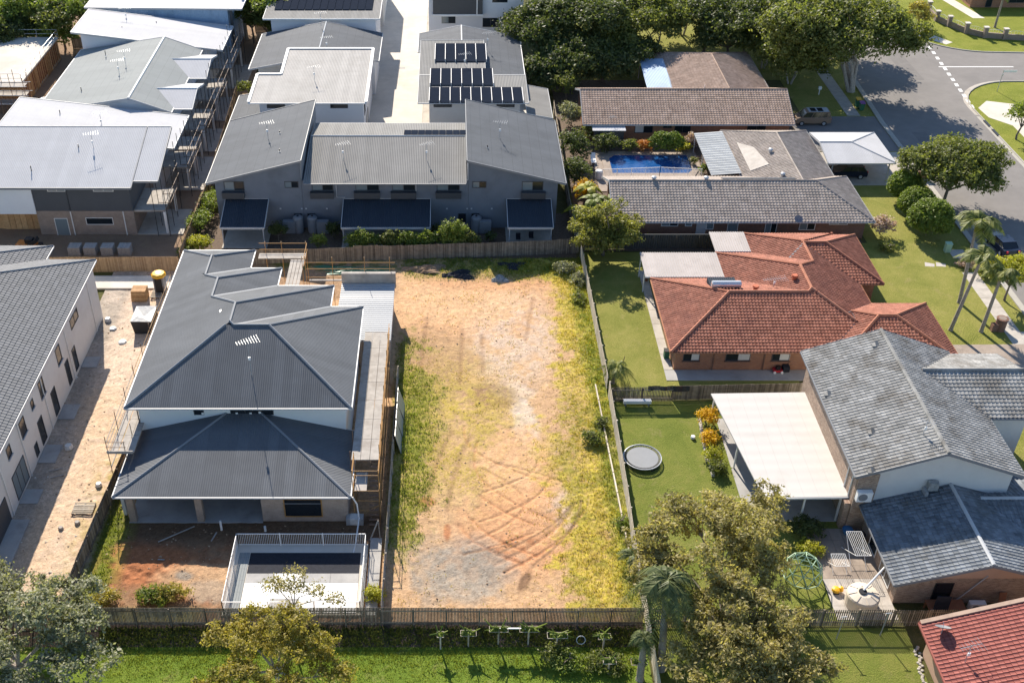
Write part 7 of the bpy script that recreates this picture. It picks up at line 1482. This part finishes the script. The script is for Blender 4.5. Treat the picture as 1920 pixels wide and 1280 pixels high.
for a, b_ in zip(pts[:-1], pts[1:]): m.add([a, b_, (b_[0], b_[1]-.12, b_[2]-.45-.1*math.sin(b_[0]*2)), (a[0], a[1]-.12, a[2]-.45-.1*math.sin(a[0]*2))], [(0, 3, 2, 1)])
m.build('cloth', 'paint_navy', t)
x, y, _ = P(1299, 822); MB().lathe(x, y, [(.1, .02), (.2, .1), (.17, .28), (.05, .3)], 12).build('white_ball', 'steel_white', None, label='small white ball on the trampoline lawn', cat='ball')
t = thing('garden_edging', 'curved pale edging stones round the golden shrubs', 'edging', (21, 66, 0))
for k in range(12): x, y, _ = P(1312+k*1.6+(6 if k > 8 else 0), 790+k*9); MB().box(x-.12, x+.12, y-.3, y+.28, 0, .16).build('edging_stone', 'concrete', t)
t = thing('stone_border', 'border of pale stones beside the red roofed house', 'edging', (30, 46.5, 0))
for k in range(30): x, y, _ = P(1718+k*.64, 1213+k*2.95); MB().lathe(x+random.uniform(-.2, .2), y, [(.08, 0), (.12, .05), (.06, .1)], 6).build('stone', 'concrete', t)
# ---------------------------------------------------------------- street things
def wheel(t, x, y, r, ax, w_=.2):
    d = (w_/2, 0) if ax == 'x' else (0, w_/2)
    o = MB().tube([(x-d[0], y-d[1], r), (x+d[0], y+d[1], r)], r, 18).build('wheel', 'rubber', t)
    MB().tube([(x-d[0]*1.06, y-d[1]*1.06, r), (x+d[0]*1.06, y+d[1]*1.06, r)], r*.62, 14).build('rim', 'paint_silver', o)
def car(label, x, y, rot, L, W, prof, cab, paint, name, low=None, glassm='glass', skirts=None):
    """prof: side outline of the body (s along the length, z); cab: greenhouse (base s0,s1,z; roof s0,s1,z)"""
    t = thing(name, label, 'car' if name != 'parked_van' else 'van', (x, y, .03)); n = len(prof)
    def ring(sc, dw): return [(s*sc, dw, z) for s, z in prof]
    m = MB(); vs = []
    for dw, k in ((-W/2, .93), (-W/2*.97, 1), (W/2*.97, 1), (W/2, .93)):
        zc = .62; vs += [(s*(.985 if k < 1 else 1), dw, (z-zc)*k+zc+.03) for s, z in prof]
    # order the sections outer-left, left, right, outer-right; the outer ones bulge at mid height
    fs = [tuple(range(n))]+[(j*n+i, (j+1)*n+i, (j+1)*n+(i+1) % n, j*n+(i+1) % n) for j in range(3) for i in range(n)]+[tuple(range(3*n, 4*n))[::-1]]
    ca, sa = math.cos(rot), math.sin(rot); tr = lambda p: (x+p[0]*ca-p[1]*sa, y+p[0]*sa+p[1]*ca, p[2])
    m.add([tr(p) for p in vs], fs); m.build('body', paint, t)
    b0, b1, bz, r0, r1, rz = cab; wb, wr = W/2*.94, W/2*.78
    vs = [(b0, -wb, bz), (b1, -wb, bz), (b1, wb, bz), (b0, wb, bz), (r0, -wr, rz), (r1, -wr, rz), (r1, wr, rz), (r0, wr, rz)]
    m = MB(); m.add([tr(p) for p in vs], [(0, 3, 2, 1), (4, 5, 6, 7), (0, 1, 5, 4), (1, 2, 6, 5), (2, 3, 7, 6), (3, 0, 4, 7)]); m.build('windows', glassm, t)
    m = MB(); e = .04; m.slab([tr((r0-e, -wr-e, rz+.05)), tr((r1+e, -wr-e, rz+.05)), tr((r1+e, wr+e, rz+.05)), tr((r0-e, wr+e, rz+.05))], .07); m.build('roof', paint, t)
    m = MB()
    for sg in (-1, 1):
        for f in (0, .36, .68, 1): a = Vector((b0+(b1-b0)*f, sg*(wb+.006), bz)); b_ = Vector((r0+(r1-r0)*f, sg*(wr+.006), rz)); m.bar(tr(a), tr(b_), .07, .05)
    m.build('pillar', paint, t)
    for s in (L*.31, -L*.31):
        for sg in (-1, 1): px_, py_, _ = tr((s, sg*(W/2-.08), 0)); wheel(t, px_, py_, .33, 'y' if abs(math.cos(rot)) > .7 else 'x')
    for sg in (-1, 1):
        a = tr((L/2*.985, sg*W*.33, .72)); MB().box(a[0]-.1, a[0]+.1, a[1]-.12, a[1]+.12, a[2]-.08, a[2]+.08).build('headlight', 'glass_pale', t); a = tr((-L/2*.985, sg*W*.36, .85)); MB().box(a[0]-.08, a[0]+.08, a[1]-.09, a[1]+.09, a[2]-.12, a[2]+.12).build('tail_light', 'plastic_red', t)
    a = tr((-L/2, 0, .45)); return t
sedan = [(-2.1, .3), (2.1, .3), (2.15, .55), (2.05, .8), (1.0, .95), (-1.3, 1.0), (-2.05, .95), (-2.15, .6)]
x = (44.3+48.7)/2; car('bronze and white people-mover van parked beside the brown tiled house', x, 131.8, math.pi, 4.6, 1.75, [(-2.25, .3), (2.15, .3), (2.25, .6), (2.1, .95), (1.5, 1.08), (-2.2, 1.1), (-2.3, .6)], (-2.2, 1.55, 1.1, -2.0, .95, 1.75), 'paint_bronze', 'parked_van')
o = bpy.data.objects['parked_van']; MB().slab([(x-.7, 131.1, 1.87), (x+1.9, 131.1, 1.87), (x+1.9, 132.5, 1.87), (x-.7, 132.5, 1.87)], .02).build('roof_panel', 'paint_silver', o)
for dx in (-.4, .5): MB().box(x+dx, x+dx+.7, 131.3, 132.3, 1.872, 1.885).build('sunroof', 'glass', o)
car('dark blue car parked under the pale steel carport', 46.8, 117.0, math.pi, 4.3, 1.8, sedan, (-2.0, 1.0, .98, -1.5, .3, 1.5), 'paint_navy', 'parked_car')
car('silver-blue car at the kerb half hidden by the tall palm', 58.2, 100.3, R(97), 4.4, 1.8, sedan, (-1.6, .95, .98, -1.1, .3, 1.45), 'paint_navy', 'parked_car')
for k, (px_, py_, lid, l) in enumerate(((1607, 200, 'plastic_yellow', 'wheelie bin with yellow lid at the kerb under the fig tree'), (1614, 207, 'plastic_purple', 'wheelie bin with purple lid at the kerb under the fig tree'))):
    x, y, _ = P(px_, py_); t = thing('wheelie_bin', l, 'bin', (x, y, .02), 'wheelie bins'); m = MB(); m.add([(x-.24, y-.28, .08), (x+.24, y-.28, .08), (x+.24, y+.24, .08), (x-.24, y+.24, .08), (x-.3, y-.36, 1.05), (x+.3, y-.36, 1.05), (x+.3, y+.32, 1.05), (x-.3, y+.32, 1.05)], [(0, 3, 2, 1), (4, 5, 6, 7), (0, 1, 5, 4), (1, 2, 6, 5), (2, 3, 7, 6), (3, 0, 4, 7)]); m.build('body', 'plastic_green', t); MB().slab([(x-.33, y-.4, 1.09), (x+.33, y-.4, 1.09), (x+.33, y+.36, 1.2), (x-.33, y+.36, 1.2)], .05).build('lid', lid, t)
    for s in (-.28, .28): MB().tube([(x+s-.03, y+.3, .12), (x+s+.03, y+.3, .12)], .12, 10).build('wheel', 'rubber', t)
x, y, _ = P(1869, 172); t = thing('street_sign', 'street name sign on a thin pole at the junction corner', 'sign', (x, y, 0)); MB().tube([(x, y, 0), (x+.1, y, 3.1)], .045, 8).build('pole', 'galv', t); MB().box(x+.12, x+1.9, y-.02, y+.02, 2.75, 3.05).build('name_blade', 'steel_white', t); MB().box(x-.02, x+.2, y-.06, y+.06, 2.3, 2.5).build('bracket', 'galv', t)
x, y, _ = P(1535, 178); t = thing('white_letterbox', 'small white letterbox post beside the dark footpath', 'letterbox', (x, y, 0)); MB().box(x-.05, x+.05, y-.05, y+.05, 0, .8).build('post', 'steel_white', t); MB().box(x-.2, x+.2, y-.15, y+.15, .8, 1.15).build('box', 'steel_white', t)
x, y, _ = P(1775, 472); t = thing('power_box', 'pale green utility box in the shade of the round hedge', 'utility box', (x, y, 0)); MB().box(x-.3, x+.3, y-.25, y+.25, 0, 1.0).build('cabinet', 'dome_green', t); MB().slab([(x-.34, y-.29, 1.05), (x+.34, y-.29, 1.05), (x+.34, y+.29, 1.1), (x-.34, y+.29, 1.1)], .05).build('lid', 'dome_green', t)
x, y, _ = P(1790, 480); sheet('pit_cover', rc(x-.3, x+1.3, y-.5, y+1.2), .06, 'path', .04)
for k, (px_, py_) in enumerate(((1742, 496), (1763, 496))): x, y, _ = P(px_, py_); MB().prism([(x-.55, y-.35), (x+.4, y-.45), (x+.6, y+.1), (x-.3, y+.45)], .005, .022).build('paving_patch', 'path', None, kind='structure')
x, y, _ = P(1868, 618); t = thing('brick_letterbox', 'short brown brick letterbox beside the driveway and palms', 'letterbox', (x, y, 0)); MB().box(x-.65, x-.1, y-.4, y+.1, 0, .8).build('side_pier', 'brick_brown', t); MB().lathe(x+.25, y, [(.5, 0), (.5, 1.15), (.42, 1.25)], 14).build('round_pier', 'brick_brown', t); MB().lathe(x+.25, y, [(.55, 1.251), (.55, 1.32), (.3, 1.36)], 14).build('cap', 'brick_brown', t)
x, y, _ = P(1728, 335); t = thing('red_letterbox', 'red brick letterbox behind the round hedges', 'letterbox', (x, y, 0)); MB().box(x-.6, x+.6, y-.25, y+.25, 0, 1.0).build('pier', 'brick_orange', t); MB().box(x-.68, x+.68, y-.32, y+.32, 1.001, 1.1).build('cap', 'render_peach', t)
for k, (px_, py_) in enumerate(((1840, 233), (1868, 250))): x, y, _ = P(px_, py_); MB().box(69.0, 69.32, y-.9, y+.9, .0366, .16).build('stormwater_inlet', 'steel_black', None, label=('farther', 'nearer')[k]+' dark stormwater inlet in the right kerb', cat='drain')
# pots and things by the pool
for k, (px_, py_, l) in enumerate(((1112, 305, 'white sun lounger at the left end of the blue pool'), (1122, 335, 'white round drum beside the taupe house gable'))):
    x, y, _ = P(px_, py_)
    if k == 0:
        t = thing('sun_lounger', l, 'lounger', (x, y, .1)); MB().box(x-.3, x+.3, y-.8, y+.4, .35, .42).build('seat', 'steel_white', t); MB().bar((x, y+.4, .4), (x, y+.95, .85), .6, .06).build('backrest', 'steel_white', t)
        for sx in (-.25, .25):
            for sy in (-.7, .35): MB().box(x+sx-.03, x+sx+.03, y+sy-.03, y+sy+.03, .1, .35).build('leg', 'steel_white', t)
    else:
        t = thing('drum', l, 'drum', (x, y, 0)); MB().lathe(x, y, [(.4, 0), (.42, .1), (.42, 1.0), (.38, 1.05)], 16).build('body', 'steel_white', t); MB().cyl(x, y, 1.051, 1.1, .35, None, 16).build('lid', 'trim_pale', t)
sheet('pool_paving', rc(17.2, 19.1, 113, 123.2), .1, 'paving', .1); sheet('pool_paving_right', rc(28.9, 30, 112, 124), .09, 'paving', .1)
t = thing('blue_tub', 'blue plastic drum by the wall of the taupe house', 'drum', (P(1575, 447)[0], 101.6, 0)); x = P(1575, 447)[0]; MB().lathe(x, 101.6, [(.28, 0), (.3, .1), (.3, .8), (.26, .86)], 14).build('body', 'plastic_blue', t); MB().cyl(x, 101.6, .861, .9, .22, None, 14).build('lid', 'steel_white', t)
# fence wire hoops / hose on terracotta lawn
x, y, _ = P(1195, 640); MB().tube([(15.9, 80.2, .02), (15.6, 79.2, .6), (15.4, 78.6, 1.4), (15.45, 78.4, 2.0)], .03, 5).build('bent_pole', 'steel_rust', None, label='thin bent pole leaning by the small feathery palm', cat='pole')
for (px_, py_, s, l) in ((1345, 975, 1, 'a'),): pass
